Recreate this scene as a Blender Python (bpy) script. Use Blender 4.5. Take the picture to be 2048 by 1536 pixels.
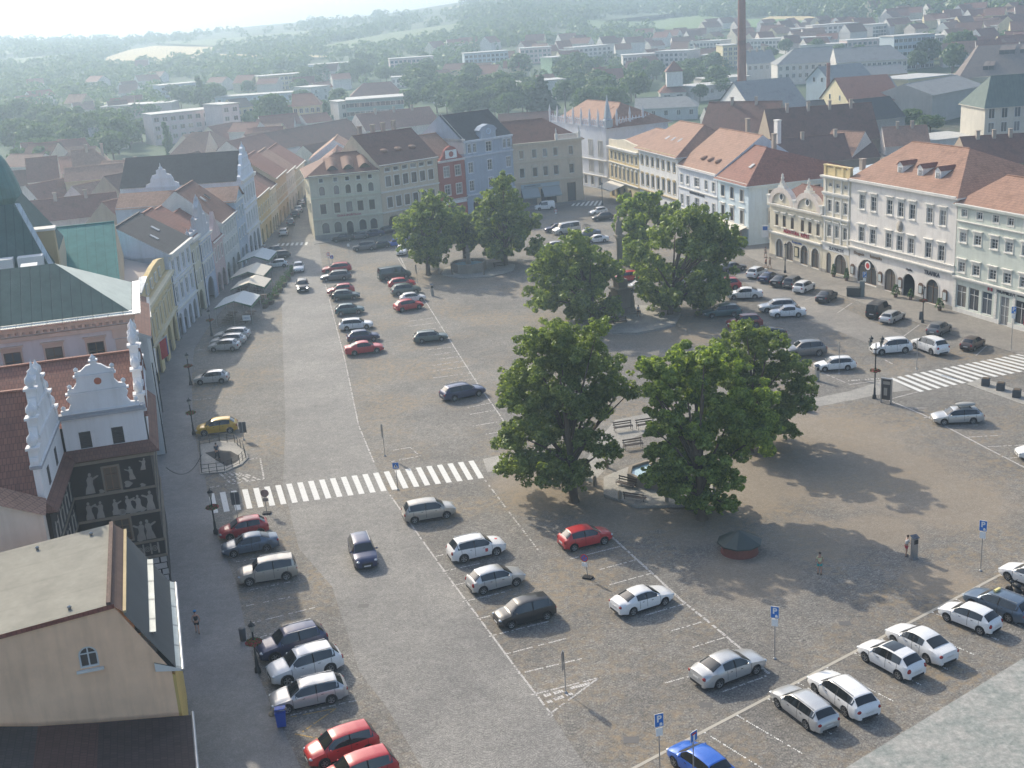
import bpy, bmesh, math, random
import numpy as np
from mathutils import Vector, Matrix
for o in list(bpy.data.objects): bpy.data.objects.remove(o)
S = bpy.context.scene
COL = S.collection
R = math.radians
# ---------------------------------------------------------------- camera
CF, CP, CR, CH = 2390.0, R(17.6), R(-3.65), 40.2
_f = Vector((0, math.cos(CP), -math.sin(CP)))
_u0 = Vector((0, math.sin(CP), math.cos(CP)))
_r0 = Vector((1, 0, 0))
RIGHT = math.cos(CR) * _r0 + math.sin(CR) * _u0
UP = -math.sin(CR) * _r0 + math.cos(CR) * _u0
cd = bpy.data.cameras.new('camera')
cam = bpy.data.objects.new('camera', cd); COL.objects.link(cam)
M = Matrix.Identity(4)
for i in range(3):
    M[i][0] = RIGHT[i]; M[i][1] = UP[i]; M[i][2] = -_f[i]
M[2][3] = CH
cam.matrix_world = M
cd.sensor_width = 36; cd.lens = CF / 2048 * 36
cd.clip_start = 0.5; cd.clip_end = 20000
S.camera = cam
# ---------------------------------------------------------------- sky, sun, exposure
SUN_AZ, SUN_EL = R(-34), R(33)
w = bpy.data.worlds.new('World'); S.world = w; w.use_nodes = True
nt = w.node_tree; nt.nodes.clear()
sky = nt.nodes.new('ShaderNodeTexSky'); sky.sky_type = 'NISHITA'; sky.sun_disc = False
sky.sun_elevation = SUN_EL; sky.sun_rotation = SUN_AZ
sky.air_density = 1.0; sky.dust_density = 3.0; sky.ozone_density = 1.6
bg = nt.nodes.new('ShaderNodeBackground'); bg.inputs[1].default_value = 0.15
ow = nt.nodes.new('ShaderNodeOutputWorld')
nt.links.new(sky.outputs[0], bg.inputs[0]); nt.links.new(bg.outputs[0], ow.inputs[0])
ld = bpy.data.lights.new('sun', 'SUN'); ld.energy = 3.4; ld.angle = R(0.6); ld.color = (1, 0.89, 0.72)
sun = bpy.data.objects.new('sun', ld); COL.objects.link(sun)
sdir = Vector((math.sin(SUN_AZ) * math.cos(SUN_EL), math.cos(SUN_AZ) * math.cos(SUN_EL), math.sin(SUN_EL)))
sun.rotation_euler = sdir.to_track_quat('Z', 'Y').to_euler(); sun.location = sdir * 300
S.view_settings.view_transform = 'Standard'; S.view_settings.look = 'None'
S.view_settings.exposure = 0.7; S.view_settings.gamma = 1.0
try:
    S.cycles.volume_bounces = 0; S.cycles.max_bounces = 6; S.cycles.diffuse_bounces = 3
    S.cycles.transparent_max_bounces = 8; S.cycles.glossy_bounces = 3; S.cycles.transmission_bounces = 3
except Exception: pass
# ---------------------------------------------------------------- geometry of the view (points of the place)
def G(px, py, z=0.0):
    d = _f + RIGHT * ((px - 1024) / CF) - UP * ((py - 768) / CF)
    t = (z - CH) / d.z
    return Vector((t * d.x, t * d.y, z))
def ray(px, py):
    return (_f + RIGHT * ((px - 1024) / CF) - UP * ((py - 768) / CF))
def proj(P):
    d = Vector(P) - Vector((0, 0, CH)); q = d.dot(_f)
    return 1024 + CF * d.dot(RIGHT) / q, 768 - CF * d.dot(UP) / q
def Hat(P, py):
    lo, hi = -5.0, 160.0
    for _ in range(50):
        m = (lo + hi) / 2
        if proj((P[0], P[1], m))[1] > py: lo = m
        else: hi = m
    return lo
def VP(px, py, depth):            # point on the ray at forward distance depth
    return Vector((0, 0, CH)) + ray(px, py) * depth
def fdepth(P): return (Vector(P) - Vector((0, 0, CH))).dot(_f)
# ---------------------------------------------------------------- materials
MATS = {}
def _nm(name):
    m = bpy.data.materials.new(name); m.use_nodes = True
    n = m.node_tree; b = n.nodes['Principled BSDF']
    return m, n, b
def flat(name, c, rough=0.7, metal=0.0, spec=0.5, emit=0.0, coat=0.0):
    if name in MATS: return MATS[name]
    m, n, b = _nm(name)
    b.inputs['Base Color'].default_value = (*c, 1); b.inputs['Roughness'].default_value = rough
    b.inputs['Metallic'].default_value = metal; b.inputs['Specular IOR Level'].default_value = spec
    b.inputs['Coat Weight'].default_value = coat
    if emit: b.inputs['Emission Color'].default_value = (*c, 1); b.inputs['Emission Strength'].default_value = emit
    MATS[name] = m; return m
def ramp(n, fac, stops):
    r = n.nodes.new('ShaderNodeValToRGB'); e = r.color_ramp.elements
    while len(e) < len(stops): e.new(0.5)
    for i, (p, c) in enumerate(stops):
        e[i].position = p; e[i].color = (*c, 1)
    n.links.new(fac, r.inputs[0]); return r.outputs[0]
def noise(n, vec, scale, detail=4, rough=0.6):
    t = n.nodes.new('ShaderNodeTexNoise'); t.inputs['Scale'].default_value = scale
    t.inputs['Detail'].default_value = detail; t.inputs['Roughness'].default_value = rough
    n.links.new(vec, t.inputs['Vector']); return t.outputs['Fac']
def mixc(n, fac, a, b, mode='MIX'):
    x = n.nodes.new('ShaderNodeMix'); x.data_type = 'RGBA'; x.blend_type = mode
    for s, v in ((0, fac), (6, a), (7, b)):
        if isinstance(v, (int, float)): x.inputs[s].default_value = v
        elif isinstance(v, tuple): x.inputs[s].default_value = (*v, 1)
        else: n.links.new(v, x.inputs[s])
    return x.outputs[2]
def coord(n, which='Object'):
    t = n.nodes.new('ShaderNodeTexCoord'); return t.outputs[which]
def bump(n, h, b, strength=0.3, dist=0.05):
    k = n.nodes.new('ShaderNodeBump'); k.inputs['Strength'].default_value = strength; k.inputs['Distance'].default_value = dist
    n.links.new(h, k.inputs['Height']); n.links.new(k.outputs[0], b.inputs['Normal'])
def sc(c, k): return tuple(min(1, x * k) for x in c)
def plaster(c, var=0.12, key=None):
    c = sc(c, 1.17)
    key = key or 'plaster_%.2f_%.2f_%.2f' % c
    if key in MATS: return MATS[key]
    m, n, b = _nm(key); v = coord(n)
    f = noise(n, v, 0.35, 6, 0.65); f2 = noise(n, v, 6.0, 3)
    c1 = ramp(n, f, [(0.3, sc(c, 1 - var)), (0.7, sc(c, 1 + var * 0.5))])
    mp = n.nodes.new('ShaderNodeMapping'); mp.inputs['Scale'].default_value = (2.2, 2.2, 0.18)
    n.links.new(v, mp.inputs[0]); st = noise(n, mp.outputs[0], 1.0, 4)
    s2 = ramp(n, st, [(0.45, (1, 1, 1)), (0.8, (0.86, 0.85, 0.83))])
    c2 = mixc(n, 1.0, c1, s2, 'MULTIPLY')
    n.links.new(c2, b.inputs['Base Color']); b.inputs['Roughness'].default_value = 0.9
    b.inputs['Specular IOR Level'].default_value = 0.2
    bump(n, f2, b, 0.15, 0.02); MATS[key] = m; return m
def tiles(c, row=0.34, key=None, spec=0.25, contrast=0.35):
    key = key or 'rooftile_%.2f_%.2f_%.2f' % c
    if key in MATS: return MATS[key]
    m, n, b = _nm(key); uv = coord(n, 'UV')
    bt = n.nodes.new('ShaderNodeTexBrick'); n.links.new(uv, bt.inputs['Vector'])
    bt.inputs['Scale'].default_value = 1.0; bt.inputs['Brick Width'].default_value = 0.24
    bt.inputs['Row Height'].default_value = row; bt.inputs['Mortar Size'].default_value = 0.028
    bt.inputs['Mortar Smooth'].default_value = 0.6
    bt.inputs['Color1'].default_value = (*sc(c, 1.12), 1); bt.inputs['Color2'].default_value = (*sc(c, 0.86), 1)
    bt.inputs['Mortar'].default_value = (*sc(c, 1 - contrast), 1)
    f = noise(n, coord(n), 0.5, 5, 0.7)
    s = ramp(n, f, [(0.3, (0.72, 0.70, 0.68)), (0.5, (1, 1, 1)), (0.75, (1.0, 0.96, 0.9))])
    c2 = mixc(n, 1.0, bt.outputs[0], s, 'MULTIPLY')
    n.links.new(c2, b.inputs['Base Color']); b.inputs['Roughness'].default_value = 0.8
    b.inputs['Specular IOR Level'].default_value = spec
    bump(n, bt.outputs['Fac'], b, -0.5, 0.03); MATS[key] = m; return m
def seamed(c, w=0.6, key='sheet_metal', rough=0.45, metal=0.35, dark=0.6):
    if key in MATS: return MATS[key]
    m, n, b = _nm(key); uv = coord(n, 'UV')
    sx = n.nodes.new('ShaderNodeSeparateXYZ'); n.links.new(uv, sx.inputs[0])
    mm = n.nodes.new('ShaderNodeMath'); mm.operation = 'MULTIPLY'; mm.inputs[1].default_value = 1 / w; n.links.new(sx.outputs[0], mm.inputs[0])
    fr = n.nodes.new('ShaderNodeMath'); fr.operation = 'FRACT'; n.links.new(mm.outputs[0], fr.inputs[0])
    seam = ramp(n, fr.outputs[0], [(0.0, sc((1, 1, 1), dark)), (0.07, (1, 1, 1)), (0.93, (1, 1, 1)), (1.0, sc((1, 1, 1), dark))])
    f = noise(n, coord(n), 0.8, 5, 0.7)
    base = ramp(n, f, [(0.3, sc(c, 0.8)), (0.7, sc(c, 1.15))])
    n.links.new(mixc(n, 1.0, base, seam, 'MULTIPLY'), b.inputs['Base Color'])
    b.inputs['Roughness'].default_value = rough; b.inputs['Metallic'].default_value = metal
    bump(n, seam, b, 0.5, 0.03)
    MATS[key] = m; return m
def paving(key, cols, cell, rough=0.75, patch=None, bstr=0.4, joint=0.5, spec=0.4, fan=0.0):
    if key in MATS: return MATS[key]
    m, n, b = _nm(key); v = coord(n)
    wv = n.nodes.new('ShaderNodeTexNoise'); wv.inputs['Scale'].default_value = 0.6; n.links.new(v, wv.inputs[0])
    add = n.nodes.new('ShaderNodeVectorMath'); add.operation = 'MULTIPLY_ADD'
    n.links.new(wv.outputs['Color'], add.inputs[0]); add.inputs[1].default_value = (0.5, 0.5, 0); n.links.new(v, add.inputs[2])
    vo = n.nodes.new('ShaderNodeTexVoronoi'); vo.inputs['Scale'].default_value = 1 / cell; vo.inputs['Randomness'].default_value = 0.7
    n.links.new(add.outputs[0], vo.inputs['Vector'])
    ve = n.nodes.new('ShaderNodeTexVoronoi'); ve.feature = 'DISTANCE_TO_EDGE'; ve.inputs['Scale'].default_value = 1 / cell; ve.inputs['Randomness'].default_value = 0.7
    n.links.new(add.outputs[0], ve.inputs['Vector'])
    sx = n.nodes.new('ShaderNodeSeparateColor'); n.links.new(vo.outputs['Color'], sx.inputs[0])
    stone = ramp(n, sx.outputs[0], [(0.0, cols[0]), (0.5, cols[1]), (1.0, cols[2])])
    jt = ramp(n, ve.outputs[0], [(0.0, sc((1, 1, 1), joint)), (0.12, (1, 1, 1))])
    c = mixc(n, 1.0, stone, jt, 'MULTIPLY')
    f = noise(n, v, 0.12, 6, 0.65)
    c = mixc(n, 1.0, c, ramp(n, f, [(0.35, (0.80, 0.80, 0.80)), (0.65, (1.14, 1.13, 1.1))]), 'MULTIPLY')
    f1 = noise(n, v, 1.1, 5, 0.75)
    c = mixc(n, 1.0, c, ramp(n, f1, [(0.35, (0.86, 0.86, 0.86)), (0.7, (1.12, 1.12, 1.12))]), 'MULTIPLY')
    if fan:                        # segmental arch courses
        def mth(op, a, b_=None):
            k = n.nodes.new('ShaderNodeMath'); k.operation = op
            for i, q in enumerate((a, b_)):
                if q is None: continue
                if isinstance(q, (int, float)): k.inputs[i].default_value = q
                else: n.links.new(q, k.inputs[i])
            return k.outputs[0]
        sp = n.nodes.new('ShaderNodeSeparateXYZ'); n.links.new(add.outputs[0], sp.inputs[0])
        x_ = mth('SUBTRACT', mth('FRACT', mth('MULTIPLY', sp.outputs[0], 0.6)), 0.5)
        h_ = mth('SUBTRACT', sp.outputs[1], mth('MULTIPLY', mth('MULTIPLY', x_, x_), 3.2))
        s_ = mth('SINE', mth('MULTIPLY', h_, 2 * math.pi / fan))
        c = mixc(n, 1.0, c, ramp(n, mth('ADD', mth('MULTIPLY', s_, 0.5), 0.5), [(0.0, (1.04, 1.04, 1.04)), (0.3, (1.0, 1.0, 1.0)), (0.95, (0.84, 0.84, 0.84))]), 'MULTIPLY')
    if patch:
        f2 = noise(n, v, 0.10, 5, 0.6); f3 = noise(n, v, 1.6, 4, 0.8)
        mk = n.nodes.new('ShaderNodeMath'); mk.operation = 'MULTIPLY'
        n.links.new(ramp(n, f2, [(0.46, (0, 0, 0)), (0.62, (1, 1, 1))]), mk.inputs[0])
        n.links.new(ramp(n, f3, [(0.42, (0, 0, 0)), (0.62, (0.8, 0.8, 0.8))]), mk.inputs[1])
        c = mixc(n, mk.outputs[0], c, patch)
    n.links.new(c, b.inputs['Base Color']); b.inputs['Roughness'].default_value = rough
    b.inputs['Specular IOR Level'].default_value = spec
    bump(n, jt, b, bstr, 0.02)
    MATS[key] = m; return m
def foliage(c1, c2, key, trans=0.35):
    if key in MATS: return MATS[key]
    m = bpy.data.materials.new(key); m.use_nodes = True; n = m.node_tree; n.nodes.clear()
    out = n.nodes.new('ShaderNodeOutputMaterial')
    g = n.nodes.new('ShaderNodeNewGeometry')
    f = noise(n, coord(n), 0.9, 4, 0.6)
    a = n.nodes.new('ShaderNodeMath'); a.operation = 'MULTIPLY_ADD'; n.links.new(g.outputs['Random Per Island'], a.inputs[0]); a.inputs[1].default_value = 0.5
    s = n.nodes.new('ShaderNodeMath'); s.operation = 'SUBTRACT'; n.links.new(f, s.inputs[0]); s.inputs[1].default_value = 0.25; n.links.new(s.outputs[0], a.inputs[2])
    col = ramp(n, a.outputs[0], [(0.2, c1), (0.75, c2)])
    d = n.nodes.new('ShaderNodeBsdfDiffuse'); t = n.nodes.new('ShaderNodeBsdfTranslucent'); gl = n.nodes.new('ShaderNodeBsdfGlossy')
    gl.inputs['Roughness'].default_value = 0.45; gl.inputs['Color'].default_value = (0.5, 0.55, 0.5, 1)
    n.links.new(col, d.inputs[0])
    tc = mixc(n, 1.0, col, (1.5, 1.6, 0.7), 'MULTIPLY'); n.links.new(tc, t.inputs[0])
    m1 = n.nodes.new('ShaderNodeMixShader'); m1.inputs[0].default_value = trans
    n.links.new(d.outputs[0], m1.inputs[1]); n.links.new(t.outputs[0], m1.inputs[2])
    m2 = n.nodes.new('ShaderNodeMixShader'); m2.inputs[0].default_value = 0.06
    n.links.new(m1.outputs[0], m2.inputs[1]); n.links.new(gl.outputs[0], m2.inputs[2]); n.links.new(m2.outputs[0], out.inputs[0])
    MATS[key] = m; return m
GLASS = flat('window_glass', (0.05, 0.06, 0.07), 0.08, 0, 0.9)
n = GLASS.node_tree; oi = n.nodes.new('ShaderNodeObjectInfo')
n.links.new(ramp(n, oi.outputs['Random'], [(0.0, (0.03, 0.035, 0.04)), (0.45, (0.05, 0.055, 0.06)), (0.6, (0.10, 0.085, 0.07)), (0.75, (0.20, 0.19, 0.17)), (0.85, (0.07, 0.09, 0.11)), (1.0, (0.28, 0.27, 0.25))]), n.nodes['Principled BSDF'].inputs['Base Color'])  # random pane tones: dark, curtain, and a bluish reflection put in the colour
FRAME_W = flat('white_window_frame', (0.62, 0.62, 0.60), 0.5)
FRAME_B = flat('brown_window_frame', (0.16, 0.10, 0.06), 0.6)
TRIM = plaster((0.62, 0.60, 0.55), 0.08)
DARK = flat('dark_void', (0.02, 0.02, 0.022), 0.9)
IRON = flat('cast_iron', (0.025, 0.028, 0.03), 0.5, 0.3)
STEEL = flat('galvanised_steel', (0.35, 0.36, 0.37), 0.4, 0.7)
WHITE = flat('white_paint', (0.78, 0.78, 0.76), 0.6)
BARK = plaster((0.11, 0.085, 0.06), 0.35, 'bark')
STONE = plaster((0.24, 0.21, 0.17), 0.25, 'weathered_sandstone')
CHIM = plaster((0.36, 0.30, 0.25), 0.2, 'chimney_plaster')
ZINC = seamed((0.50, 0.54, 0.54), 0.55, 'zinc_sheet', 0.4, 0.35)
COPPER = seamed((0.10, 0.20, 0.18), 0.62, 'copper_patina', 0.55, 0.15, 0.7)
# ---------------------------------------------------------------- object helpers
def tag(o, label, cat, group=None, kind=None):
    if label: o['label'] = label
    if cat: o['category'] = cat
    if group: o['group'] = group
    if kind: o['kind'] = kind
    return o
def thing(name, label, cat, loc=(0, 0, 0), rz=0.0, group=None):
    o = bpy.data.objects.new(name, None); COL.objects.link(o); o.empty_display_size = 0.2
    o.location = loc; o.rotation_euler = (0, 0, rz)
    return tag(o, label, cat, group)
class MB:
    def __init__(s): s.v = []; s.f = []; s.m = []; s.uv = []; s.sm = []
    def face(s, pts, mi=0, uv=None, smooth=False):
        k = len(s.v); s.v += [tuple(p) for p in pts]; s.f.append(tuple(range(k, k + len(pts)))); s.m.append(mi); s.sm.append(smooth)
        if uv is None:
            a = Vector(pts[0]); nrm = Vector((0, 0, 0))
            for i in range(1, len(pts) - 1): nrm += (Vector(pts[i]) - a).cross(Vector(pts[i + 1]) - a)
            if nrm.length < 1e-12: nrm = Vector((0, 0, 1))
            nrm.normalize(); h = Vector((0, 0, 1)).cross(nrm)
            if h.length < 1e-3: h = Vector((1, 0, 0))
            h.normalize(); g = nrm.cross(h)
            uv = [(Vector(p).dot(h), Vector(p).dot(g)) for p in pts]
        s.uv += uv
    def grid(s, rows, mi=0, smooth=True):     # shared-vertex grid
        k = len(s.v); n = len(rows[0])
        for r in rows: s.v += [tuple(p) for p in r]
        for i in range(len(rows) - 1):
            for j in range(n - 1):
                q = (k + i * n + j, k + i * n + j + 1, k + (i + 1) * n + j + 1, k + (i + 1) * n + j)
                s.f.append(q); s.m.append(mi); s.sm.append(smooth); s.uv += [(0, 0), (1, 0), (1, 1), (0, 1)]
    def box(s, x0, x1, y0, y1, z0, z1, mi=0, top=None):
        p = [(x0, y0, z0), (x1, y0, z0), (x1, y1, z0), (x0, y1, z0), (x0, y0, z1), (x1, y0, z1), (x1, y1, z1), (x0, y1, z1)]
        for q in ((0, 3, 2, 1), (4, 5, 6, 7), (0, 1, 5, 4), (1, 2, 6, 5), (2, 3, 7, 6), (3, 0, 4, 7)):
            s.face([p[i] for i in q], top if (top is not None and q == (4, 5, 6, 7)) else mi)
    def obox(s, a, b, w, h0, h1, mi=0):       # box along a ground segment
        a = Vector(a); b = Vector(b); d = (b - a); d.z = 0; d.normalize(); n = Vector((-d.y, d.x, 0)) * w / 2
        za, zb = a.z, b.z
        p = [a - n, b - n, b + n, a + n]
        lo = [Vector((q.x, q.y, q.z + h0)) for q in p]; hi = [Vector((q.x, q.y, q.z + h1)) for q in p]
        s.face([lo[3], lo[2], lo[1], lo[0]], mi); s.face(hi, mi)
        for i in range(4):
            j = (i + 1) % 4; s.face([lo[i], lo[j], hi[j], hi[i]], mi)
    def prism(s, poly, z0, z1, mi=0, side=None):
        n = len(poly); s.face([(p[0], p[1], z1) for p in poly], mi)
        s.face([(p[0], p[1], z0) for p in reversed(poly)], mi)
        for i in range(n):
            a, b = poly[i], poly[(i + 1) % n]
            s.face([(a[0], a[1], z0), (b[0], b[1], z0), (b[0], b[1], z1), (a[0], a[1], z1)], mi if side is None else side)
    def vprism(s, poly, y0, y1, mi=0, side=None):     # polygon in x,z extruded over y; poly counter-clockwise seen from -y
        n = len(poly); s.face([(p[0], y0, p[1]) for p in poly], mi); s.face([(p[0], y1, p[1]) for p in reversed(poly)], mi)
        for i in range(n):
            a, b = poly[i], poly[(i + 1) % n]
            s.face([(a[0], y0, a[1]), (a[0], y1, a[1]), (b[0], y1, b[1]), (b[0], y0, b[1])], mi if side is None else side)
    def tube(s, path, rad, seg=8, mi=0, cap=True):
        path = [Vector(p) for p in path]; rows = []
        if not hasattr(rad, '__len__'): rad = [rad] * len(path)
        for i, p in enumerate(path):
            t = (path[min(i + 1, len(path) - 1)] - path[max(i - 1, 0)]).normalized()
            a = t.cross(Vector((0, 0, 1)))
            if a.length < 0.05: a = t.cross(Vector((0, 1, 0)))
            a.normalize(); b = t.cross(a)
            rows.append([p + (a * math.cos(k * 2 * math.pi / seg) + b * math.sin(k * 2 * math.pi / seg)) * rad[i] for k in range(seg + 1)])
        s.grid(rows, mi)
        if cap:
            s.face(rows[0][:-1], mi); s.face(list(reversed(rows[-1][:-1])), mi)
    def lathe(s, prof, cx=0, cy=0, seg=12, mi=0, smooth=True, a0=0.0):
        rows = [[(cx + r * math.cos(a0 + k * 2 * math.pi / seg), cy + r * math.sin(a0 + k * 2 * math.pi / seg), z) for k in range(seg + 1)] for r, z in prof]
        s.grid(rows, mi, smooth)
    def ell(s, c, r, mi=0, seg=10, rg=6, rz=0.0):
        rows = []
        for i in range(rg + 1):
            ph = -math.pi / 2 + math.pi * i / rg; row = []
            for k in range(seg + 1):
                a = 2 * math.pi * k / seg; x = r[0] * math.cos(ph) * math.cos(a); y = r[1] * math.cos(ph) * math.sin(a)
                row.append((c[0] + x * math.cos(rz) - y * math.sin(rz), c[1] + x * math.sin(rz) + y * math.cos(rz), c[2] + r[2] * math.sin(ph)))
            rows.append(row)
        s.grid(rows, mi)
    def mesh(s, name, mats, sharp=None):
        me = bpy.data.meshes.new(name); me.from_pydata([tuple(v) for v in s.v], [], s.f)
        if not isinstance(mats, (list, tuple)): mats = [mats]
        for m in mats: me.materials.append(m)
        me.polygons.foreach_set('material_index', s.m); me.polygons.foreach_set('use_smooth', s.sm)
        ul = me.uv_layers.new(name='UVMap'); ul.data.foreach_set('uv', [c for q in s.uv for c in q])
        me.update()
        if sharp: me.set_sharp_from_angle(angle=R(sharp))
        return me
    def build(s, name, mats, parent=None, sharp=None, loc=None, rz=None):
        return link(name, s.mesh(name, mats, sharp), parent, loc, rz)
def link(name, me, parent=None, loc=None, rz=None):
    o = bpy.data.objects.new(name, me); COL.objects.link(o)
    if parent: o.parent = parent
    if loc is not None: o.location = loc
    if rz is not None: o.rotation_euler = (0, 0, rz)
    return o
CH_ = {}
def kids(o):
    return [c for c in o.children]
def copy_tree(o, parent=None):
    c = o.copy(); COL.objects.link(c); c.parent = parent
    for ch in o.children: copy_tree(ch, c)
    return c
def text_mesh(s, size, mat, depth=0.03, bold=0.0):
    cu = bpy.data.curves.new('lettering', 'FONT'); cu.body = s; cu.size = size; cu.align_x = 'CENTER'; cu.align_y = 'CENTER'
    cu.extrude = depth; cu.offset = bold; cu.resolution_u = 2
    ob = bpy.data.objects.new('tmp', cu); COL.objects.link(ob)
    dg = bpy.context.evaluated_depsgraph_get()
    me = bpy.data.meshes.new_from_object(ob.evaluated_get(dg)); COL.objects.unlink(ob); bpy.data.objects.remove(ob)
    me.materials.clear(); me.materials.append(mat); me.transform(Matrix.Rotation(R(90), 4, 'X')); me.name = 'lettering'
    return me
rnd = random.Random(7)
HAZE_D = 0.00062
# ---------------------------------------------------------------- houses
WCACHE = {}
def arc_pts(w, h, n=8):           # top outline of an arched opening from left spring to right spring
    r = w / 2; zs = h - r
    return [(-r * math.cos(math.pi * i / n), zs + r * math.sin(math.pi * i / n)) for i in range(n + 1)]
def win_mesh(w, h, arch, style, fm, sm):
    key = (round(w, 2), round(h, 2), arch, style, fm.name, sm.name)
    if key in WCACHE: return WCACHE[key]
    F = MB(); P = MB(); yd = 0.17
    if arch:
        pts = arc_pts(w, h)
        P.face([(-w / 2, yd, 0), (w / 2, yd, 0)] + [(x, yd, z) for x, z in reversed(pts)])
        op = [(-w / 2, 0)] + pts + [(w / 2, 0)]
    else:
        P.face([(-w / 2, yd, 0), (w / 2, yd, 0), (w / 2, yd, h), (-w / 2, yd, h)])
        op = [(-w / 2, 0), (-w / 2, h), (w / 2, h), (w / 2, 0)]
    t = 0.09 if 'shop' not in style else 0.07
    def ring(o, t, y0, y1, mi, closed=True):
        cx = 0; cz = h / 2; n = len(o); k = n if closed else n - 1
        for i in range(k):
            a, b = o[i], o[(i + 1) % n]
            def off(p, s): 
                L = math.hypot(p[0], p[1] - cz) or 1
                sx = (w / 2 + s) / (w / 2); sz = (h / 2 + s) / (h / 2)
                return (p[0] * sx, cz + (p[1] - cz) * sz)
            ai, bi = off(a, -t if t > 0 else 0), off(b, -t if t > 0 else 0)
            ao, bo = (a, b) if t > 0 else (off(a, -t), off(b, -t))
            if t < 0: ai, bi = a, b
            F.face([(ao[0], y0, ao[1]), (bo[0], y0, bo[1]), (bi[0], y0, bi[1]), (ai[0], y0, ai[1])], mi)
            F.face([(ai[0], y0, ai[1]), (bi[0], y0, bi[1]), (bi[0], y1, bi[1]), (ai[0], y1, ai[1])], mi)
            F.face([(bo[0], y0, bo[1]), (ao[0], y0, ao[1]), (ao[0], y1, ao[1]), (bo[0], y1, bo[1])], mi)
    ring(op, t, yd - 0.07, yd - 0.004, 0)
    if 'x' in style:      # cross bars
        F.box(-0.035, 0.035, yd - 0.06, yd - 0.01, t, h - t, 0)
        zt = h * 0.66
        F.box(-w / 2 + t, w / 2 - t, yd - 0.065, yd - 0.012, zt - 0.03, zt + 0.03, 0)
        if w > 1.0:
            for q in (0.33,):
                F.box(-w / 2 + t, w / 2 - t, yd - 0.05, yd - 0.014, h * q - 0.015, h * q + 0.015, 0)
    if 'v' in style: F.box(-0.04, 0.04, yd - 0.06, yd - 0.01, t, h - t, 0)
    if 'g' in style:      # shop glazing bars
        n = max(2, int(w / 1.1))
        for i in range(1, n): F.box(-w / 2 + w * i / n - 0.03, -w / 2 + w * i / n + 0.03, yd - 0.06, yd - 0.01, t, h * (0.9 if not arch else 0.85), 0)
        F.box(-w / 2 + t, w / 2 - t, yd - 0.065, yd - 0.012, h * 0.68, h * 0.68 + 0.06, 0)
    if 's' in style.replace('shop', ''): ring(op, -0.14, -0.05, 0.0, 1)
    if 'l' in style: F.box(-w / 2 - 0.2, w / 2 + 0.2, -0.16, -0.002, -0.16, -0.04, 1)
    if 'h' in style.replace('shop', ''):
        F.box(-w / 2 - 0.16, w / 2 + 0.16, -0.10, -0.002, h + 0.16, h + 0.42, 1)
        F.box(-w / 2 - 0.28, w / 2 + 0.28, -0.30, -0.002, h + 0.42, h + 0.52, 1)
    if 'p' in style.replace('shop', ''):
        F.box(-w / 2 - 0.2, w / 2 + 0.2, -0.22, -0.002, h + 0.2, h + 0.3, 1)
        F.vprism([(-w / 2 - 0.25, h + 0.302), (w / 2 + 0.25, h + 0.302), (0, h + 0.72)], -0.2, -0.002, 1)
    if 'a' in style.replace('shop', ''):    # arched brow
        pts = [(x * 1.25, h + 0.15 + z) for x, z in [(-w / 2 * math.cos(math.pi * i / 6), 0.35 * math.sin(math.pi * i / 6)) for i in range(7)]]
        F.vprism(list(reversed(pts)), -0.2, -0.002, 1)
    r = (F.mesh('window', [fm, sm]), P.mesh('pane', [GLASS])); WCACHE[key] = r
    return r
def wall_with_holes(B, W, H, holes, depth=0.22, mi=0, z0=0.0):
    xs = sorted({0.0, round(W, 3)} | {round(c, 3) for u, v, w, h, a in holes for c in (u - w / 2, u + w / 2)})
    zs = sorted({z0, round(H, 3)} | {round(c, 3) for u, v, w, h, a in holes for c in (v, v + h)})
    for i in range(len(xs) - 1):
        run = None
        for j in range(len(zs) - 1):
            cx = (xs[i] + xs[i + 1]) / 2; cz = (zs[j] + zs[j + 1]) / 2
            hole = any(abs(cx - u) < w / 2 and v < cz < v + h for u, v, w, h, a in holes)
            if hole:
                if run is not None: B.face([(xs[i], 0, run), (xs[i + 1], 0, run), (xs[i + 1], 0, zs[j]), (xs[i], 0, zs[j])], mi)
                run = None
            elif run is None: run = zs[j]
        if run is not None: B.face([(xs[i], 0, run), (xs[i + 1], 0, run), (xs[i + 1], 0, zs[-1]), (xs[i], 0, zs[-1])], mi)
    for u, v, w, h, a in holes:
        l, r = u - w / 2, u + w / 2; d = depth
        if a:
            pts = [(u + x, v + z) for x, z in arc_pts(w, h)]; n = len(pts); half = n // 2
            for i in range(half): B.face([(l, 0, v + h), (pts[i][0], 0, pts[i][1]), (pts[i + 1][0], 0, pts[i + 1][1])], mi)
            for i in range(half, n - 1): B.face([(r, 0, v + h), (pts[i][0], 0, pts[i][1]), (pts[i + 1][0], 0, pts[i + 1][1])], mi)
            o = [(l, v)] + pts + [(r, v)]
        else: o = [(l, v), (l, v + h), (r, v + h), (r, v)]
        for i in range(len(o)):
            p, q = o[i], o[(i + 1) % len(o)]
            B.face([(p[0], 0, p[1]), (q[0], 0, q[1]), (q[0], d, q[1]), (p[0], d, p[1])], mi)
def frame_of(A, Bp):
    A = Vector((A[0], A[1], 0)); Bp = Vector((Bp[0], Bp[1], 0)); d = Bp - A
    return A, d.length, math.atan2(d.y, d.x)
def put_windows(root, wins, style, fm, sm, name='window', glass=None):
    for u, v, w, h, a in wins:
        f, p = win_mesh(w, h, a, style, fm, sm)
        o = link(name, f, root, (u, 0, v)); link('pane', p, o)
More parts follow.
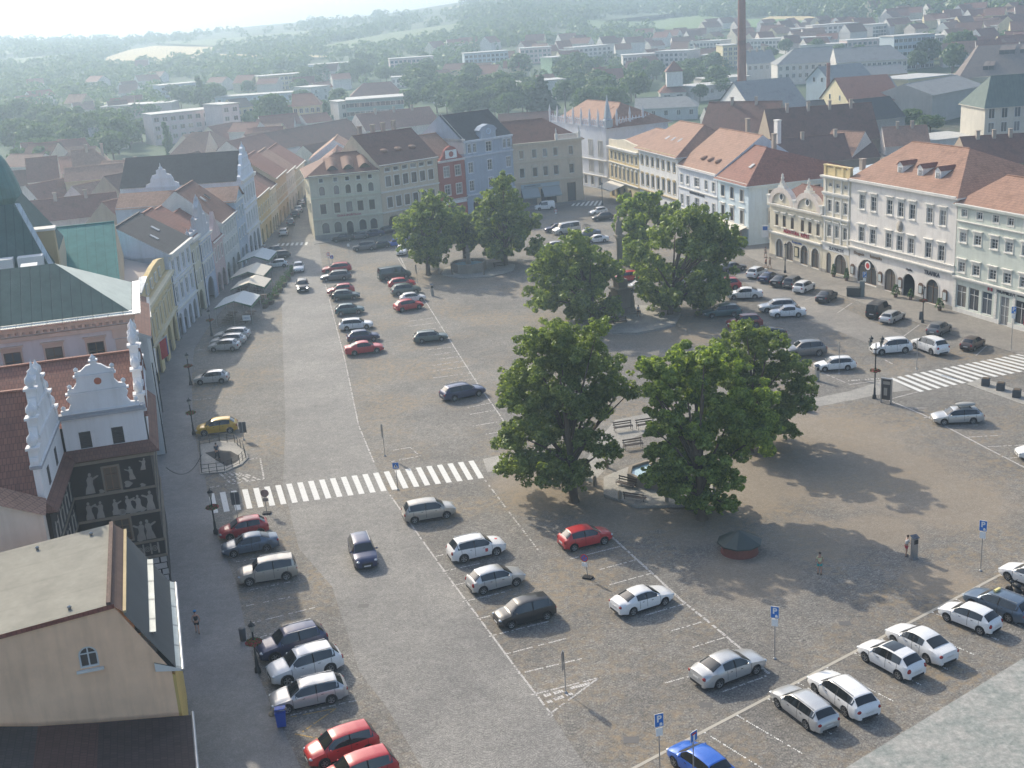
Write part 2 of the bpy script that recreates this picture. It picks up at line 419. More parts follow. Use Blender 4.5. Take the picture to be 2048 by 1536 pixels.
def chimney(root, x, y, z0, z1, w=0.7, d=0.6, mat=None, parent=None):
    B = MB(); B.box(x - w / 2, x + w / 2, y - d / 2, y + d / 2, z0, z1 - 0.15, 0); B.box(x - w / 2 - 0.08, x + w / 2 + 0.08, y - d / 2 - 0.08, y + d / 2 + 0.08, z1 - 0.148, z1, 0)
    return B.build('chimney', mat or CHIM, parent or root)
def roof_gable(B, W, D, H, rise, run=None, ov=0.45, hl=0, hr=0, mi=0, mg=1, ovs=0.15, x0=0.0, y0=0.0):
    """ridge parallel to the front; hl / hr = hip run at each end (0 = gable)"""
    run = D / 2 if run is None else run; k = rise / run
    ze = H - ov * k * 0.6; zr = H + rise
    xl = x0 - (ov if hl else ovs); xr = x0 + W + (ov if hr else ovs)
    f, b = y0 - ov, y0 + D + ov; yr = y0 + run
    rl = x0 + hl if hl else xl; rr = x0 + W - hr if hr else xr
    t = 0.18
    e = [(xl, f, ze), (xr, f, ze), (xr, b, ze), (xl, b, ze)]; r = [(rl, yr, zr), (rr, yr, zr)]
    B.face([e[0], e[1], r[1], r[0]], mi); B.face([e[2], e[3], r[0], r[1]], mi)
    if hl: B.face([e[3], e[0], r[0]], mi)
    else: B.face([e[3], e[0], r[0]], mg)
    if hr: B.face([e[1], e[2], r[1]], mi)
    else: B.face([e[1], e[2], r[1]], mg)
    B.face([(p[0], p[1], ze - t) for p in (e[3], e[2], e[1], e[0])], mg)
    for i in range(4):
        a, c = e[i], e[(i + 1) % 4]; B.face([(a[0], a[1], ze - t), (c[0], c[1], ze - t), c, a], mg)
    # ridge cap
    B.obox((rl, yr, zr), (rr, yr, zr), 0.3, -0.05, 0.06, mi)
def house(name, label, A, Bp, H, D, wall, roof=None, rows=(), cornices=(), fm=None, sm=None, group=None, cat='house',
          base=None, side_rows=(), tilemat=None, chimneys=(), skylights=(), eaves=True, returns=False, back=True):
    """A,Bp ground points of the front from left to right; rows: (list of u, v, w, h, arch, style, partname)"""
    A, W, rz = frame_of(A, Bp)
    root = thing(name, label, cat, A, rz, group)
    fm = fm or FRAME_W; sm = sm or TRIM
    holes = []; allw = []
    for us, v, ww, hh, ar, st, *pn in rows:
        L = [(u, v, ww, hh, ar) for u in us]; holes += L; allw.append((L, st, pn[0] if pn else 'window'))
    Bm = MB(); wall_with_holes(Bm, W, H, holes, 0.24)
    for a, b in (((W, 0), (W, D)), ((W, D), (0, D)), ((0, D), (0, 0))):
        Bm.face([(a[0], a[1], 0), (b[0], b[1], 0), (b[0], b[1], H), (a[0], a[1], H)], 0)
    Bm.face([(0, 0, H), (W, 0, H), (W, D, H), (0, D, H)], 0)
    wl = Bm.build('wall', wall, root)
    if base:
        xs = [0] + sorted([c for u, v, w_, h_, a_ in holes if v < base[0] for c in (u - w_ / 2, u + w_ / 2)]) + [W]
        for i in range(0, len(xs), 2):
            if xs[i + 1] - xs[i] > 0.05: Bb = MB(); Bb.box(xs[i] + 0.003, xs[i + 1] - 0.003, -0.07, -0.003, 0, base[0], 0); Bb.build('plinth', base[1], root)
    for L, st, pn in allw:
        if st == 'void': continue
        f_m = FRAME_B if 'B' in st else (IRON if 'I' in st else fm)
        put_windows(root, L, st.replace('B', '').replace('I', ''), f_m, sm, pn)
    if cornices:
        Bc = MB()
        for z, hgt, pr in cornices: Bc.box(-0.02, W + 0.02, -pr, -0.003, z, z + hgt * 0.55, 0); Bc.box(-0.05, W + 0.05, -pr - 0.1, -0.003, z + hgt * 0.55 + 0.002, z + hgt, 0)
        Bc.build('cornice', sm, root)
    for side, us, v, ww, hh, ar, st in side_rows:      # windows on the left (x=0) or right (x=W) wall: framed boxes standing proud
        for u in us:
            f, p = win_mesh(ww, hh, ar, st, fm, sm)
            o = bpy.data.objects.new('window', f); COL.objects.link(o); o.parent = root
            if side == 'L': o.location = (-0.19, u, v); o.rotation_euler = (0, 0, R(-90))
            else: o.location = (W + 0.19, u, v); o.rotation_euler = (0, 0, R(90))
            link('pane', p, o)
    if roof:
        Br = MB(); kind = roof[0]
        if kind == 'gable': roof_gable(Br, W, D, H, *roof[1:2], **(roof[2] if len(roof) > 2 else {}))
        elif kind == 'custom': roof[1](Br, W, D, H)
        ro = Br.build('roof', [tilemat, wall, ZINC, TRIM], root)
        for c in chimneys: chimney(root, *c[:4], parent=ro)
        for (sx, sy, sw, sd, slope, z) in skylights:
            q = MB(); c, s_ = math.cos(slope), math.sin(slope)
            q.box(-sw / 2, sw / 2, -sd / 2, sd / 2, 0.02, 0.12, 0, 1)
            o = q.build('skylight', [STEEL, GLASS], ro, loc=(sx, sy, z)); o.rotation_euler = (slope, 0, 0)
    return root
def evenly(W, n, m=1.5): return [m + (W - 2 * m) * i / (n - 1) for i in range(n)] if n > 1 else [W / 2]
def sign_text(root, s, size, mat, u, z, y=-0.06, name='lettering', rz=0, bold=0.0):
    me = text_mesh(s, size, mat, 0.03, bold); o = link(name, me, root, (u, y, z), rz); return o
def hood_box(root, u0, u1, z0, z1, y0, y1, mat, name):
    q = MB(); q.box(u0, u1, y0, y1, z0, z1); return q.build(name, mat, root)
def awning(root, u0, u1, z, out, drop, mat, name='awning'):
    q = MB(); q.face([(u0, -0.02, z), (u0, -out, z - drop), (u1, -out, z - drop), (u1, -0.02, z)])
    q.face([(u0, -0.02, z - 0.05), (u1, -0.02, z - 0.05), (u1, -out, z - drop - 0.05), (u0, -out, z - drop - 0.05)])
    q.face([(u0, -out, z - drop), (u0, -out, z - drop - 0.25), (u1, -out, z - drop - 0.25), (u1, -out, z - drop)])
    return q.build(name, mat, root)
# ---------------------------------------------------------------- cars
# L, W, H, wheelbase, front overhang, wheel r, hood z, belt z, cowl s, roof front s, roof rear s, rear glass foot s, deck z
CT = {
 'hatch':  (4.00, 1.70, 1.47, 2.47, 0.80, 0.31, 0.93, 0.93, 0.95, 1.62, 3.30, 3.82, 1.02),
 'wagon':  (4.70, 1.82, 1.48, 2.69, 0.92, 0.32, 0.92, 0.93, 1.15, 1.85, 4.05, 4.52, 1.02),
 'sedan':  (4.62, 1.80, 1.46, 2.68, 0.90, 0.32, 0.92, 0.93, 1.15, 1.85, 3.15, 4.02, 1.08),
 'suv':    (4.50, 1.85, 1.66, 2.68, 0.88, 0.36, 1.06, 1.05, 1.10, 1.72, 3.85, 4.32, 1.12),
 'boxy':   (4.45, 1.84, 1.72, 2.75, 0.82, 0.36, 1.10, 1.08, 1.15, 1.60, 4.15, 4.40, 1.12),
 'mpv':    (4.35, 1.78, 1.64, 2.70, 0.84, 0.32, 1.02, 1.00, 0.90, 1.60, 3.85, 4.25, 1.05),
 'coupe':  (4.50, 1.82, 1.43, 2.70, 0.90, 0.33, 0.92, 0.95, 1.15, 1.85, 3.05, 4.20, 1.12),
 'van':    (4.95, 1.92, 1.96, 3.00, 0.88, 0.34, 1.12, 1.12, 0.75, 1.35, 4.75, 4.92, 1.12),
 'smallvan': (4.30, 1.80, 1.82, 2.68, 0.86, 0.32, 1.05, 1.05, 0.95, 1.50, 4.15, 4.28, 1.08),
}
def car_paint(name, c, metal=0.0):
    key = 'car_paint_' + name
    if key in MATS: return MATS[key]
    m = flat(key, c, 0.32 if metal else 0.38, metal * 0.6, 0.5, coat=0.6); m.node_tree.nodes['Principled BSDF'].inputs['Coat Roughness'].default_value = 0.08
    return m
PAINT = {'white': ((0.72, 0.72, 0.71), 0), 'silver': ((0.50, 0.50, 0.49), 0.7), 'grey': ((0.14, 0.145, 0.15), 0.5), 'black': ((0.012, 0.012, 0.014), 0),
         'red': ((0.45, 0.02, 0.025), 0), 'darkred': ((0.22, 0.015, 0.02), 0), 'blue': ((0.02, 0.12, 0.50), 0.2), 'navy': ((0.02, 0.03, 0.09), 0.3), 'steelblue': ((0.09, 0.13, 0.18), 0.5),
         'green': ((0.02, 0.05, 0.05), 0.3), 'teal': ((0.03, 0.09, 0.10), 0.3), 'olive': ((0.10, 0.13, 0.12), 0.4), 'yellow': ((0.55, 0.33, 0.02), 0.1), 'beige': ((0.42, 0.39, 0.34), 0.6), 'brown': ((0.10, 0.07, 0.055), 0.4)}
CGLASS = flat('car_glass', (0.015, 0.018, 0.02), 0.04, 0, 0.8)
TYRE = flat('tyre_rubber', (0.015, 0.015, 0.016), 0.85)
RIM = flat('alloy_rim', (0.32, 0.33, 0.34), 0.35, 0.8)
LAMP = flat('headlamp_lens', (0.55, 0.58, 0.6), 0.1, 0.3)
LIT = flat('lit_headlamp', (1, 1, 0.9), 0.2, emit=6.0)
RED = flat('tail_lamp', (0.28, 0.01, 0.01), 0.2)
PLATE = flat('number_plate', (0.6, 0.6, 0.58), 0.5)
UNDER = flat('black_plastic', (0.015, 0.015, 0.016), 0.8)
def lerp(a, b, t): return a + (b - a) * t
def interp(tab, s):
    if s <= tab[0][0]: return tab[0][1]
    for (a, va), (b, vb) in zip(tab, tab[1:]):
        if s <= b: return lerp(va, vb, (s - a) / (b - a) if b > a else 0)
    return tab[-1][1]
CARM = {}
def car_parts(kind):
    if kind in CARM: return CARM[kind]
    L, W, H, wb, fo, r, zh, zb, sc_, rf, rr, rb, zd = CT[kind]
    hw = W / 2; fa, ra = fo, fo + wb
    top = [(0, zh - 0.30), (0.12, zh - 0.16), (0.45, zh - 0.05), (sc_, zh + 0.04), (rf, H - 0.07), (lerp(rf, rr, 0.3), H), (lerp(rf, rr, 0.7), H - 0.005), (rr, H - 0.06), (rb, zd), (L - 0.06, zd - (0.03 if kind in ('sedan', 'coupe') else 0.10)), (L, zd - 0.30)]
    belt = [(0, zh - 0.34), (0.12, zh - 0.24), (0.45, zh - 0.14), (sc_, zb - 0.02), (rr, zb + 0.06), (rb, min(zd - 0.02, zb + 0.07)), (L, zd - 0.32)]
    wid = [(0, 0.70), (0.10, 0.86), (0.35, 0.955), (0.8, 1.0), (L - 0.7, 1.0), (L - 0.25, 0.96), (L - 0.05, 0.88), (L, 0.80)]
    vanlike = kind in ('van', 'smallvan')
    wt = [(0, 0.62), (0.35, 0.80), (sc_, 0.84), (rf, 0.78 if vanlike else 0.70), (rr, 0.78 if vanlike else 0.69), (rb, 0.80), (L, 0.70)]
    def sill(s):
        z = 0.21 if 0.35 < s < L - 0.35 else 0.30
        for c in (fa, ra):
            d = abs(s - c); Ra = r + 0.055
            if d < Ra: z = max(z, r + math.sqrt(Ra * Ra - d * d))
        return z
    ss = {0, 0.05, 0.12, 0.28, 0.45, sc_, rf, rr, rb, L - 0.25, L - 0.05, L}
    for c in (fa, ra):
        for k in (-1, -0.97, -0.8, -0.45, 0, 0.45, 0.8, 0.97, 1): ss.add(round(c + k * (r + 0.055), 3))
    for t in (0.33, 0.66): ss.add(round(lerp(sc_, rf, t), 3)); ss.add(round(lerp(rr, rb, t), 3))
    for t in (0.15, 0.3, 0.5, 0.7, 0.85): ss.add(round(lerp(rf, rr, t), 3))
    ss = sorted(x for x in ss if 0 <= x <= L)
    def ring(s):
        w = hw * interp(wid, s); sz = sill(s); zt = interp(top, s); zbl = min(interp(belt, s), zt - 0.03); wtp = hw * interp(wt, s) 
        z1 = max(0.40, sz + 0.03); z2 = max(zbl * 0.76, z1 + 0.02); z2 = min(z2, zbl - 0.01); z1 = min(z1, z2 - 0.01)
        return [(w * 0.93, sz), (w, z1), (w * 1.0, z2), (w * 0.955, zbl), (min(wtp, w * 0.95), max(zbl + 0.004, zt - 0.055)), (min(wtp, w * .95) * 0.86, zt - 0.015), (wtp * 0.45, zt + 0.006), (0, zt + 0.012)]
    B = MB(); rows = []
    for s in ss:
        q = ring(s); x = L / 2 - s
        rows.append([(x, y, z) for y, z in q] + [(x, -y, z) for y, z in reversed(q[:-1])])
    B.grid(rows, 0)
    for row in (rows[0], rows[-1]): B.face(row if row is rows[-1] else list(reversed(row)), 0)
    for i in range(len(rows) - 1): B.face([rows[i][0], rows[i + 1][0], rows[i + 1][-1], rows[i][-1]], 1)
    # bumper / sill trim and grille
    B.box(L / 2 - 0.02, L / 2 + 0.012, -hw * 0.45, hw * 0.45, 0.34, zh - 0.42, 1)
    B.box(-L / 2 - 0.012, -L / 2 + 0.02, -hw * 0.6, hw * 0.6, 0.28, 0.42, 1)
    B.box(L / 2 - fa - wb + r + 0.1, L / 2 - fa - r - 0.1, -hw * 0.975, hw * 0.975, 0.185, 0.25, 1)
    def side(s, z, off):
        q = ring(s); z3, y3, z4, y4 = q[3][1], q[3][0], q[4][1], q[4][0]
        t = (z - z3) / (z4 - z3) if z4 > z3 else 0
        return lerp(y3, y4, max(0, min(1, t))) + off
    def sidewin(sa, sb, n=6, zfloor=0.02):
        m = {}
        for sg in (1, -1):
            q = MB(); lo = []; hi = []
            for i in range(n + 1):
                s = lerp(sa, sb, i / n); rg = ring(s); zl = rg[3][1] + zfloor; zhh = rg[4][1] - 0.004
                if zhh < zl + 0.02: zhh = zl + 0.005
                lo.append((L / 2 - s, sg * side(s, zl, 0.012), zl)); hi.append((L / 2 - s, sg * side(s, zhh, 0.012), zhh))
            q.grid([lo, hi], 0); m[sg] = q.mesh('side_window', [CGLASS])
        return m
    sB = lerp(rf, rr, 0.42)
    for k_, (s, z1_) in enumerate(((lerp(sc_, rf, 0.2), 0), (sB, 1), (min(rr - 0.15, L - fo * 0.9), 0))):
        rg = ring(s); zb_ = rg[3][1]; wd = 0.045 if z1_ else 0.012
        for sg in (1, -1):
            rws = []
            for (y, z, w_) in ((rg[1][0] + .006, max(.4, rg[1][1]), .012), (rg[2][0] + .006, rg[2][1], .012), (rg[3][0] + .006, zb_, .012)) + (((rg[3][0] + .008, zb_ + .02, wd), (rg[4][0] + .010, rg[4][1], wd)) if z1_ else ()): rws.append([(L / 2 - s - w_, sg * y, z), (L / 2 - s + w_, sg * y, z)])
            B.grid(rws if sg > 0 else [list(reversed(r_)) for r_ in rws], 1)
            if k_ < 2: zz = zb_ - .12; yy = lerp(rg[3][0], rg[2][0], .4) + .01; B.box(L / 2 - s - .75 + (.35 if k_ else 0), L / 2 - s - .6 + (.35 if k_ else 0), min(sg * yy, sg * (yy + .02)), max(sg * yy, sg * (yy + .02)), zz, zz + .03, 1)
    body = B.mesh('body', [WHITE, UNDER], 38)
    wins = [sidewin(lerp(sc_, rf, 0.45), sB - 0.04)]
    if kind not in ('van', 'smallvan'): wins.append(sidewin(sB + 0.05, rr + (0.12 if kind in ('wagon', 'suv', 'mpv', 'boxy') else 0.02)))
    elif kind == 'van': wins.append(sidewin(sB + 0.08, rr - 0.15))
    def screen(sa, sb, sgn, n=3):
        q = MB(); rws = []
        for i in range(n + 1):
            s = lerp(sa, sb, i / n); rg = ring(s); rowp = []
            ys = [(rg[4][0] * 0.97, rg[4][1]), (rg[5][0] * 0.96, rg[5][1]), (rg[6][0], rg[6][1]), (0, rg[7][1])]
            dx = 0.012 * sgn
            rowp = [(L / 2 - s + dx, y, z + 0.014) for y, z in ys] + [(L / 2 - s + dx, -y, z + 0.014) for y, z in reversed(ys[:-1])]
            rws.append(rowp)
        q.grid(rws, 0); return q.mesh('windshield' if sgn > 0 else 'rear_window', [CGLASS])
    ws = screen(lerp(sc_, rf, 0.08), lerp(sc_, rf, 0.93), 1)
    rw = screen(lerp(rr, rb, 0.10), lerp(rr, rb, 0.86 if kind not in ('van', 'smallvan') else 0.9), -1)
    wq = MB(); wq.lathe([(r * 0.62, -0.10), (r * 0.95, -0.10), (r, -0.06), (r, 0.06), (r * 0.95, 0.10), (r * 0.62, 0.10)], seg=18)
    wq.face([(r * 0.64 * math.cos(a), r * 0.64 * math.sin(a), 0.05) for a in [k * math.pi / 9 for k in range(18)]])
    wq.face([(r * 0.64 * math.cos(a), r * 0.64 * math.sin(a), -0.05) for a in [-k * math.pi / 9 for k in range(18)]])
    wheel = wq.mesh('wheel', [TYRE]); wheel.transform(Matrix.Rotation(R(90), 4, 'X'))
    rq = MB()
    for k in range(5):
        a = k * 2 * math.pi / 5; c, s_ = math.cos(a), math.sin(a); wd = r * 0.13
        rq.face([(c * r * .08 - s_ * wd, s_ * r * .08 + c * wd, 0.085), (c * r * .08 + s_ * wd, s_ * r * .08 - c * wd, 0.085), (c * r * .6 + s_ * wd * .8, s_ * r * .6 - c * wd * .8, 0.085), (c * r * .6 - s_ * wd * .8, s_ * r * .6 + c * wd * .8, 0.085)])
    rq.lathe([(r * 0.66, 0.104), (r * 0.56, 0.09)], seg=18); rq.lathe([(r * 0.15, 0.09), (0.001, 0.095)], seg=8)
    rimL = rq.mesh('rim', [RIM]); rimL.transform(Matrix.Rotation(R(-90), 4, 'X'))      # faces +y
    rq2 = MB(); rq2.v = [(x, y, -z) for x, y, z in rq.v]; rq2.f = [tuple(reversed(f)) for f in rq.f]; rq2.m = rq.m; rq2.sm = rq.sm; rq2.uv = rq.uv
    rimR = rq2.mesh('rim', [RIM]); rimR.transform(Matrix.Rotation(R(-90), 4, 'X'))
    h = MB(); h.ell((0, 0, 0), (0.16, 0.17, 0.085), seg=8, rg=5); head = h.mesh('headlight', [LAMP])
    h = MB(); h.ell((0, 0, 0), (0.10, 0.15, 0.12 if kind not in ('suv', 'boxy', 'mpv', 'van', 'smallvan', 'hatch') else 0.17), seg=8, rg=5); tail = h.mesh('taillight', [RED])
    h = MB(); h.box(-0.01, 0.01, -0.26, 0.26, -0.055, 0.055); plate = h.mesh('number_plate', [PLATE])
    h = MB(); h.ell((0, 0, 0), (0.07, 0.12, 0.075), seg=8, rg=5); mir = h.mesh('mirror', [WHITE])
    h = MB()
    h.box(L / 2 - lerp(rf, rr, 0.97), L / 2 - lerp(rf, rr, 0.08), -0.02, 0.02, 0.0, 0.035); rail = h.mesh('roof_rail', [STEEL])
    CARM[kind] = dict(body=body, wins=wins, ws=ws, rw=rw, wheel=wheel, rimL=rimL, rimR=rimR, head=head, tail=tail, plate=plate, mir=mir, rail=rail, ring=ring, rrs=(rf, rr))
    return CARM[kind]
def omat(o, m, slot=0):
    o.material_slots[slot].link = 'OBJECT'; o.material_slots[slot].material = m
def make_car(kind, color, label, x, y, ang, scale=1.0, group='cars parked on the square', name='parked_car', detail=2, opts=''):
    L, W, H, wb, fo, r, zh, zb, sc_, rf, rr, rb, zd = CT[kind]; P = car_parts(kind)
    t = thing(name, label, 'car' if 'van' not in kind else 'van', (x, y, 0.02), ang, group); t.scale = (scale, scale, scale)
    pm = car_paint(color, *PAINT[color])
    b = link('body', P['body'], t); omat(b, pm)
    link('windshield', P['ws'], t); link('rear_window', P['rw'], t)
    for m in P['wins']:
        for sg in (1, -1): link('side_window', m[sg], t)
    for fx in (L / 2 - fo, L / 2 - fo - wb):
        for sg in (1, -1):
            wo = link('wheel', P['wheel'], t, (fx, sg * (W / 2 - 0.115), r)); 
            if sg < 0: wo.rotation_euler = (0, 0, math.pi)
            if detail > 0:
                ro = link('rim', P['rimL'], wo)
    if detail > 0:
        for sg in (1, -1):
            ho = link('headlight', P['head'], t, (L / 2 - 0.13, sg * W * 0.355, zh - 0.30))
            if 'lit' in opts: omat(ho, LIT)
            link('taillight', P['tail'], t, (-L / 2 + 0.09, sg * W * 0.37, zd - 0.26))
        link('number_plate', P['plate'], t, (L / 2 + 0.012, 0, 0.42)); link('number_plate', P['plate'], t, (-L / 2 - 0.012, 0, 0.62 if kind not in ('sedan', 'coupe') else 0.72))
    if detail > 1:
        for sg in (1, -1):
            mo = link('mirror', P['mir'], t, (L / 2 - lerp(sc_, rf, 0.55), sg * (W / 2 + 0.06), zb + 0.06)); omat(mo, pm)
            if kind in ('wagon', 'suv', 'boxy'):
                q = P['ring']((rf + rr) / 2); link('roof_rail', P['rail'], t, (0, sg * (q[4][0] - 0.03), H - 0.035))
    if 'box' in opts:
        q = MB(); q.ell((0, 0, 0), (1.0, 0.42, 0.20), seg=14, rg=8); o = q.build('roof_box', flat('roof_box_grey', (0.35, 0.34, 0.31), 0.4), t, loc=(L / 2 - (rf + rr) / 2 - .1, 0, H + 0.27))
        for xx in (-0.5, 0.5):
            q = MB(); q.box(-0.03, 0.03, -0.62, 0.62, -0.02, 0.02); q.box(-0.03, 0.03, -0.03, 0.03, 0, 0.1); q.build('roof_bar', UNDER, t, loc=(L / 2 - (rf + rr) / 2 + xx, 0, H + 0.03))
    if 'blackroof' in opts:
        rws = []
        for i in range(6):
            s = lerp(rf + 0.1, lerp(rf, rr, 0.62), i / 5); g = P['ring'](s); rws.append([(L / 2 - s, yy, zz + 0.012) for yy, zz in (g[5], g[6], g[7])] + [(L / 2 - s, -yy, zz + 0.012) for yy, zz in (g[6], g[5])])
        q = MB(); q.grid(rws); q.build('roof_panel', CGLASS, t)
    if 'taxi' in opts:
        q = MB(); q.box(-0.09, 0.09, -0.3, 0.3, 0, 0.14); q.build('roof_sign', flat('taxi_sign', (0.7, 0.6, 0.25), 0.5), t, loc=(0.2, 0, H + 0.0))
    if 'crest' in opts:
        cm = flat('red_crest', (0.5, 0.05, 0.05), 0.6)
        q = MB(); q.prism([(0.12, -0.12), (0.12, 0.12), (-0.05, 0.12), (-0.17, 0), (-0.05, -0.12)], 0, 0.01); q.build('emblem', cm, t, loc=(L / 2 - 0.62, 0, zh - 0.015))
        q = MB(); q.vprism([(-0.11, -0.14), (0.11, -0.14), (0.11, 0.14), (-0.11, 0.14)], -0.006, 0.006); q.build('emblem', cm, t, loc=(0.55, -W / 2 - 0.004, 0.72))
    if 'bikes' in opts:
        for k in range(3):
            q = MB()
            for dx in (-0.45, 0.45): q.tube([(dx + 0.3 * math.cos(a), 0, 0.32 + 0.3 * math.sin(a)) for a in [i * math.pi / 6 for i in range(13)]], 0.02, 4, cap=False)
            q.tube([(-0.45, 0, 0.32), (-0.1, 0, 0.75), (0.35, 0, 0.8), (0.45, 0, 0.32)], 0.025, 4); q.tube([(-0.1, 0, 0.75), (0, 0, 0.32), (0.35, 0, 0.8), (0.35, 0, 0.95)], 0.025, 4)
            tag(q.build('bicycle', IRON, None, loc=Vector((x, y, H + 0.05 + 0.02)) + Matrix.Rotation(ang, 3, 'Z') @ Vector((-0.1, (k - 1) * 0.45, 0)), rz=ang), ('left', 'middle', 'right')[k] + ' bicycle upright on the roof of the dark car', 'bicycle', 'bicycles on the car roof')
    return t
def car_px(kind, color, label, f, rr_, side='L', **kw):
    """f, rr_: where the front and the rear wheel of the visible side meet the ground"""
    Fp, Rp = G(*f), G(*rr_); d = (Fp - Rp); L0 = d.length; d.normalize(); n = Vector((-d.y, d.x, 0))     # n = car's left
    L, W, H, wb, fo = CT[kind][:5]
    sc0 = max(0.93, min(1.05, L0 / wb)); mid = (Fp + Rp) / 2
    c = mid - n * (W / 2 - 0.1) * sc0 * (1 if side == 'L' else -1)
    c = c - d * ((L / 2 - fo - wb / 2) * sc0)
    return make_car(kind, color, label, c.x, c.y, math.atan2(d.y, d.x), sc0, **kw)
# ---------------------------------------------------------------- town
TILE_O = tiles((0.33, 0.195, 0.14), 0.46, contrast=0.5, key='orange_clay_tiles')
TILE_R = tiles((0.25, 0.115, 0.085), 0.46, contrast=0.45, key='red_clay_tiles')
TILE_B = tiles((0.17, 0.085, 0.065), key='brown_clay_tiles')
TILE_D = tiles((0.055, 0.055, 0.06), key='dark_slate_tiles', contrast=0.3)
TILE_G = tiles((0.20, 0.205, 0.20), key='grey_fibre_tiles', contrast=0.2)
def P3(A, d, u, z=0): return Vector((A[0] + d[0] * u, A[1] + d[1] * u, z))
def line_dir(A, B): v = Vector((B[0] - A[0], B[1] - A[1], 0)); v.normalize(); return v
YEL = plaster((0.55, 0.44, 0.24)); CRM = plaster((0.60, 0.54, 0.42)); WHT = plaster((0.68, 0.67, 0.64)); PNK = plaster((0.60, 0.53, 0.47)); GRN = plaster((0.50, 0.53, 0.47))
BLU = plaster((0.50, 0.58, 0.62)); GRB = plaster((0.30, 0.34, 0.40)); RDW = plaster((0.30, 0.09, 0.07)); BGE = plaster((0.48, 0.40, 0.29)); YGR = plaster((0.50, 0.47, 0.36)); LGY = plaster((0.46, 0.47, 0.48))
OCH = plaster((0.42, 0.34, 0.20)); SAL = plaster((0.58, 0.42, 0.33)); BASE = plaster((0.30, 0.28, 0.25), 0.15)
BLK = flat('black_lettering', (0.03, 0.03, 0.04), 0.6); REDL = flat('red_lettering', (0.35, 0.03, 0.05), 0.6); BRNL = flat('brown_lettering', (0.28, 0.17, 0.08), 0.6); BLUL = flat('blue_lettering', (0.03, 0.08, 0.28), 0.6)
OAK = flat('oak_door', (0.13, 0.07, 0.04), 0.6)
# ---- right-hand row near the zebra crossing
RA, RB = G(1539, 512), G(2048, 664); rd = line_dir(RA, RB)
# insurance agency with two round gables
ag = house('townhouse', 'low cream house with two round volute gables and red lettering above four arched shopfronts', P3(RA, rd, 0), P3(RA, rd, 13.8), 8.5, 12, CRM,
  rows=[([1.98, 4.0, 6.15, 8.8, 10.7, 12.75], 5.15, 0.85, 1.75, False, 'hl' + 'xB'), ([2.8, 5.55, 9.4, 12.2], 0.25, 1.95, 2.95, True, 'shopgsB', 'shop_window')],
  cornices=[(3.75, 0.4, 0.25), (8.1, 0.45, 0.35)], roof=('gable', 2.2, {'run': 6.0}), tilemat=TILE_B, base=(0.5, BASE))
for c, in ((3.5,), (10.35,)):
    q = MB(); pts = [(-3.2, 0), (3.2, 0)] + [(3.2 * math.cos(a) * (1.0), 2.45 * math.sin(a)) for a in [math.pi * i / 14 for i in range(1, 14)]]
    outer = [(x, z) for x, z in pts]
    q.vprism(outer, -0.10, 0.5, 0)
    arcp = [(3.32 * math.cos(math.pi * i / 16), 2.6 * math.sin(math.pi * i / 16)) for i in range(17)]; arci = [(2.45 * math.cos(math.pi * i / 16), 1.75 * math.sin(math.pi * i / 16)) for i in range(17)]
    for i in range(16):
        a, b, cc, dd = arcp[i], arcp[i + 1], arci[i + 1], arci[i]
        q.face([(a[0], -0.32, a[1]), (b[0], -0.32, b[1]), (cc[0], -0.32, cc[1]), (dd[0], -0.32, dd[1])], 1); q.face([(a[0], -0.32, a[1]), (a[0], 0.55, a[1]), (b[0], 0.55, b[1]), (b[0], -0.32, b[1])], 1)
        q.face([(dd[0], -0.32, dd[1]), (cc[0], -0.32, cc[1]), (cc[0], -0.1, cc[1]), (dd[0], -0.1, dd[1])], 1)
    q.build('gable', [CRM, PNK], ag, loc=(c, 0, 8.62))
    q = MB(); q.lathe([(0.62, 0.0), (0.62, 0.12), (0.45, 0.12), (0.45, 0.0)], seg=16); o = q.build('window_surround', TRIM, ag, loc=(c, -0.11, 9.75)); o.rotation_euler = (R(90), 0, 0)
    q = MB(); q.face([(0.46 * math.cos(k * math.pi / 8), 0.46 * math.sin(k * math.pi / 8), 0.05) for k in range(16)]); o = q.build('round_window', GLASS, ag, loc=(c, -0.115, 9.75)); o.rotation_euler = (R(90), 0, 0)
    q = MB(); q.box(-0.8, 0.8, -0.3, 0.5, 0, 0.35); q.box(-0.45, 0.45, -0.25, 0.4, 0.352, 0.8); q.lathe([(0.28, 0.8), (0.34, 1.05), (0.12, 1.2), (0.24, 1.4), (0.26, 1.65), (0.12, 1.8), (0.18, 2.0), (0.02, 2.25)], seg=8); q.build('gable_finial', TRIM, ag, loc=(c, 0, 11.1))
for u in (-0.1, 6.9, 13.6):
    q = MB(); q.box(-0.4, 0.4, -0.3, 0.4, 0, 1.0); q.box(-0.5, 0.5, -0.4, 0.5, 1.002, 1.2); q.build('attic_pier', TRIM, ag, loc=(u + 0.15, 0, 8.56))
sign_text(ag, 'AGENTURA  KEPRT', 0.78, REDL, 7.3, 4.62, -0.05, bold=0.012); sign_text(ag, 'Kooperativa', 0.5, BLUL, 7.5, 3.3)
q = MB(); q.box(-0.55, 0.55, -0.1, -0.003, 0, 1.6); q.box(-0.4, 0.4, -0.13, -0.102, 0.15, 1.4, 1); q.build('notice_case', [IRON, flat('paper', (0.5, 0.45, 0.3), 0.7)], ag, loc=(7.45, 0, 1.1))
q = MB(); q.box(-0.5, 0.5, -0.08, 0.08, 0, 1.9); q.box(-0.36, 0.36, -0.1, 0.1, 1.15, 1.75, 1); q.build('hanging_sign', [WHITE, flat('sign_blue', (0.02, 0.12, 0.42), 0.5)], ag, loc=(-0.35, -0.6, 3.0), rz=R(60))
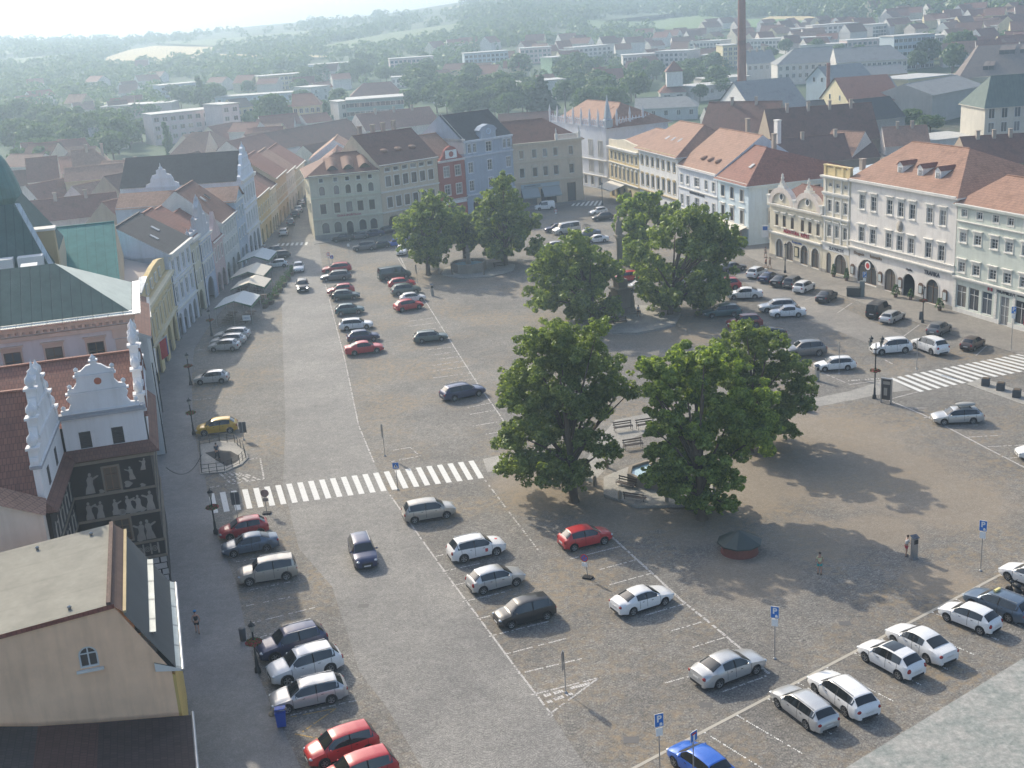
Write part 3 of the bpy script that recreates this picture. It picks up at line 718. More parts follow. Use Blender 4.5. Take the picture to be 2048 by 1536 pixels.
# goldsmith
zl = house('townhouse', 'narrow yellow and white house between the round gables and the wide white house', P3(RA, rd, 13.9), P3(RA, rd, 20.3), 14.0, 13, CRM,
  rows=[([15.5 - 13.9, 17.3 - 13.9, 19.1 - 13.9], 12.65, 0.8, 0.6, False, 'x'), ([1.6, 3.4, 5.3], 9.1, 0.95, 1.7, False, 'sx'), ([1.6, 3.4, 5.3], 5.5, 0.95, 1.75, False, 'sxh'),
        ([4.45], 0.4, 2.8, 2.9, True, 'shopgsB', 'shop_window'), ([1.6], 0.05, 1.15, 3.1, True, 'B', 'door')],
  cornices=[(4.3, 0.35, 0.2), (8.1, 0.35, 0.3), (11.4, 0.5, 0.2), (13.9, 0.35, 0.55)], base=(0.5, BASE))
hood_box(zl, 0.35, 6.05, 8.5, 11.35, -0.02, 0.0, WHT, 'wall_panel') if False else None
q = MB(); q.box(0.05, 6.35, -0.045, -0.004, 3.42, 4.28); q.build('fascia', WHT, zl)
q = MB()
for x in (0.1, 2.3, 4.2, 5.7): q.box(x, x + 0.5, -0.05, 0.45, 0, 1.35)
q.box(0.1, 6.2, 0.05, 0.35, 0, 1.15); q.box(0.0, 6.3, -0.1, 0.5, 1.352, 1.5); q.build('attic', YEL, zl, loc=(0, 0, 14.26))
q = MB()
for x in (0.55, 2.5, 4.35, 6.0): q.box(x - 0.16, x + 0.16, -0.1, -0.003, 4.7, 13.85)
q.build('pilaster', TRIM, zl)
rf_ = MB(); rf_.face([(0, 0.4, 14.3), (6.4, 0.4, 14.3), (6.4, 13, 15.2), (0, 13, 15.2)]); rf_.box(0, 6.4, 0.4, 13, 14.0, 14.28, 0); ro_ = rf_.build('roof', ZINC, zl); chimney(zl, 2.2, 5, 14.2, 16.2, parent=ro_); chimney(zl, 5.0, 7, 14.2, 16.4, parent=ro_)
sign_text(zl, 'ZLATNICTVÍ', 0.62, BLK, 3.4, 3.82, -0.05, bold=0.012)
# wide white house
def dormer(root, parent, x, y, z, w=1.1, h=1.3, run=2.2, rise=0.55, tile=TILE_R):
    t = MB(); t.box(-w / 2, w / 2, 0, run, 0, h, 0); o = t.build('dormer', WHT, parent, loc=(x, y, z))
    r_ = MB(); r_.face([(-w / 2 - .15, -.15, h), (0, -.15, h + rise), (0, run + .5, h + rise), (-w / 2 - .15, run + .5, h)]); r_.face([(0, -.15, h + rise), (w / 2 + .15, -.15, h), (w / 2 + .15, run + .5, h), (0, run + .5, h + rise)]); r_.face([(-w / 2, -.02, h), (w / 2, -.02, h), (0, -.02, h + rise)], 1)
    r_.build('dormer_roof', [tile, WHT], o)
    f, p = win_mesh(0.6, 0.95, False, 'x', FRAME_W, TRIM); k = link('window', f, o, (0, -0.19, 0.15)); link('pane', p, k)
c0 = 20.4
wh = house('townhouse', 'wide white three storey house with orange hipped roof, three dormers and a tobacconist arch', P3(RA, rd, c0), P3(RA, rd, 41.6), 14.4, 18, plaster((0.68, 0.64, 0.59)),
  rows=[([22.9 - c0, 25.37 - c0, 28.75 - c0, 31.03 - c0, 33.3 - c0, 36.65 - c0, 39.1 - c0], 10.45, 1.15, 1.95, False, 'sxhl'), ([22.9 - c0, 25.37 - c0, 28.75 - c0, 31.03 - c0, 33.3 - c0, 36.65 - c0, 39.1 - c0], 5.95, 1.15, 2.0, False, 'sxh'),
        ([24.45 - c0], 0.2, 4.3, 3.4, True, 'shopgsB', 'shop_window'), ([29.4 - c0], 0.1, 2.4, 3.1, True, 'shopgsB', 'shop_window'), ([33.15 - c0], 0.02, 2.5, 3.15, True, 'void'), ([37.8 - c0], 0.1, 2.4, 3.2, True, 'shopgsB', 'shop_window')],
  cornices=[(4.6, 0.35, 0.3), (5.55, 0.25, 0.15), (14.0, 0.4, 0.35)], base=(0.55, BASE), roof=('gable', 4.4, {'run': 8.5, 'hl': 2.0, 'hr': 8.0}), tilemat=TILE_O)
wr = [c for c in wh.children if c.name.startswith('roof')][0]
for x in (7.2, 11.2, 14.6): dormer(wh, wr, x, 2.4, 15.35)
sign_text(wh, 'TRAFIKA', 0.75, BLK, 37.6 - c0, 4.0, -0.05, bold=0.015); sign_text(wh, 'Drogerie', 0.62, BRNL, 22.6 - c0, 4.15); sign_text(wh, 'kosmetika', 0.62, BRNL, 26.3 - c0, 4.2); sign_text(wh, 'Optika', 0.45, BLK, 33.2 - c0, 3.75)
q = MB(); q.lathe([(0.6, 0), (0.6, 0.1), (0.02, 0.16)], seg=16); o = q.build('relief_medallion', BASE, wh, loc=(31.0 - c0, -0.01, 9.2)); o.rotation_euler = (R(90), 0, 0); o.scale = (1, 1.25, 1)
for u in (21.3, 27.4, 31.6, 35.7, 40.3):
    q = MB(); q.vprism([(-0.42, 0), (0.42, 0), (0.42, 1.2), (0.2, 1.45), (-0.2, 1.45), (-0.42, 1.2)], -0.12, -0.004); q.vprism([(-0.3, 0.12), (0.3, 0.12), (0.3, 1.1), (-0.3, 1.1)], -0.14, -0.122, 1); q.build('notice_case', [OAK, flat('poster_paper', (0.45, 0.5, 0.5), 0.6)], wh, loc=(u - c0, -0.075, 1.0))
q = MB(); q.vprism([(0.6 * math.cos(k * math.pi / 8), 0.6 * math.sin(k * math.pi / 8)) for k in range(16)], -0.03, 0.03, 0); q.vprism([(0.42, 0.1), (0.1, 0.42), (-0.3, 0.3), (-0.42, -0.1), (-0.1, -0.42), (0.3, -0.3)], -0.045, -0.031, 1); q.build('round_sign', [WHITE, flat('sign_red', (0.5, 0.05, 0.04), 0.5)], wh, loc=(24.5 - c0, 0.02, 2.75))
# pale green bank house, runs out of the frame
gr = house('townhouse', 'pale green bank house with tall shop windows at the right edge', P3(RA, rd, 41.7), P3(RA, rd, 68), 13.7, 12, GRN,
  rows=[([x - 41.7 for x in (42.9, 45.5, 48.2, 50.6, 53.2, 55.9, 58.4, 61.2, 63.8)], 12.1, 0.95, 0.9, False, 'sx'), ([x - 41.7 for x in (42.9, 45.4, 48.2, 50.6, 53.2, 55.9, 58.4, 61.2, 63.8)], 8.95, 1.15, 1.2, False, 'sxhl'),
        ([x - 41.7 for x in (42.9, 45.4, 48.2, 50.6, 53.2, 55.9, 58.4, 61.2, 63.8)], 5.2, 1.2, 1.25, False, 'sxhl'),
        ([43.05 - 41.7, 45.25 - 41.7, 47.5 - 41.7], 0.75, 1.75, 2.8, False, 'shopg', 'shop_window'), ([50.45 - 41.7], 0.05, 1.45, 3.5, False, 'shopx', 'door'), ([53.1 - 41.7, 56 - 41.7, 59 - 41.7, 62 - 41.7], 0.75, 2.0, 2.8, False, 'shopg', 'shop_window')],
  cornices=[(4.3, 0.35, 0.3), (11.4, 0.2, 0.15), (13.3, 0.4, 0.35)], base=(0.6, TRIM), roof=('gable', 2.9, {'run': 6.0, 'hl': 1.5}), tilemat=TILE_O)
sign_text(gr, 'MONETA', 0.75, BLK, 50.6 - 41.7, 4.1, -0.06, bold=0.02); sign_text(gr, 'MONEY BANK', 0.26, BLK, 53.3 - 41.7, 4.1, -0.06)
q = MB(); q.vprism([(-0.4, -0.35), (-0.1, -0.35), (-0.1, 0.1), (0, 0.0), (0.1, 0.1), (0.1, -0.35), (0.4, -0.35), (0.4, 0.4), (0, 0.15), (-0.4, 0.4)], -0.07, -0.01); q.build('emblem', REDL, gr, loc=(48.0 - 41.7, -0.01, 4.15))
q = MB(); q.box(-0.9, 0.9, -0.05, 0, 0, 1.9, 0); q.box(-0.3, 0.3, -0.08, -0.052, 0.5, 1.3, 1); q.build('cash_machine', [flat('machine_red', (0.28, 0.03, 0.06), 0.4), STEEL], gr, loc=(54.6 - 41.7, -0.004, 0.8))
for x in (41.95, 49.0, 52.0):
    q = MB()
    for k in range(9): q.box(x - 41.7 - 0.22, x - 41.7 + 0.22, -0.09, -0.004, 0.62 + k * 0.4, 0.95 + k * 0.4)
    q.build('pilaster', TRIM, gr)
# ---- far right row
QA, QB = Vector((23.2, 254.8, 0)), Vector((40.3, 193.5, 0)); qd = line_dir(QA, QB)
ev = lambda a, b, n: [a + (b - a) * i / (n - 1) for i in range(n)]
h1 = house('townhouse', 'yellow house with low wavy attic next to the gothic tracery palace', P3(QA, qd, 0.8), P3(QA, qd, 17.3), 10.8, 14, YEL, rows=[(ev(1.6, 15.1, 7), 8.2, 1.0, 1.6, False, 's'), (ev(1.6, 15.1, 7), 4.4, 1.0, 2.3, False, 'sa'), (ev(1.9, 14.6, 5), 0.3, 1.7, 2.5, True, 'shopgB', 'shop_window')],
   cornices=[(3.6, 0.3, 0.25), (7.3, 0.3, 0.15), (10.3, 0.5, 0.5)], roof=('gable', 3.2, {'run': 8.0, 'hl': 5, 'hr': 3, 'y0': 0.8}), tilemat=TILE_O, sm=TRIM)
q = MB(); pp = [(x, 1.3 + 0.5 * math.sin(x / 16.5 * math.pi) ** 4 * (1)) for x in ev(16.3, 0.2, 17)]; q.vprism([(0.2, 0), (16.3, 0)] + pp, 0.0, 0.5); q.build('attic', CRM, h1, loc=(0, 0, 10.82))
awning(h1, 1.0, 9.0, 3.6, 3.2, 1.0, flat('cream_canvas', (0.62, 0.58, 0.50), 0.8))
h2 = house('townhouse', 'white house with ochre framed windows and orange hipped roof behind the lime trees', P3(QA, qd, 17.4), P3(QA, qd, 35.9), 12.0, 15, WHT, rows=[(ev(1.6, 16.9, 7), 8.7, 1.15, 1.8, False, 's'), (ev(1.6, 16.9, 7), 4.7, 1.15, 2.2, False, 'sa'), (ev(2.2, 16.3, 5), 0.3, 1.9, 2.6, True, 'shopgB', 'shop_window')],
   cornices=[(3.7, 0.3, 0.25), (11.5, 0.5, 0.4)], roof=('gable', 4.5, {'run': 8.0, 'hl': 2.0, 'hr': 5.5, 'ov': 0.8}), tilemat=TILE_O, sm=OCH, skylights=[(6.5, 3.4, 0.8, 1.1, R(29), 13.9), (9.3, 3.4, 0.8, 1.1, R(29), 13.9), (12.2, 3.4, 0.8, 1.1, R(29), 13.9)])
sign_text(h2, 'RESTAURACE', 0.5, BLK, 9.0, 3.35, bold=0.01)
h3 = house('townhouse', 'white house with large orange gable roof, eyebrow vents and a small balcony', P3(QA, qd, 36.1), P3(QA, qd, 52.2), 10.5, 17, plaster((0.58, 0.60, 0.63)), rows=[([1.5, 4.1, 11.7, 14.6], 7.3, 1.1, 1.6, False, 'sxl'), ([7.9], 7.3, 1.9, 1.6, False, 'sxl'), ([1.5, 4.1, 11.7, 14.6], 3.4, 1.1, 1.8, False, 'sxl'), ([7.9], 3.0, 1.6, 2.3, False, 'sx', 'balcony_door'), ([2.5, 8, 13.5], 0.2, 2.0, 2.2, True, 'shopgB', 'shop_window')],
   cornices=[(2.55, 0.2, 0.15), (6.3, 0.25, 0.12), (10.1, 0.4, 0.35)], roof=('gable', 5.8, {'run': 8.5, 'ov': 0.5}), tilemat=TILE_O)
sign_text(h3, 'RESTAURACE NA MOSTĚ', 0.55, BLK, 8.0, 6.0, -0.05, bold=0.01)
r3 = [c for c in h3.children if c.name.startswith('roof')][0]
for x in (6.5, 9.3, 12.2):
    q = MB(); q.ell((0, 0, 0), (0.9, 0.9, 0.45), seg=12, rg=6); q.build('eyebrow_vent', TILE_O, r3, loc=(x, 2.3, 12.05))
q = MB(); q.box(6.6, 9.2, -1.0, -0.05, 2.8, 2.95)
for k in range(10): q.box(6.65 + k * 0.28, 6.69 + k * 0.28, -1.0, -0.96, 2.95, 3.9)
q.box(6.6, 9.2, -1.02, -0.94, 3.9, 3.96); q.build('balcony', IRON, h3)
h4 = house('corner_house', 'pale blue corner house with red hipped roof and grey side wall beside the street gap', P3(QA, qd, 52.4), P3(QA, qd, 63.6), 10.2, 22, BLU, rows=[([1.9, 5.3, 8.9], 7.0, 1.35, 1.9, False, 'slB'), ([1.9, 5.3, 8.9], 3.3, 1.35, 2.2, False, 'shB'), ([2.5, 7.5], 0.2, 2.6, 2.2, False, 'shopgB', 'shop_window')],
   cornices=[(2.75, 0.2, 0.15), (9.8, 0.4, 0.3)], roof=('gable', 4.6, {'run': 7.0, 'hl': 0, 'hr': 7.0, 'ov': 0.8}), tilemat=TILE_R, side_rows=[('R', (4.2, 12.5), 6.9, 1.35, 2.0, False, 'slB'), ('R', (4.2, 12.5), 3.3, 1.35, 2.2, False, 'shB'), ('R', (4.2,), 0.9, 1.2, 1.6, False, 'slB')],
   skylights=[(6.8, 2.9, 0.8, 1.0, R(33), 12.3)])
awning(h4, 0.3, 10.8, 3.1, 4.2, 1.3, flat('cream_canvas', (0.62, 0.58, 0.50), 0.8)); chimney(h4, 3, 9, 13, 16.8); chimney(h3, 4, 12, 14, 18); chimney(h3, 15, 12, 14.5, 18.5, 1.3, 0.7, WHT)
# ---- far front (facing the camera)
F0, F1, K0, K1 = G(631, 481), G(769, 467), G(1032, 415), G(1168, 400); fd = line_dir(F0, F1)
yb = house('bank_building', 'pale yellow corner bank building with three large eyebrow dormers on its hipped roof', F0, F1, 12.1, 14, YGR, rows=[([2.2, 4.9, 7.1, 9.2, 11.4], 10.6, 0.85, 0.85, False, 's'), ([2.2, 4.9, 7.1, 9.2, 11.4], 8.3, 1.0, 1.65, True, 'sB'), ([2.1, 4.7, 7.0, 9.1, 11.3], 4.8, 1.1, 1.9, False, 'shB'), ([2.2, 4.5, 9.2, 11.3], 1.15, 1.35, 2.0, True, 'sB'), ([6.75], 0.05, 1.3, 3.0, True, 'sB', 'door')],
   cornices=[(3.75, 0.3, 0.2), (7.75, 0.3, 0.2), (11.7, 0.4, 0.4)], base=(0.9, BASE), roof=('gable', 3.2, {'run': 6.0, 'hl': 5.5, 'ov': 0.7}), tilemat=TILE_B, side_rows=[('L', (3, 7, 11), 8.3, 1.0, 1.65, True, 'sB'), ('L', (3, 7, 11), 4.8, 1.1, 1.9, False, 'sB')], sm=plaster((0.56, 0.56, 0.44)))
ybr = [c for c in yb.children if c.name.startswith('roof')][0]
for x in (4.6, 7.6, 10.7):
    q = MB(); rows = []
    for k in range(9):
        y = k / 8 * 3.6; rows.append([((i - 6) / 6 * 1.35, y, 0.95 * math.cos((i - 6) / 6 * math.pi / 2) ** 1.5 * (1 - y / 5.5) + y * 0.53) for i in range(13)])
    q.grid(rows, 0); q.face([p for p in rows[0]] , 1); q.build('eyebrow_dormer', [TILE_O, GLASS], ybr, loc=(x, 0.9, 12.55))
sign_text(yb, 'ČESKÁ SPOŘITELNA', 0.5, REDL, 6.8, 4.2, -0.09, bold=0.01)
fl2 = line_dir(F1, K0); SP = (K0 - F1).length
h5 = house('townhouse', 'beige house with paired windows and brown roof with three small eyebrow vents', P3(F1, fl2, 0.05), P3(F1, fl2, 13.7), 12.9, 15, BGE, rows=[(ev(1.9, 11.9, 6), 11.5, 1.2, 0.8, False, 's'), (ev(1.9, 11.9, 6), 8.7, 1.2, 1.95, False, 'sB'), (ev(1.9, 11.9, 6), 4.7, 1.2, 2.0, False, 'sB'), ([2.5, 6.8, 11.2], 0.1, 2.6, 3.2, True, 'void')],
   cornices=[(3.8, 0.25, 0.15), (7.6, 0.3, 0.15), (12.5, 0.4, 0.35)], roof=('gable', 5.2, {'run': 8.0, 'ov': 0.6}), tilemat=TILE_B, chimneys=[(3, 10, 15, 19.5, ()), (6, 10, 15, 19.5, ()), (8.8, 10.5, 15, 19.6, ()), (11.0, 10, 15, 19.8, ())])
h5r = [c for c in h5.children if c.name.startswith('roof')][0]
for x in (3.6, 6.9, 10.2):
    q = MB(); q.ell((0, 0, 0), (0.8, 1.0, 0.45), seg=12, rg=6); q.build('eyebrow_vent', TILE_O, h5r, loc=(x, 3.3, 15.0))
h6 = house('townhouse', 'narrow dark red baroque house with white framed round gable', P3(F1, fl2, 13.8), P3(F1, fl2, 20.4), 11.9, 15, RDW, rows=[([2.0, 4.8], 8.6, 1.3, 2.0, False, 'sx'), ([2.0, 4.8], 5.0, 1.3, 2.0, False, 'sx'), ([3.4], 0.2, 3.0, 3.0, True, 'shopgB', 'shop_window')],
   cornices=[(3.8, 0.3, 0.2), (11.5, 0.4, 0.3)], roof=('gable', 4.5, {'run': 8, 'y0': 0.7}), tilemat=TILE_O, sm=plaster((0.6, 0.55, 0.52)))
q = MB(); q.vprism([(0.5, 0), (6.1, 0), (5.2, 0.9), (4.9, 1.7), (4.2, 2.3), (3.3, 2.6), (2.4, 2.3), (1.7, 1.7), (1.4, 0.9)], -0.1, 0.5, 0); q.vprism([(1.9, 0.2), (4.7, 0.2), (4.7, 1.8), (1.9, 1.8)], -0.16, -0.102, 1); q.vprism([(3.3 + 0.55 * math.cos(k * math.pi / 6), 1.0 + 0.55 * math.sin(k * math.pi / 6)) for k in range(12)], -0.22, -0.162, 0); q.build('gable', [RDW, WHT], h6, loc=(0, 0, 11.95))
q = MB(); q.box(0.4, 6.4, -0.14, -0.004, 0.0, 0.55); q.build('fascia', WHT, h6, loc=(0, 0, 3.2))
h7 = house('townhouse', 'tall blue grey house with ornate central dormer gable and dark roof', P3(F1, fl2, 20.5), P3(F1, fl2, SP), 15.0, 15, GRB, rows=[([1.4, 2.7, 10.4, 11.6], 12.5, 0.85, 1.8, False, 'sx'), ([1.4, 6.3, 11.2], 8.6, 1.2, 2.1, False, 'sx'), ([1.4, 6.3, 11.2], 5.0, 1.2, 2.1, False, 'sx'), ([6.3], 12.3, 1.5, 2.0, False, 'sx'), ([2.6, 10.2], 0.1, 2.4, 3.3, True, 'void'), ([6.3], 0.1, 2.4, 3.3, True, 'void')],
   cornices=[(4.1, 0.3, 0.2), (11.7, 0.3, 0.2), (14.6, 0.4, 0.3)], roof=('gable', 4.8, {'run': 7, 'y0': 0.3, 'ov': 0.3}), tilemat=TILE_D, sm=plaster((0.52, 0.55, 0.60)))
q = MB(); q.vprism([(4.4, 0), (8.2, 0), (8.2, 1.2), (8.6, 1.6), (7.8, 2.3), (6.3, 2.7), (4.8, 2.3), (4.0, 1.6), (4.4, 1.2)], -0.15, 1.5); q.build('gable', GRB, h7, loc=(0, 0, 15.02))
q = MB(); q.lathe([(0.6, 0.0), (0.6, 0.1), (0.42, 0.1), (0.4, 0.0)], seg=14); o = q.build('round_window', plaster((0.44, 0.52, 0.62)), h7, loc=(6.3, -0.16, 16.3)); o.rotation_euler = (R(90), 0, 0)
q = MB(); q.face([(-0.4, -0.3, 15.0), (-0.4, 12, 15.2), (0.4, 12, 15.2), (0.4, -0.3, 15.0)]); q.vprism([(-0.25, 12.5), (0.25, 12.5), (0.25, 15.4), (-0.25, 15.4)], -0.1, 8); q.face([(0.26, 0.2, 15.3), (0.26, 7.5, 20.2), (0.26, 10.2, 16)]); q.build('party_wall', plaster((0.5, 0.48, 0.45)), h7, loc=(0.1, 0, 0))
h8 = house('corner_house', 'long beige neo renaissance corner house with pedimented windows and a shop awning', K0, K1, 13.0, 15, CRM if False else plaster((0.50, 0.42, 0.32)), rows=[([1.8, 4.6, 6.9, 9.2, 12.6], 9.75, 1.0, 1.8, False, 's'), ([1.8, 4.6, 6.9, 9.2, 12.6], 5.9, 1.1, 2.0, False, 'sp'), ([3.0, 7.3], 0.1, 3.4, 3.2, False, 'shopgB', 'shop_window'), ([12.4], 0.1, 1.9, 3.9, False, 'B', 'door')],
   cornices=[(4.7, 0.35, 0.25), (9.0, 0.25, 0.15), (12.5, 0.5, 0.5)], roof=('gable', 4.0, {'run': 7, 'hr': 6, 'ov': 0.5}), tilemat=TILE_B, side_rows=[('R', (2.5, 5.5), 9.75, 1.0, 1.8, False, 's'), ('R', (2.5, 5.5), 5.9, 1.1, 2.0, False, 'sp')], sm=plaster((0.52, 0.46, 0.36)))
q = MB(); q.box(1.3, 9.7, -0.25, -0.05, 3.75, 4.5); q.build('fascia', flat('pale_blue_fascia', (0.35, 0.42, 0.45), 0.6), h8); awning(h8, 1.3, 5.0, 3.7, 1.6, 1.7, flat('grey_canvas', (0.28, 0.32, 0.33), 0.8)); awning(h8, 5.8, 9.7, 3.7, 1.6, 1.7, flat('grey_canvas', (0.28, 0.32, 0.33), 0.8)); sign_text(h8, 'KNIHKUPECTVÍ', 0.5, BLK, 3.7, 4.12, -0.28)
q = MB()
for k in range(26): q.box(9.6 + k * 0.19, 9.7 + k * 0.19, -0.1, 0.0, 0, 0.9)
q.box(9.5, 14.6, -0.15, 0.1, 0.9, 1.05); q.box(9.5, 14.6, -0.15, 0.1, -0.05, 0.05)
for x in (9.4, 14.4): q.box(x - 0.25, x + 0.25, -0.25, 0.25, -0.05, 1.25); q.lathe([(0.2, 1.25), (0.1, 1.6), (0.16, 1.8), (0.01, 2.5)], x, 0, 6)
q.build('balustrade', TRIM, h8, loc=(0, -0.3, 13.05))
# gothic palace with tracery parapet behind, corner towards the square
GA = G(1216, 381); gH = Hat(GA, 256)
gl = Vector((G(1102, 243, gH).x, G(1102, 243, gH).y, 0)); gr2 = Vector((G(1304, 243, gH).x, G(1304, 243, gH).y, 0))
def parapet(root, W, H, mat):
    q = MB(); n = int(W / 0.9)
    q.box(0, W, -0.2, 0.1, 0, 0.25); q.box(0, W, -0.15, 0.05, 1.25, 1.4)
    for k in range(n + 1):
        x = W * k / n; q.box(x - 0.07, x + 0.07, -0.15, 0.05, 0.25, 1.25); 
        if k < n: q.vprism([(x + 0.1, 0.25), (x + 0.3, 0.25), (x + 0.75, 1.25), (x + 0.6, 1.25)], -0.1, 0.0)
        q.vprism([(x - 0.15, 1.4), (x + 0.15, 1.4), (x, 1.95)], -0.1, 0.0)
    for k in range(0, n + 1, 4): q.lathe([(0.25, 0), (0.25, 2.3), (0.3, 2.4), (0.01, 4.0)], W * k / n, -0.2, 6, smooth=False)
    q.build('tracery_parapet', mat, root, loc=(0, 0, H + 0.02))
GW = plaster((0.52, 0.54, 0.58))
g1 = house('gothic_palace', 'pale gothic corner palace with stone tracery parapet and lancet windows behind the square', gl, GA, gH, 16, GW, rows=[([24.9 - k for k in (13.2, 12.5, 11.8, 7.4, 6.7, 6.0, 3.2, 2.5, 1.8)], gH * 0.52, 0.5, 3.6, True, 's'), ([24.9 - k for k in (7.4, 6.7, 6.0, 3.2, 2.5, 1.8)], gH * 0.26, 0.5, 2.7, True, 's'), ([24.9 - k for k in (9.5, 6.5, 3.2)], 0.6, 1.3, 2.0, False, 's')], cornices=[(gH * .46, 0.25, 0.25), (gH * .2, 0.25, 0.25)], roof=('gable', 4.5, {'run': 7, 'hr': 6, 'hl': 4, 'y0': 0.6}), tilemat=TILE_O)
parapet(g1, (GA - gl).length, gH, GW)
g2w = (gr2 - GA).length - 3
g2 = house('gothic_wing', 'long side wing of the gothic palace with tracery parapet above the yellow house', GA + line_dir(GA, gr2) * 3, gr2, gH, 10, GW, rows=[(ev(2, g2w - 2, 6), gH * 0.52, 0.9, 3.0, True, 's')], roof=('gable', 3.6, {'run': 5, 'hl': 4, 'hr': 2, 'y0': 0.6}), tilemat=TILE_B); parapet(g2, g2w, gH, GW)
q = MB(); q.lathe([(1.1, 0), (1.1, 1.5), (1.25, 1.6), (0.9, 1.8), (0.02, 7.0)], seg=6, smooth=False); q.build('corner_spire', flat('spire_sheet', (0.36, 0.42, 0.46), 0.5), g1, loc=((GA - gl).length - 0.6, 0.9, gH))
# ---- left row, seen at a grazing angle
LA, LB = Vector((-44.2, 156, 0)), Vector((-45, 218, 0)); ld_ = line_dir(LA, LB)
L0 = Vector((-41.7, 135.3, 0)); l0d = line_dir(L0, LA); L0W = (LA - L0).length
y1 = house('arcaded_house', 'yellow arcaded house with curved attic and flags, beyond the pink town palace', L0, LA - l0d * 0.05, 9.6, 15, YEL, rows=[(ev(2.6, 18.6, 6), 5.0, 1.15, 2.4, False, 'sxh'), ([3.2, 8.4, 13.4, 18.2], 0.02, 3.2, 3.9, True, 'void')], cornices=[(4.3, 0.35, 0.3), (9.1, 0.5, 0.5)], sm=plaster((0.58, 0.52, 0.38)))
q = MB(); q.vprism([(1.0, 0), (20.5, 0), (20.5, 1.6), (16, 2.2), (11.5, 2.2), (6, 1.8), (1.0, 0.9)], 0.5, 1.1); q.build('attic', YEL, y1, loc=(0, 0, 9.7))
for u in (4.5, 8.0, 11.5, 15.0): f, p = win_mesh(0.9, 1.1, False, 'sx', FRAME_W, TRIM); k = link('window', f, y1, (u, 0.33, 10.0)); link('pane', p, k)
q = MB(); q.face([(0.2, 1.1, 10.2), (20.6, 1.1, 10.2), (20.6, 8, 12.3), (0.2, 8, 12.3)]); q.face([(0.2, 15, 10), (0.2, 8, 12.3), (20.6, 8, 12.3), (20.6, 15, 10)]); q.face([(0.2, 1.1, 10.2), (0.2, 8, 12.3), (0.2, 15, 10)], 1); q.build('roof', [flat('pink_grey_sheet', (0.38, 0.33, 0.30), 0.6), YEL], y1)
q = MB(); q.box(0.9, 6.0, 0.35, 1.25, 0.92, 1.15); o = q.build('attic_coping', ZINC, y1, loc=(0, 0, 9.72)); o.rotation_euler = (0, R(-10), 0)
for k, (cc, nm) in enumerate((((0.5, 0.03, 0.04), 'red'), ((0.03, 0.06, 0.3), 'blue'), ((0.6, 0.6, 0.62), 'white'))):
    q = MB(); q.tube([(0, 0, 4.4), (0, -1.5, 5.4)], 0.03, 6, 0); q.grid([[(0, -1.45 + j * 0.1, 5.35 - j * 0.06 - i * 0.45) for j in range(9)] for i in range(6)], 1); fo_ = q.build('flag', [WHITE, flat('flag_' + nm, cc, 0.8)], None, loc=L0 + l0d * (1.2 + k * 0.55) + Vector((0, 0, 0)), rz=math.atan2(l0d.y, l0d.x)); tag(fo_, nm + ' flag hanging above the arcade of the yellow house', 'flag', 'flags on the yellow house')
w1 = house('townhouse', 'tall white and blue shaded house with dark tiled roof and high blank gable wall', P3(LA, ld_, 0.05), P3(LA, ld_, 12.4), 11.6, 13, plaster((0.52, 0.54, 0.58)), rows=[(ev(1.8, 10.6, 4), 8.2, 1.2, 2.2, False, 'sxh'), (ev(1.8, 10.6, 4), 4.6, 1.2, 2.2, False, 'sxh'), (ev(1.9, 10.5, 4), 0.02, 2.0, 3.1, True, 'void')], cornices=[(3.7, 0.3, 0.2), (7.6, 0.25, 0.15), (10.9, 0.7, 0.5)], roof=('gable', 4.0, {'run': 6.4}), tilemat=TILE_D, skylights=[(4.2, 2.6, 0.7, 1.2, R(32), 13.25), (8.2, 3.4, 0.7, 1.2, R(32), 13.75)])
n1 = house('townhouse', 'narrow olive yellow arcaded house with dark cornice between white and grey blue neighbours', P3(LA, ld_, 12.5), P3(LA, ld_, 17.5), 11.2, 13, YGR, rows=[([1.4, 3.6], 7.6, 0.9, 1.8, False, 's'), ([1.4, 3.6], 4.5, 0.9, 1.8, False, 's'), ([2.5], 0.02, 3.0, 3.4, True, 'void')], cornices=[(10.7, 0.5, 0.5)], roof=('gable', 4.2, {'run': 6}), tilemat=TILE_R)
n2 = house('townhouse', 'grey blue arcaded house with stepped late gothic gable and finials', P3(LA, ld_, 17.6), P3(LA, ld_, 25.8), 10.2, 13, plaster((0.40, 0.44, 0.52)), rows=[(ev(1.5, 6.7, 4), 7.2, 0.9, 2.0, False, 's'), (ev(1.5, 6.7, 4), 4.4, 0.9, 1.9, False, 's'), ([4.1], 0.02, 4.6, 3.9, True, 'void')], cornices=[(6.6, 0.25, 0.15), (9.8, 0.4, 0.3)], roof=('gable', 4.2, {'run': 6, 'y0': 0.8}), tilemat=TILE_R)
q = MB(); q.vprism([(-4.5, 0), (8.1, 0), (8.1, 1.3), (6.5, 1.3), (6.5, 2.9), (5.0, 2.9), (5.0, 4.2), (3.6, 5.4), (2.2, 4.2), (2.2, 2.9), (0.0, 2.9), (0.0, 1.6), (-4.5, 1.6)], 0.0, 0.7)
for x, z in ((8.0, 1.3), (6.4, 2.9), (5, 4.2), (3.6, 5.4), (2.2, 4.2), (0, 2.9), (-4.4, 1.6), (-2, 1.6)): q.lathe([(0.3, z), (0.3, z + 0.3), (0.12, z + 0.4), (0.02, z + 0.8)], x, 0.35, 6)
q.build('gable', plaster((0.42, 0.42, 0.44)), n2, loc=(0, 0, 10.22))
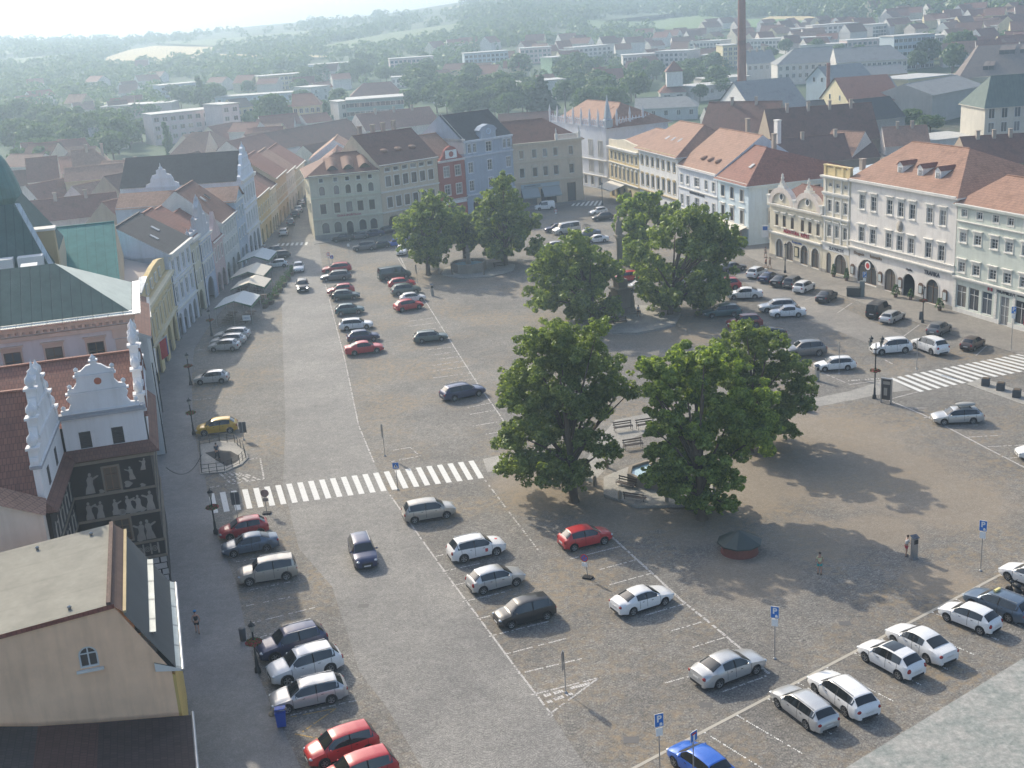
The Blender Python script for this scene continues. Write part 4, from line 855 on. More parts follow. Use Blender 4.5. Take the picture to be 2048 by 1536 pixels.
n3 = house('townhouse', 'pink arcaded house with small voluted gable', P3(LA, ld_, 25.9), P3(LA, ld_, 33.5), 8.2, 13, plaster((0.50, 0.38, 0.36)), rows=[(ev(1.4, 6.2, 3), 5.0, 1.0, 2.0, False, 's'), ([2.0, 5.6], 0.02, 2.6, 3.2, True, 'void')], cornices=[(7.8, 0.4, 0.3)], roof=('gable', 4.5, {'run': 6}), tilemat=TILE_R)
q = MB(); q.vprism([(0.6, 0), (7, 0), (6.2, 1.4), (4.9, 2.2), (3.8, 4.2), (2.7, 2.2), (1.4, 1.4)], 0, 0.6); q.build('gable', plaster((0.50, 0.38, 0.36)), n3, loc=(0, 0, 8.22))
n4 = house('townhouse', 'long cream house with three rows of windows under a grey brown roof, left row', P3(LA, ld_, 33.6), P3(LA, ld_, 46.0), 9.9, 13, plaster((0.50, 0.50, 0.47)), rows=[(ev(1.4, 11.0, 6), 7.4, 0.95, 1.6, False, 's'), (ev(1.4, 11.0, 6), 4.6, 0.95, 1.8, False, 's'), (ev(2.0, 10.4, 3), 0.02, 2.6, 3.2, True, 'void')], cornices=[(9.5, 0.4, 0.3)], roof=('gable', 5.5, {'run': 6.4}), tilemat=TILE_B, skylights=[(5.2, 3.4, 0.7, 1.2, R(40), 13.1), (8.2, 3.4, 0.7, 1.2, R(40), 13.1)])
n5 = house('townhouse', 'sky blue and white house with long orange roof ridge, left row', P3(LA, ld_, 46.1), P3(LA, ld_, 53.8), 11.5, 20, plaster((0.38, 0.44, 0.50)), rows=[(ev(1.4, 6.3, 3), 8.2, 1.0, 1.8, False, 's'), (ev(1.4, 6.3, 3), 4.8, 1.0, 1.8, False, 's'), ([2.2, 5.5], 0.02, 2.2, 3.2, True, 'void')], cornices=[(11.1, 0.4, 0.3)],
   roof=('custom', lambda B, W, D, H: [B.face([(-0.3, -0.4, H - 0.2), (W / 2, -0.4, H + 2), (W / 2, D, H + 2), (-0.3, D, H - 0.2)]), B.face([(W / 2, -0.4, H + 2), (W + 0.3, -0.4, H - 0.2), (W + 0.3, D, H - 0.2), (W / 2, D, H + 2)]), B.face([(0, 0, H), (W, 0, H), (W / 2, 0, H + 2)], 1), B.face([(0, D, H), (W / 2, D, H + 2), (W, D, H)], 1)]), tilemat=TILE_O)
n6 = house('gabled_house', 'white renaissance house with two tall voluted gables above the left row', P3(LA, ld_, 53.9), P3(LA, ld_, 66.4), 13.8, 21, plaster((0.60, 0.62, 0.65)), rows=[(ev(1.6, 10.9, 5), 9.6, 1.1, 2.6, False, 's'), (ev(1.6, 10.9, 5), 5.2, 1.1, 2.6, False, 's'), ([2.4, 6.3, 10.1], 0.02, 2.8, 3.8, True, 'void')], cornices=[(4.4, 0.3, 0.2), (8.7, 0.3, 0.2), (13.2, 0.6, 0.4)],
   roof=('custom', lambda B, W, D, H: [B.face([(-0.3, 0.8, H), (W / 2, 0.8, H + 4.6), (W / 2, D, H + 4.6), (-0.3, D, H)]), B.face([(W / 2, 0.8, H + 4.6), (W + 0.3, 0.8, H), (W + 0.3, D, H), (W / 2, D, H + 4.6)]), B.face([(0, D, H), (W / 2, D, H + 4.6), (W, D, H)], 1)]), tilemat=TILE_D)
def volute_gable(W, h, y0=0.0, y1=0.6, tiers=3):
    pts = [(W, 0)]; 
    for k in range(tiers):
        a = W / 2 * (1 - k / (tiers + 0.4)); b = W / 2 * (1 - (k + 0.75) / (tiers + 0.4)); z0 = h * k / tiers; z1 = h * (k + 1) / tiers
        pts += [(W / 2 + a, z0 + 0.25 * h / tiers), (W / 2 + a * 0.93 + b * .07, z0 + 0.4 * h / tiers), (W / 2 + b * 1.05, z0 + 0.55 * h / tiers), (W / 2 + b * 0.98, z1)]
    half = [(p[0] - W / 2, p[1]) for p in pts]
    poly = [(W / 2 + x, z) for x, z in half] + [(W / 2, h * 1.06)] + [(W / 2 - x, z) for x, z in reversed(half)]
    q = MB(); q.vprism(poly, y0, y1)
    for k in range(tiers):
        b = W / 2 * (1 - k / (tiers + 0.4)); q.box(W / 2 - b, W / 2 + b, y0 - 0.12, y1 + 0.12, h * k / tiers - 0.08, h * k / tiers + 0.1)
        for s in (-1, 1): q.lathe([(0.22, 0.1), (0.3, 0.35), (0.12, 0.55), (0.22, 0.75), (0.02, 1.35)], W / 2 + s * (b - 0.35), (y0 + y1) / 2, 7) if False else None
    q.lathe([(0.3, h), (0.35, h + 0.4), (0.12, h + 0.6), (0.02, h + 1.2)], W / 2, (y0 + y1) / 2, 8)
    return q
volute_gable(12.5, 5.0).build('gable', plaster((0.60, 0.62, 0.65)), n6, loc=(0, 0, 13.82))
o = volute_gable(8.0, 4.4).build('gable', plaster((0.60, 0.62, 0.65)), n6, loc=(-0.3, 17.5, 12.2), rz=R(-90)); 
mods = [('ochre house with white dormer', 10.5, YEL), ('cream narrow house with small voluted gable', 10, CRM), ('orange house with tall narrow windows', 11, plaster((0.5, 0.38, 0.24))), ('pale pink house', 10.2, PNK), ('sand coloured end house', 9.5, BGE)]
u = 66.5
for k, (nm, hh, mt) in enumerate(mods):
    ww = (13, 9, 14, 13, 16)[k]
    x = house('street_house', nm + ' on the left side of the far street', P3(LA, ld_, u), P3(LA, ld_, u + ww - 0.1), hh - 1.5, 12, mt, rows=[(ev(1.3, ww - 1.4, max(3, int(ww / 2.2))), 5.2, 0.9, 1.7, False, 's'), (ev(1.8, ww - 2, 3), 0.02, 1.8, 2.9, True, 'void')], cornices=[(3.9, 0.25, 0.15), (hh - 1.9, 0.4, 0.3)], roof=('gable', 4.4, {'run': 6}), tilemat=(TILE_R, TILE_B, TILE_R, TILE_O, TILE_R)[k], group='houses along the far street'); u += ww
# houses on the right side of the far street, seen beside the bank
for k, (ya, hh, mt, nm) in enumerate(((239, 10, CRM, 'cream'), (252, 9.5, PNK, 'pale pink'), (266, 10.5, WHT, 'white'))):
    house('street_house', nm + ' house on the right side of the far street', (-37.2 - (ya - 225) * .11, ya + 12.5), (-37.2 - (ya - 225) * .11 + 0.6, ya), hh, 11, mt, rows=[(ev(1.5, 11, 5), 6.2, 0.9, 1.6, False, 's'), (ev(1.5, 11, 5), 3.0, 0.9, 1.6, False, 's')], roof=('gable', 3.8, {'run': 5.5}), tilemat=(TILE_B, TILE_R, TILE_O)[k], group='houses along the far street')
# ---------------------------------------------------------------- near left: sgraffito house, town palace, foreground house
EP = Vector((-26.3, 80.9, 0)); ed = Vector((-0.961, -0.275, 0)); est = Vector((-0.275, 0.961, 0))
def sgraffito():
    m, n, b = _nm('sgraffito_plaster'); v = coord(n)
    f = noise(n, v, 0.55, 3, 0.5); f2 = noise(n, v, 2.4, 5, 0.6)
    a = n.nodes.new('ShaderNodeMath'); a.operation = 'MULTIPLY_ADD'; n.links.new(f, a.inputs[0]); a.inputs[1].default_value = 0.9; n.links.new(f2, a.inputs[2])
    c = ramp(n, a.outputs[0], [(0.0, (0.018, 0.015, 0.014)), (0.985, (0.02, 0.017, 0.016)), (1.0, (0.24, 0.22, 0.20))])
    n.links.new(c, b.inputs['Base Color']); b.inputs['Roughness'].default_value = 0.9; return m
SG = flat('dark_sgraffito_ground', (0.022, 0.018, 0.017), 0.9); SGL = plaster((0.30, 0.28, 0.25), 0.35, 'scratched_lime_plaster'); SGW = plaster((0.62, 0.62, 0.62), 0.1); SGB = plaster((0.22, 0.19, 0.15), 0.2)
# root: empty at the street corner, local x from left to right along the south wall
W1 = 5.55
be = thing('renaissance_house', 'renaissance corner house with dark sgraffito walls, white voluted gables and red tiled roof', 'house', EP + ed * W1, math.atan2(-ed.y, -ed.x))
q = MB(); holes = [(W1 - 2.85, 8.7, 1.0, 1.8, False), (W1 - 2.7, 4.75, 1.1, 1.65, False)]
wall_with_holes(q, W1, 11.6, holes, 0.3); q.face([(W1, 0, 0), (W1, 13, 0), (W1, 13, 11.6), (W1, 0, 11.6)]); q.face([(W1, 13, 0), (-14, 13, 0), (-14, 13, 11.6), (W1, 13, 11.6)]); q.build('wall', SG, be)
for u, v, w_, h_, a_ in holes: f, p = win_mesh(w_, h_, False, 'xs', FRAME_B, SGB); o = link('window', f, be, (u, 0, v)); link('pane', p, o)
q = MB()
for z in (8.45, 6.55, 4.25, 3.0): q.box(-0.05, W1 + 0.04, -0.09, -0.003, z, z + 0.18); q.box(W1 + 0.003, W1 + 0.09, -0.09, 13, z, z + 0.18)
q.box(-0.1, W1 + 0.3, -0.3, -0.003, 11.0, 11.35); q.box(W1 + 0.003, W1 + 0.3, -0.003, 13, 11.0, 11.35)
q.build('string_course', SGB, be)
q = MB()
for zz in (0.0, 0.5, 1.0, 1.5, 2.0, 2.5):
    o_ = 0.5 if int(zz * 2) % 2 else 0
    for k in range(7):
        x0_ = max(0.02, -0.4 + k * 1.0 + o_); x1_ = min(W1 - 0.02, x0_ + 0.88 if x0_ > 0.03 else -0.4 + k * 1.0 + o_ + 0.88)
        if x1_ - x0_ > 0.15: q.box(x0_, x1_, -0.06, -0.003, zz + 0.03, zz + 0.44)
q.build('rustication', plaster((0.42, 0.41, 0.40), 0.15), be)
# figures scratched in the plaster: generic robed shapes, scrolls and leaf bands
def figure(root, cx, cz, s, lean=0.0, arm=1, rz=None):
    q = MB()
    def poly(pts): q.vprism([(cx + (x + lean * z) * s, cz + z * s) for x, z in pts], -0.022, -0.003)
    poly([(-0.28, 0), (0.30, 0), (0.24, 0.35), (0.17, 0.62), (0.2, 0.95), (0.12, 1.1), (-0.12, 1.1), (-0.2, 0.92), (-0.15, 0.6), (-0.26, 0.3)])
    poly([(0.1 * math.cos(k * math.pi / 4), 1.24 + 0.13 * math.sin(k * math.pi / 4)) for k in range(8)])
    pts = [(0.14, 0.85), (0.5, 1.05), (0.54, 1.13), (0.46, 1.16), (0.13, 1.0)]
    poly(pts if arm > 0 else [(-x, z) for x, z in reversed(pts)])
    q.build('sgraffito_figure', SGL, root, rz=rz)
rr_ = random.Random(3)
for cx, cz, s, ln, ar in ((1.1, 8.72, 1.15, .1, 1), (4.1, 9.3, 0.75, -.1, -1), (4.9, 9.9, 0.65, .2, -1), (0.8, 6.75, 1.0, 0, 1), (1.5, 6.75, 0.95, .1, -1), (2.6, 6.8, 0.9, 0, 1), (3.6, 6.78, 1.0, -.1, 1), (4.2, 6.78, 0.95, 0, -1), (5.0, 6.75, 1.1, .05, -1), (4.0, 4.5, 1.1, .1, -1), (4.7, 4.5, 1.15, -.1, 1), (0.9, 4.5, 1.1, 0, 1)): figure(be, cx, cz, s, ln, ar)
for k in range(26):
    cx = 0.3 + rr_.random() * 5; cz = rr_.choice([8.72, 6.75, 4.5]) + rr_.random() * 0.35; r0 = 0.1 + rr_.random() * 0.16
    if abs(cx - W1 + 2.8) < 0.9 and cz > 4.4 and not (6.7 < cz < 7.2): continue
    fq = MB(); fq.vprism([(cx + r0 * (1 + 0.4 * math.cos(3 * a)) * math.cos(a), cz + r0 * math.sin(a)) for a in [i * math.pi / 5 for i in range(10)]], -0.018, -0.004); fq.build('sgraffito_leaf', SGL, be)
fq = MB()
for k in range(7):
    cx = 1.7 + k * 0.52
    for rr2 in (0.20, 0.10):
        pts = [(cx + rr2 * math.cos(a), 3.72 + rr2 * 1.1 * math.sin(a)) for a in [i * math.pi / 6 for i in range(12)]]; pin = [(cx + (rr2 - 0.045) * math.cos(a), 3.72 + (rr2 - 0.045) * 1.1 * math.sin(a)) for a in [i * math.pi / 6 for i in range(12)]]
        for i in range(12): j = (i + 1) % 12; fq.face([(pts[i][0], -0.015, pts[i][1]), (pts[j][0], -0.015, pts[j][1]), (pin[j][0], -0.015, pin[j][1]), (pin[i][0], -0.015, pin[i][1])])
    fq.box(cx + 0.2, cx + 0.32, -0.016, -0.004, 3.3, 4.15)
fq.build('sgraffito_scrolls', SGL, be)
# eaves strip, attic, gable
q = MB(); q.face([(-0.5, -0.75, 11.45), (W1 + 0.7, -0.75, 11.45), (W1 + 0.1, 0.1, 12.1), (-0.2, 0.1, 12.1)]); q.face([(W1 + 0.7, -0.75, 11.45), (W1 + 0.7, 13, 11.45), (W1 + 0.1, 13, 12.1), (W1 + 0.1, 0.1, 12.1)]); q.face([(-0.5, -0.75, 11.4), (-0.5, 0.2, 11.4), (W1, 0.2, 11.4), (W1, 13, 11.4), (W1 + 0.7, 13, 11.4), (W1 + 0.7, -0.75, 11.4)]); q.build('eaves_roof', TILE_B, be)
q = MB(); at_h = [(W1 - 1.95, 12.1, 0.8, 1.25, False), (W1 - 4.15, 12.1, 0.8, 1.25, False)]
qq = MB(); wall_with_holes(qq, W1, 14.4, at_h, 0.25, z0=11.9); qq.face([(W1, 0, 11.9), (W1, 12, 11.9), (W1, 12, 14.4), (W1, 0, 14.4)]); qq.build('attic_wall', SGW, be, loc=(0, 0.12, 0))
for u, v, w_, h_, a_ in at_h:
    l = MB()
    for k in range(8): l.box(-w_ / 2, w_ / 2, 0.22, 0.3, k * h_ / 8, k * h_ / 8 + h_ / 16)
    l.box(-w_ / 2, w_ / 2, 0.3, 0.32, 0, h_, 0); l.build('louvre_window', flat('dark_louvres', (0.05, 0.045, 0.045), 0.8), be, loc=(u, 0, v))
q = MB(); q.box(-0.15, W1 + 0.2, -0.14, 0.6, 14.42, 14.62); q.box(-0.1, W1 + 0.1, -0.05, 0.55, 14.622, 14.75); q.build('cornice', plaster((0.30, 0.31, 0.33)), be)
def south_gable():
    q = MB(); w2 = W1
    t1 = [(0.15, 0), (w2 - 0.15, 0), (w2 - 0.2, 0.25), (w2 - 0.75, 0.35), (w2 - 0.95, 0.75), (w2 - 0.8, 1.15), (w2 - 0.95, 1.45), (0.95, 1.45), (0.6, 1.15), (0.85, 0.75), (0.65, 0.35), (0.1, 0.25)]
    q.vprism(t1, 0.1, 0.45); q.box(0.6, w2 - 0.7, 0.02, 0.53, 1.452, 1.58)
    t2 = [(0.75, 1.6), (w2 - 0.85, 1.6), (w2 - 0.95, 1.85), (w2 - 1.35, 1.95), (w2 - 1.6, 2.3), (w2 - 1.55, 2.75), (1.5, 2.75), (1.45, 2.3), (1.2, 1.95), (0.8, 1.85)]
    q.vprism(t2, 0.1, 0.45); q.box(1.3, w2 - 1.4, 0.02, 0.53, 2.752, 2.86)
    t3 = [(1.4, 2.88), (w2 - 1.45, 2.88), (w2 - 1.5, 3.1), (w2 - 1.9, 3.2), (w2 - 2.3, 3.55), (w2 / 2, 3.68), (2.25, 3.55), (1.85, 3.2), (1.45, 3.1)]
    q.vprism(t3, 0.1, 0.45)
    q.box(w2 / 2 - 0.2, w2 / 2 + 0.2, 0.08, 0.47, 3.6, 3.85); q.box(w2 / 2 - 0.3, w2 / 2 + 0.3, 0.0, 0.55, 3.85, 3.95)
    q.lathe([(0.15, 3.95), (0.24, 4.1), (0.1, 4.25), (0.01, 4.4)], w2 / 2, 0.27, 8)
    for x, z in ((0.3, 0.25), (w2 - 0.35, 0.25), (0.95, 1.85), (w2 - 1.0, 1.85), (1.55, 3.1), (w2 - 1.6, 3.1)): q.lathe([(0.0, z + 0.0), (0.16, z + 0.12), (0.16, z + 0.3), (0.0, z + 0.42)], x, 0.27, 8)
    for x in (1.5, 2.8, 4.1): q.box(x - 0.12, x + 0.12, 0.05, 0.098, 0.1, 1.4)
    q.box(0.2, w2 - 0.2, -0.05, 0.5, -0.0, 0.08)
    return q
south_gable().build('gable', SGW, be, loc=(0, 0, 14.76)).scale = (1, 1, 0.93)
q = MB(); q.lathe([(0.26, 0), (0.22, 0.05), (0.0, 0.06)], seg=10); o = q.build('emblem', plaster((0.4, 0.14, 0.08)), be, loc=(W1 / 2 + 0.1, 0.09, 16.9)); o.rotation_euler = (R(90), 0, 0)
ZR = 17.0
# main roof: ridge east-west behind the south gable, slope towards the camera
q = MB(); q.face([(-16, 0.5, 13.7), (W1 + 0.3, 0.5, 13.7), (W1 + 0.3, 7.0, ZR), (-16, 7.0, ZR)]); q.face([(W1 + 0.3, 13, 13.7), (-16, 13, 13.7), (-16, 7.0, ZR), (W1 + 0.3, 7.0, ZR)]); q.face([(W1 + 0.1, 0.5, 11.5), (W1 + 0.1, 13, 11.5), (W1 + 0.1, 13, 13.7), (W1 + 0.1, 7, ZR), (W1 + 0.1, 0.5, 13.7)], 1); q.obox((-16, 7, ZR), (W1 + 0.3, 7, ZR), 0.3, -0.03, 0.1)
q.build('roof', [TILE_R, SGW], be)
# east gable, seen from the side: coping blocks and finials
def side_gable(W, h):
    q = volute_gable(W, h, 0, 0.5, 3)
    for s in (-1, 1):
        for k in range(3):
            b = W / 2 * (1 - k / 3.4) - 0.45; z = h * k / 3 + 0.1
            q.box(W / 2 + s * b - 0.3, W / 2 + s * b + 0.3, -0.06, 0.56, z, z + 1.0); q.box(W / 2 + s * b - 0.42, W / 2 + s * b + 0.42, -0.18, 0.68, z + 1.0, z + 1.16)
            q.lathe([(0.18, z + 1.16), (0.34, z + 1.45), (0.3, z + 1.75), (0.12, z + 1.95), (0.02, z + 2.2)], W / 2 + s * b, 0.25, 8)
    return q
side_gable(11.5, 4.2).build('east_gable', SGW, be, loc=(W1 + 0.12, 1.0, 14.0), rz=R(90))
# wing with its own gable facing the street
E0 = G(119, 841, 14.4); E1 = G(81.4, 934, 14.4); E0.z = E1.z = 0
wd_ = line_dir(E1, E0); WL = (E0 - E1).length
wg = thing('renaissance_wing', 'courtyard wing of the sgraffito house with white side gable, left edge', 'house', E1, math.atan2(wd_.y, wd_.x))
# local: x from south end to north end, y away from the street (west)
q = MB(); q.face([(0, 0, 0), (WL, 0, 0), (WL, 0, 11.9), (0, 0, 11.9)]); q.face([(0, 14, 0), (0, 0, 0), (0, 0, 11.9), (0, 14, 11.9)]); q.build('wall', SG, wg)
q = MB()
for z in (8.45, 6.55, 4.2): q.box(0, WL, -0.08, -0.003, z, z + 0.15); q.box(-0.08, -0.003, 0, 14, z, z + 0.15)
q.build('string_course', SGB, wg)
for k in range(7): figure(wg, 0.8 + k * 1.25, 6.75, 1.0, 0.05 * (k % 3 - 1), 1 if k % 2 else -1); figure(wg, 1.1 + k * 1.2, 8.75, 1.05, -0.05 * (k % 3 - 1), -1 if k % 2 else 1)
for k in range(9): figure(wg, -13.2 + k * 1.4, 8.8, 1.0, 0.05 * (k % 3 - 1), 1 if k % 2 else -1, R(-90))
q = MB(); q.face([(-0.6, -0.65, 11.5), (WL, -0.65, 11.5), (WL, 0.2, 12.1), (0, 0.2, 12.1)]); q.face([(-0.6, 14, 11.5), (-0.6, -0.65, 11.5), (0, 0.2, 12.1), (0, 14, 12.1)]); q.face([(-0.6, -0.65, 11.45), (-0.6, 0, 11.45), (WL, 0, 11.45), (WL, -0.65, 11.45)]); q.build('eaves_roof', TILE_B, wg)
q = MB(); q.box(0, WL, 0.1, 0.5, 11.9, 14.4); q.build('attic_wall', SGW, wg)
for u in (2.6, 6.2):
    l = MB(); l.box(-0.35, 0.35, -0.03, -0.004, 0, 1.2); l.build('louvre_window', flat('dark_louvres', (0.05, 0.045, 0.045), 0.8), wg, loc=(u, 0.1, 12.3))
side_gable(WL, 4.6).build('gable', SGW, wg, loc=(0, 0.05, 14.42)); q = MB(); q.box(-0.1, WL, -0.08, 0.62, 14.3, 14.48); q.build('cornice', plaster((0.30, 0.31, 0.33)), wg)
q = MB(); zr_ = 18.2; q.face([(-0.3, 0.5, 12.2), (WL / 2, 0.5, zr_), (WL / 2, 16, zr_), (-0.3, 16, 12.2)]); q.face([(WL / 2, 0.5, zr_), (WL + 0.3, 0.5, 12.2), (WL + 0.3, 16, 12.2), (WL / 2, 16, zr_)]); q.obox((WL / 2, 0.5, zr_), (WL / 2, 16, zr_), 0.3, -0.03, 0.1)
q.build('roof', [TILE_R], wg)
# low annex in front of the wing with a pale end wall
an = thing('low_annex', 'low annex with pale end wall and narrow orange roof strip, left edge', 'house', E1 + Vector((0.3, -0.6, 0)), math.atan2(-ed.y, -ed.x))
q = MB(); q.vprism([(-12, 0), (-0.3, 0), (-0.3, 11.9), (-4.0, 13.6), (-12, 14.6)], -1.2, 0.0); q.build('wall', plaster((0.48, 0.45, 0.40)), an)
q = MB(); q.face([(-12, -1.5, 14.7), (-4.0, -1.5, 13.7), (-4.0, 0.3, 14.3), (-12, 0.3, 15.3)]); q.face([(-4.0, -1.5, 13.7), (-0.1, -1.5, 11.95), (-0.1, 0.3, 12.4), (-4.0, 0.3, 14.3)]); q.build('roof', [TILE_O], an)
# pink town palace with copper roof
SE = Vector((-31.9, 98.4, 0)); WS = 34.0
tp = thing('town_palace', 'large salmon pink town palace with weathered copper mansard roof', 'building', SE + ed * WS, math.atan2(-ed.y, -ed.x))
HS = 17.4
winu = [WS - 26.5, WS - 22.8, WS - 19.6, WS - 16.3, WS - 13.2, WS - 9.6, WS - 6.35, WS - 3.0]
q = MB(); wall_with_holes(q, WS, HS, [(u, 12.9, 1.35, 2.4, False) for u in winu] + [(u, 8.2, 1.35, 2.4, False) for u in winu], 0.3)
q.face([(WS, 0, 0), (WS, 12.4, 0), (WS, 12.4, HS), (WS, 0, HS)]); q.face([(WS, 12.4, 0), (0, 12.4, 0), (0, 12.4, HS), (WS, 12.4, HS)]); q.face([(0, 12.4, 0), (0, 0, 0), (0, 0, HS), (0, 12.4, HS)]); q.build('wall', plaster((0.60, 0.53, 0.51), 0.1), tp)
for u in winu:
    for v in (12.9, 8.2):
        f, p = win_mesh(1.35, 2.4, False, 'sxh', FRAME_B, SAL); o = link('window', f, tp, (u, 0, v)); link('pane', p, o)
q = MB(); q.box(0, WS + 0.25, -0.25, -0.003, 16.2, 16.55); q.box(0, WS + 0.5, -0.6, -0.003, 17.0, 17.4); q.box(WS + 0.003, WS + 0.25, -0.003, 12.4, 16.2, 16.55); q.box(WS + 0.003, WS + 0.5, -0.003, 12.4, 17.0, 17.4)
for k in range(60): q.box(WS - 0.5 - k * 0.55, WS - 0.25 - k * 0.55, -0.5, -0.004, 16.75, 16.98)
q.build('cornice', SAL, tp)
q = MB()
for u in (WS - 0.9, WS - 11.4, WS - 21.2):
    for k in range(16): q.box(u - 0.5 - (k % 2) * 0.15, u + 0.5 + (k % 2) * 0.15, -0.1, -0.004, 0.4 + k, 1.3 + k)
q.build('quoins', SAL, tp)
CU2 = seamed((0.06, 0.11, 0.10), 0.8, 'copper_patina_dull', 0.9, 0.0, 0.55); CU3 = seamed((0.33, 0.37, 0.32), 0.55, 'copper_sheet_lit_tone', 0.4, 0.35, 0.45)  # second copper is paler: sunlight on the east slope put into its colour
q = MB(); zt = 21.2; xr_ = WS - 5.6
q.box(0, WS + 1.0, -0.95, -0.35, 17.42, 17.52, 2); q.box(WS + 0.35, WS + 1.0, -0.34, 13.0, 17.42, 17.52, 2)
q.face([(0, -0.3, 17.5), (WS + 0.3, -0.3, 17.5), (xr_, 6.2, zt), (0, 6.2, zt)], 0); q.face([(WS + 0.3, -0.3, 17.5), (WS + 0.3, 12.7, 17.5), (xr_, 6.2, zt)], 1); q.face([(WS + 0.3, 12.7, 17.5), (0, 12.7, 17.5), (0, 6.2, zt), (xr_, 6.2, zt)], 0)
q.box(0, WS + 0.35, -0.34, 0.0, 17.3, 17.62, 2)
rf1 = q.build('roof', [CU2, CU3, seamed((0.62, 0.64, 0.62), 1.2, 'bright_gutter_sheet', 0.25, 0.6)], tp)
q = MB(); q.box(-0.55, 0.55, -0.15, 1.6, 0, 1.0); q.face([(-0.7, -0.3, 1.0), (0.7, -0.3, 1.0), (0.7, 1.7, 1.25), (-0.7, 1.7, 1.25)]); q.build('dormer', WHT, rf1, loc=(WS - 8.0, 8.2, 19.6))
# copper roofed hall behind and its tall attic
hc = house('copper_hall', 'long hall with bright turquoise copper roof behind the pink palace', (-62, 117.5), (-40.8, 123.6), 11.5, 34, BGE, rows=[], roof=('gable', 7.2, {'run': 18.0, 'ovs': 0.2}), tilemat=seamed((0.06, 0.20, 0.185), 1.0, 'copper_turquoise', 0.95, 0.0, 0.75))
q = MB(); a_, b_, c_ = G(104, 545, 18.4), G(28, 408, 24.5), G(-80, 415, 24.5)
dd_ = (b_ - a_); n0 = Vector((c_.x, c_.y, 24.5))
q.face([(a_ - ed * 0).to_tuple(), b_.to_tuple(), n0.to_tuple(), (a_ + ed * 26).to_tuple()], 0); bb = b_ + est * 9; q.face([a_.to_tuple(), (a_ + est * 22).to_tuple(), bb.to_tuple(), b_.to_tuple()], 0)
q.face([(a_.x, a_.y, 6), (a_ + est * 22).xy[:] + (6,), (a_ + est * 22).to_tuple(), a_.to_tuple()], 1); q.face([(a_ + ed * 26).xy[:] + (6,), a_.xy[:] + (6,), a_.to_tuple(), (a_ + ed * 26).to_tuple()], 1)
e1_, e2_ = a_, b_
dv = (b_ - a_).normalized(); sw = Vector((0.35, 0.1, 0.25)); q.face([(a_ + sw * 0.2), (a_ + sw * 0.2 + Vector((0.5, 0, 0.0))), (b_ + sw * 0.2 + Vector((0.5, 0, 0))), (b_ + sw * 0.2)], 2)
tb = q.build('mansard_roof', [CU2, BGE, ZINC]); tag(tb, 'high hipped copper roof with light ridge flashing at the left edge', 'roof')
q = MB(); q.box(-1.0, 1.0, -1.2, 0, 0, 1.15); f_ = q.build('skylight', flat('white_blind', (0.55, 0.57, 0.58), 0.5)); bpy.data.objects.remove(f_)
sp_ = line_dir(a_ + ed * 26, a_)
for k in range(3):
    pz = 19.2; q = MB(); q.box(-1.15, 1.15, -0.15, 1.2, 0, 1.35); o = q.build('roof_window', flat('white_blind', (0.55, 0.57, 0.58), 0.5), tb); o.location = a_ + ed * (1.8 + k * 2.7) + Vector((0, 0.2, 0.35)); o.rotation_euler = (0, 0, math.atan2(-ed.y, -ed.x))
cb = MB(); cpos = G(92, 512, 19); cb.box(-1.2, 1.2, -0.8, 0.8, 12, 21.6); cb.box(-1.35, 1.35, -0.95, 0.95, 21.62, 21.85, 1); o = cb.build('chimney', [OCH, TRIM], tb, loc=(cpos.x, cpos.y, 0), rz=R(15))
# round copper tower cut by the left edge
tv = VP(-12, 372, 128); tw = thing('copper_tower', 'round copper dome cut by the left edge of the picture', 'tower', (tv.x, tv.y, 0))
q = MB(); q.lathe([(2.4, 0), (2.4, tv.z - 2)], seg=16); q.build('drum', OCH, tw)
q = MB(); q.lathe([(2.6, tv.z - 2), (2.7, tv.z - 1.2), (2.5, tv.z), (2.0, tv.z + 1.6), (1.6, tv.z + 2.6), (1.1, tv.z + 3.4), (0.5, tv.z + 3.8)], seg=16, smooth=False); q.build('dome', COPPER, tw)
# plain houses between palace and arcades (side walls facing the street)
s0 = Vector((-33.6, 104.2, 0)); s1 = L0
m1 = house('townhouse', 'plain grey rendered house with drainpipes squeezed beyond the pink palace', (-34.6, 111), (-38.6, 125), 12.2, 12, plaster((0.42, 0.44, 0.44)), rows=[(ev(2, 12, 4), 0.02, 2.0, 3.0, True, 'void')], roof=('gable', 3.0, {'run': 6}), tilemat=TILE_B)
m2 = house('townhouse', 'narrow beige arcaded house just before the yellow one with the flags', (-38.7, 125.2), (-41.65, 135.2), 10.6, 12, plaster((0.44, 0.40, 0.34)), rows=[([2.5, 5.2, 7.9], 5.2, 1.0, 1.8, False, 's'), ([2.8, 7.3], 0.02, 3.0, 3.6, True, 'void')], cornices=[(4.2, 0.3, 0.2), (10.2, 0.4, 0.4)], roof=('gable', 2.6, {'run': 6}), tilemat=TILE_B)
for hs, u in ((m1, 0.15), (m1, 13.9), (y1, 0.2), (w1, 0.1), (n1, 0.1), (n2, 0.1)):
    q = MB(); q.tube([(u, -0.12, 0), (u, -0.12, 9.4)], 0.06, 6); q.build('drainpipe', IRON, hs)
# foreground house: gravel coloured roof, beige end wall, sheet metal dormer
FS = Vector((-19.7, 60, 0)) - est * -0.0
SWY = 56.0; O_ = Vector((-19.7 + (60 - SWY) * 0.286, SWY, 0))
fh = thing('beige_house', 'beige house in the foreground with arched attic window, pale roof and sheet metal dormer', 'house', O_ + ed * 13, math.atan2(-ed.y, -ed.x))
Wf = 13.0; Lf = 10.6
def fy(u): return Wf - u
sec = [(0, 0), (fy(0.35), 0), (fy(0.35), 7.9), (fy(2.67), 12.15), (fy(13), 11.2)]
q = MB(); hole = (fy(4.28), 8.95, 0.95, 1.2, True)
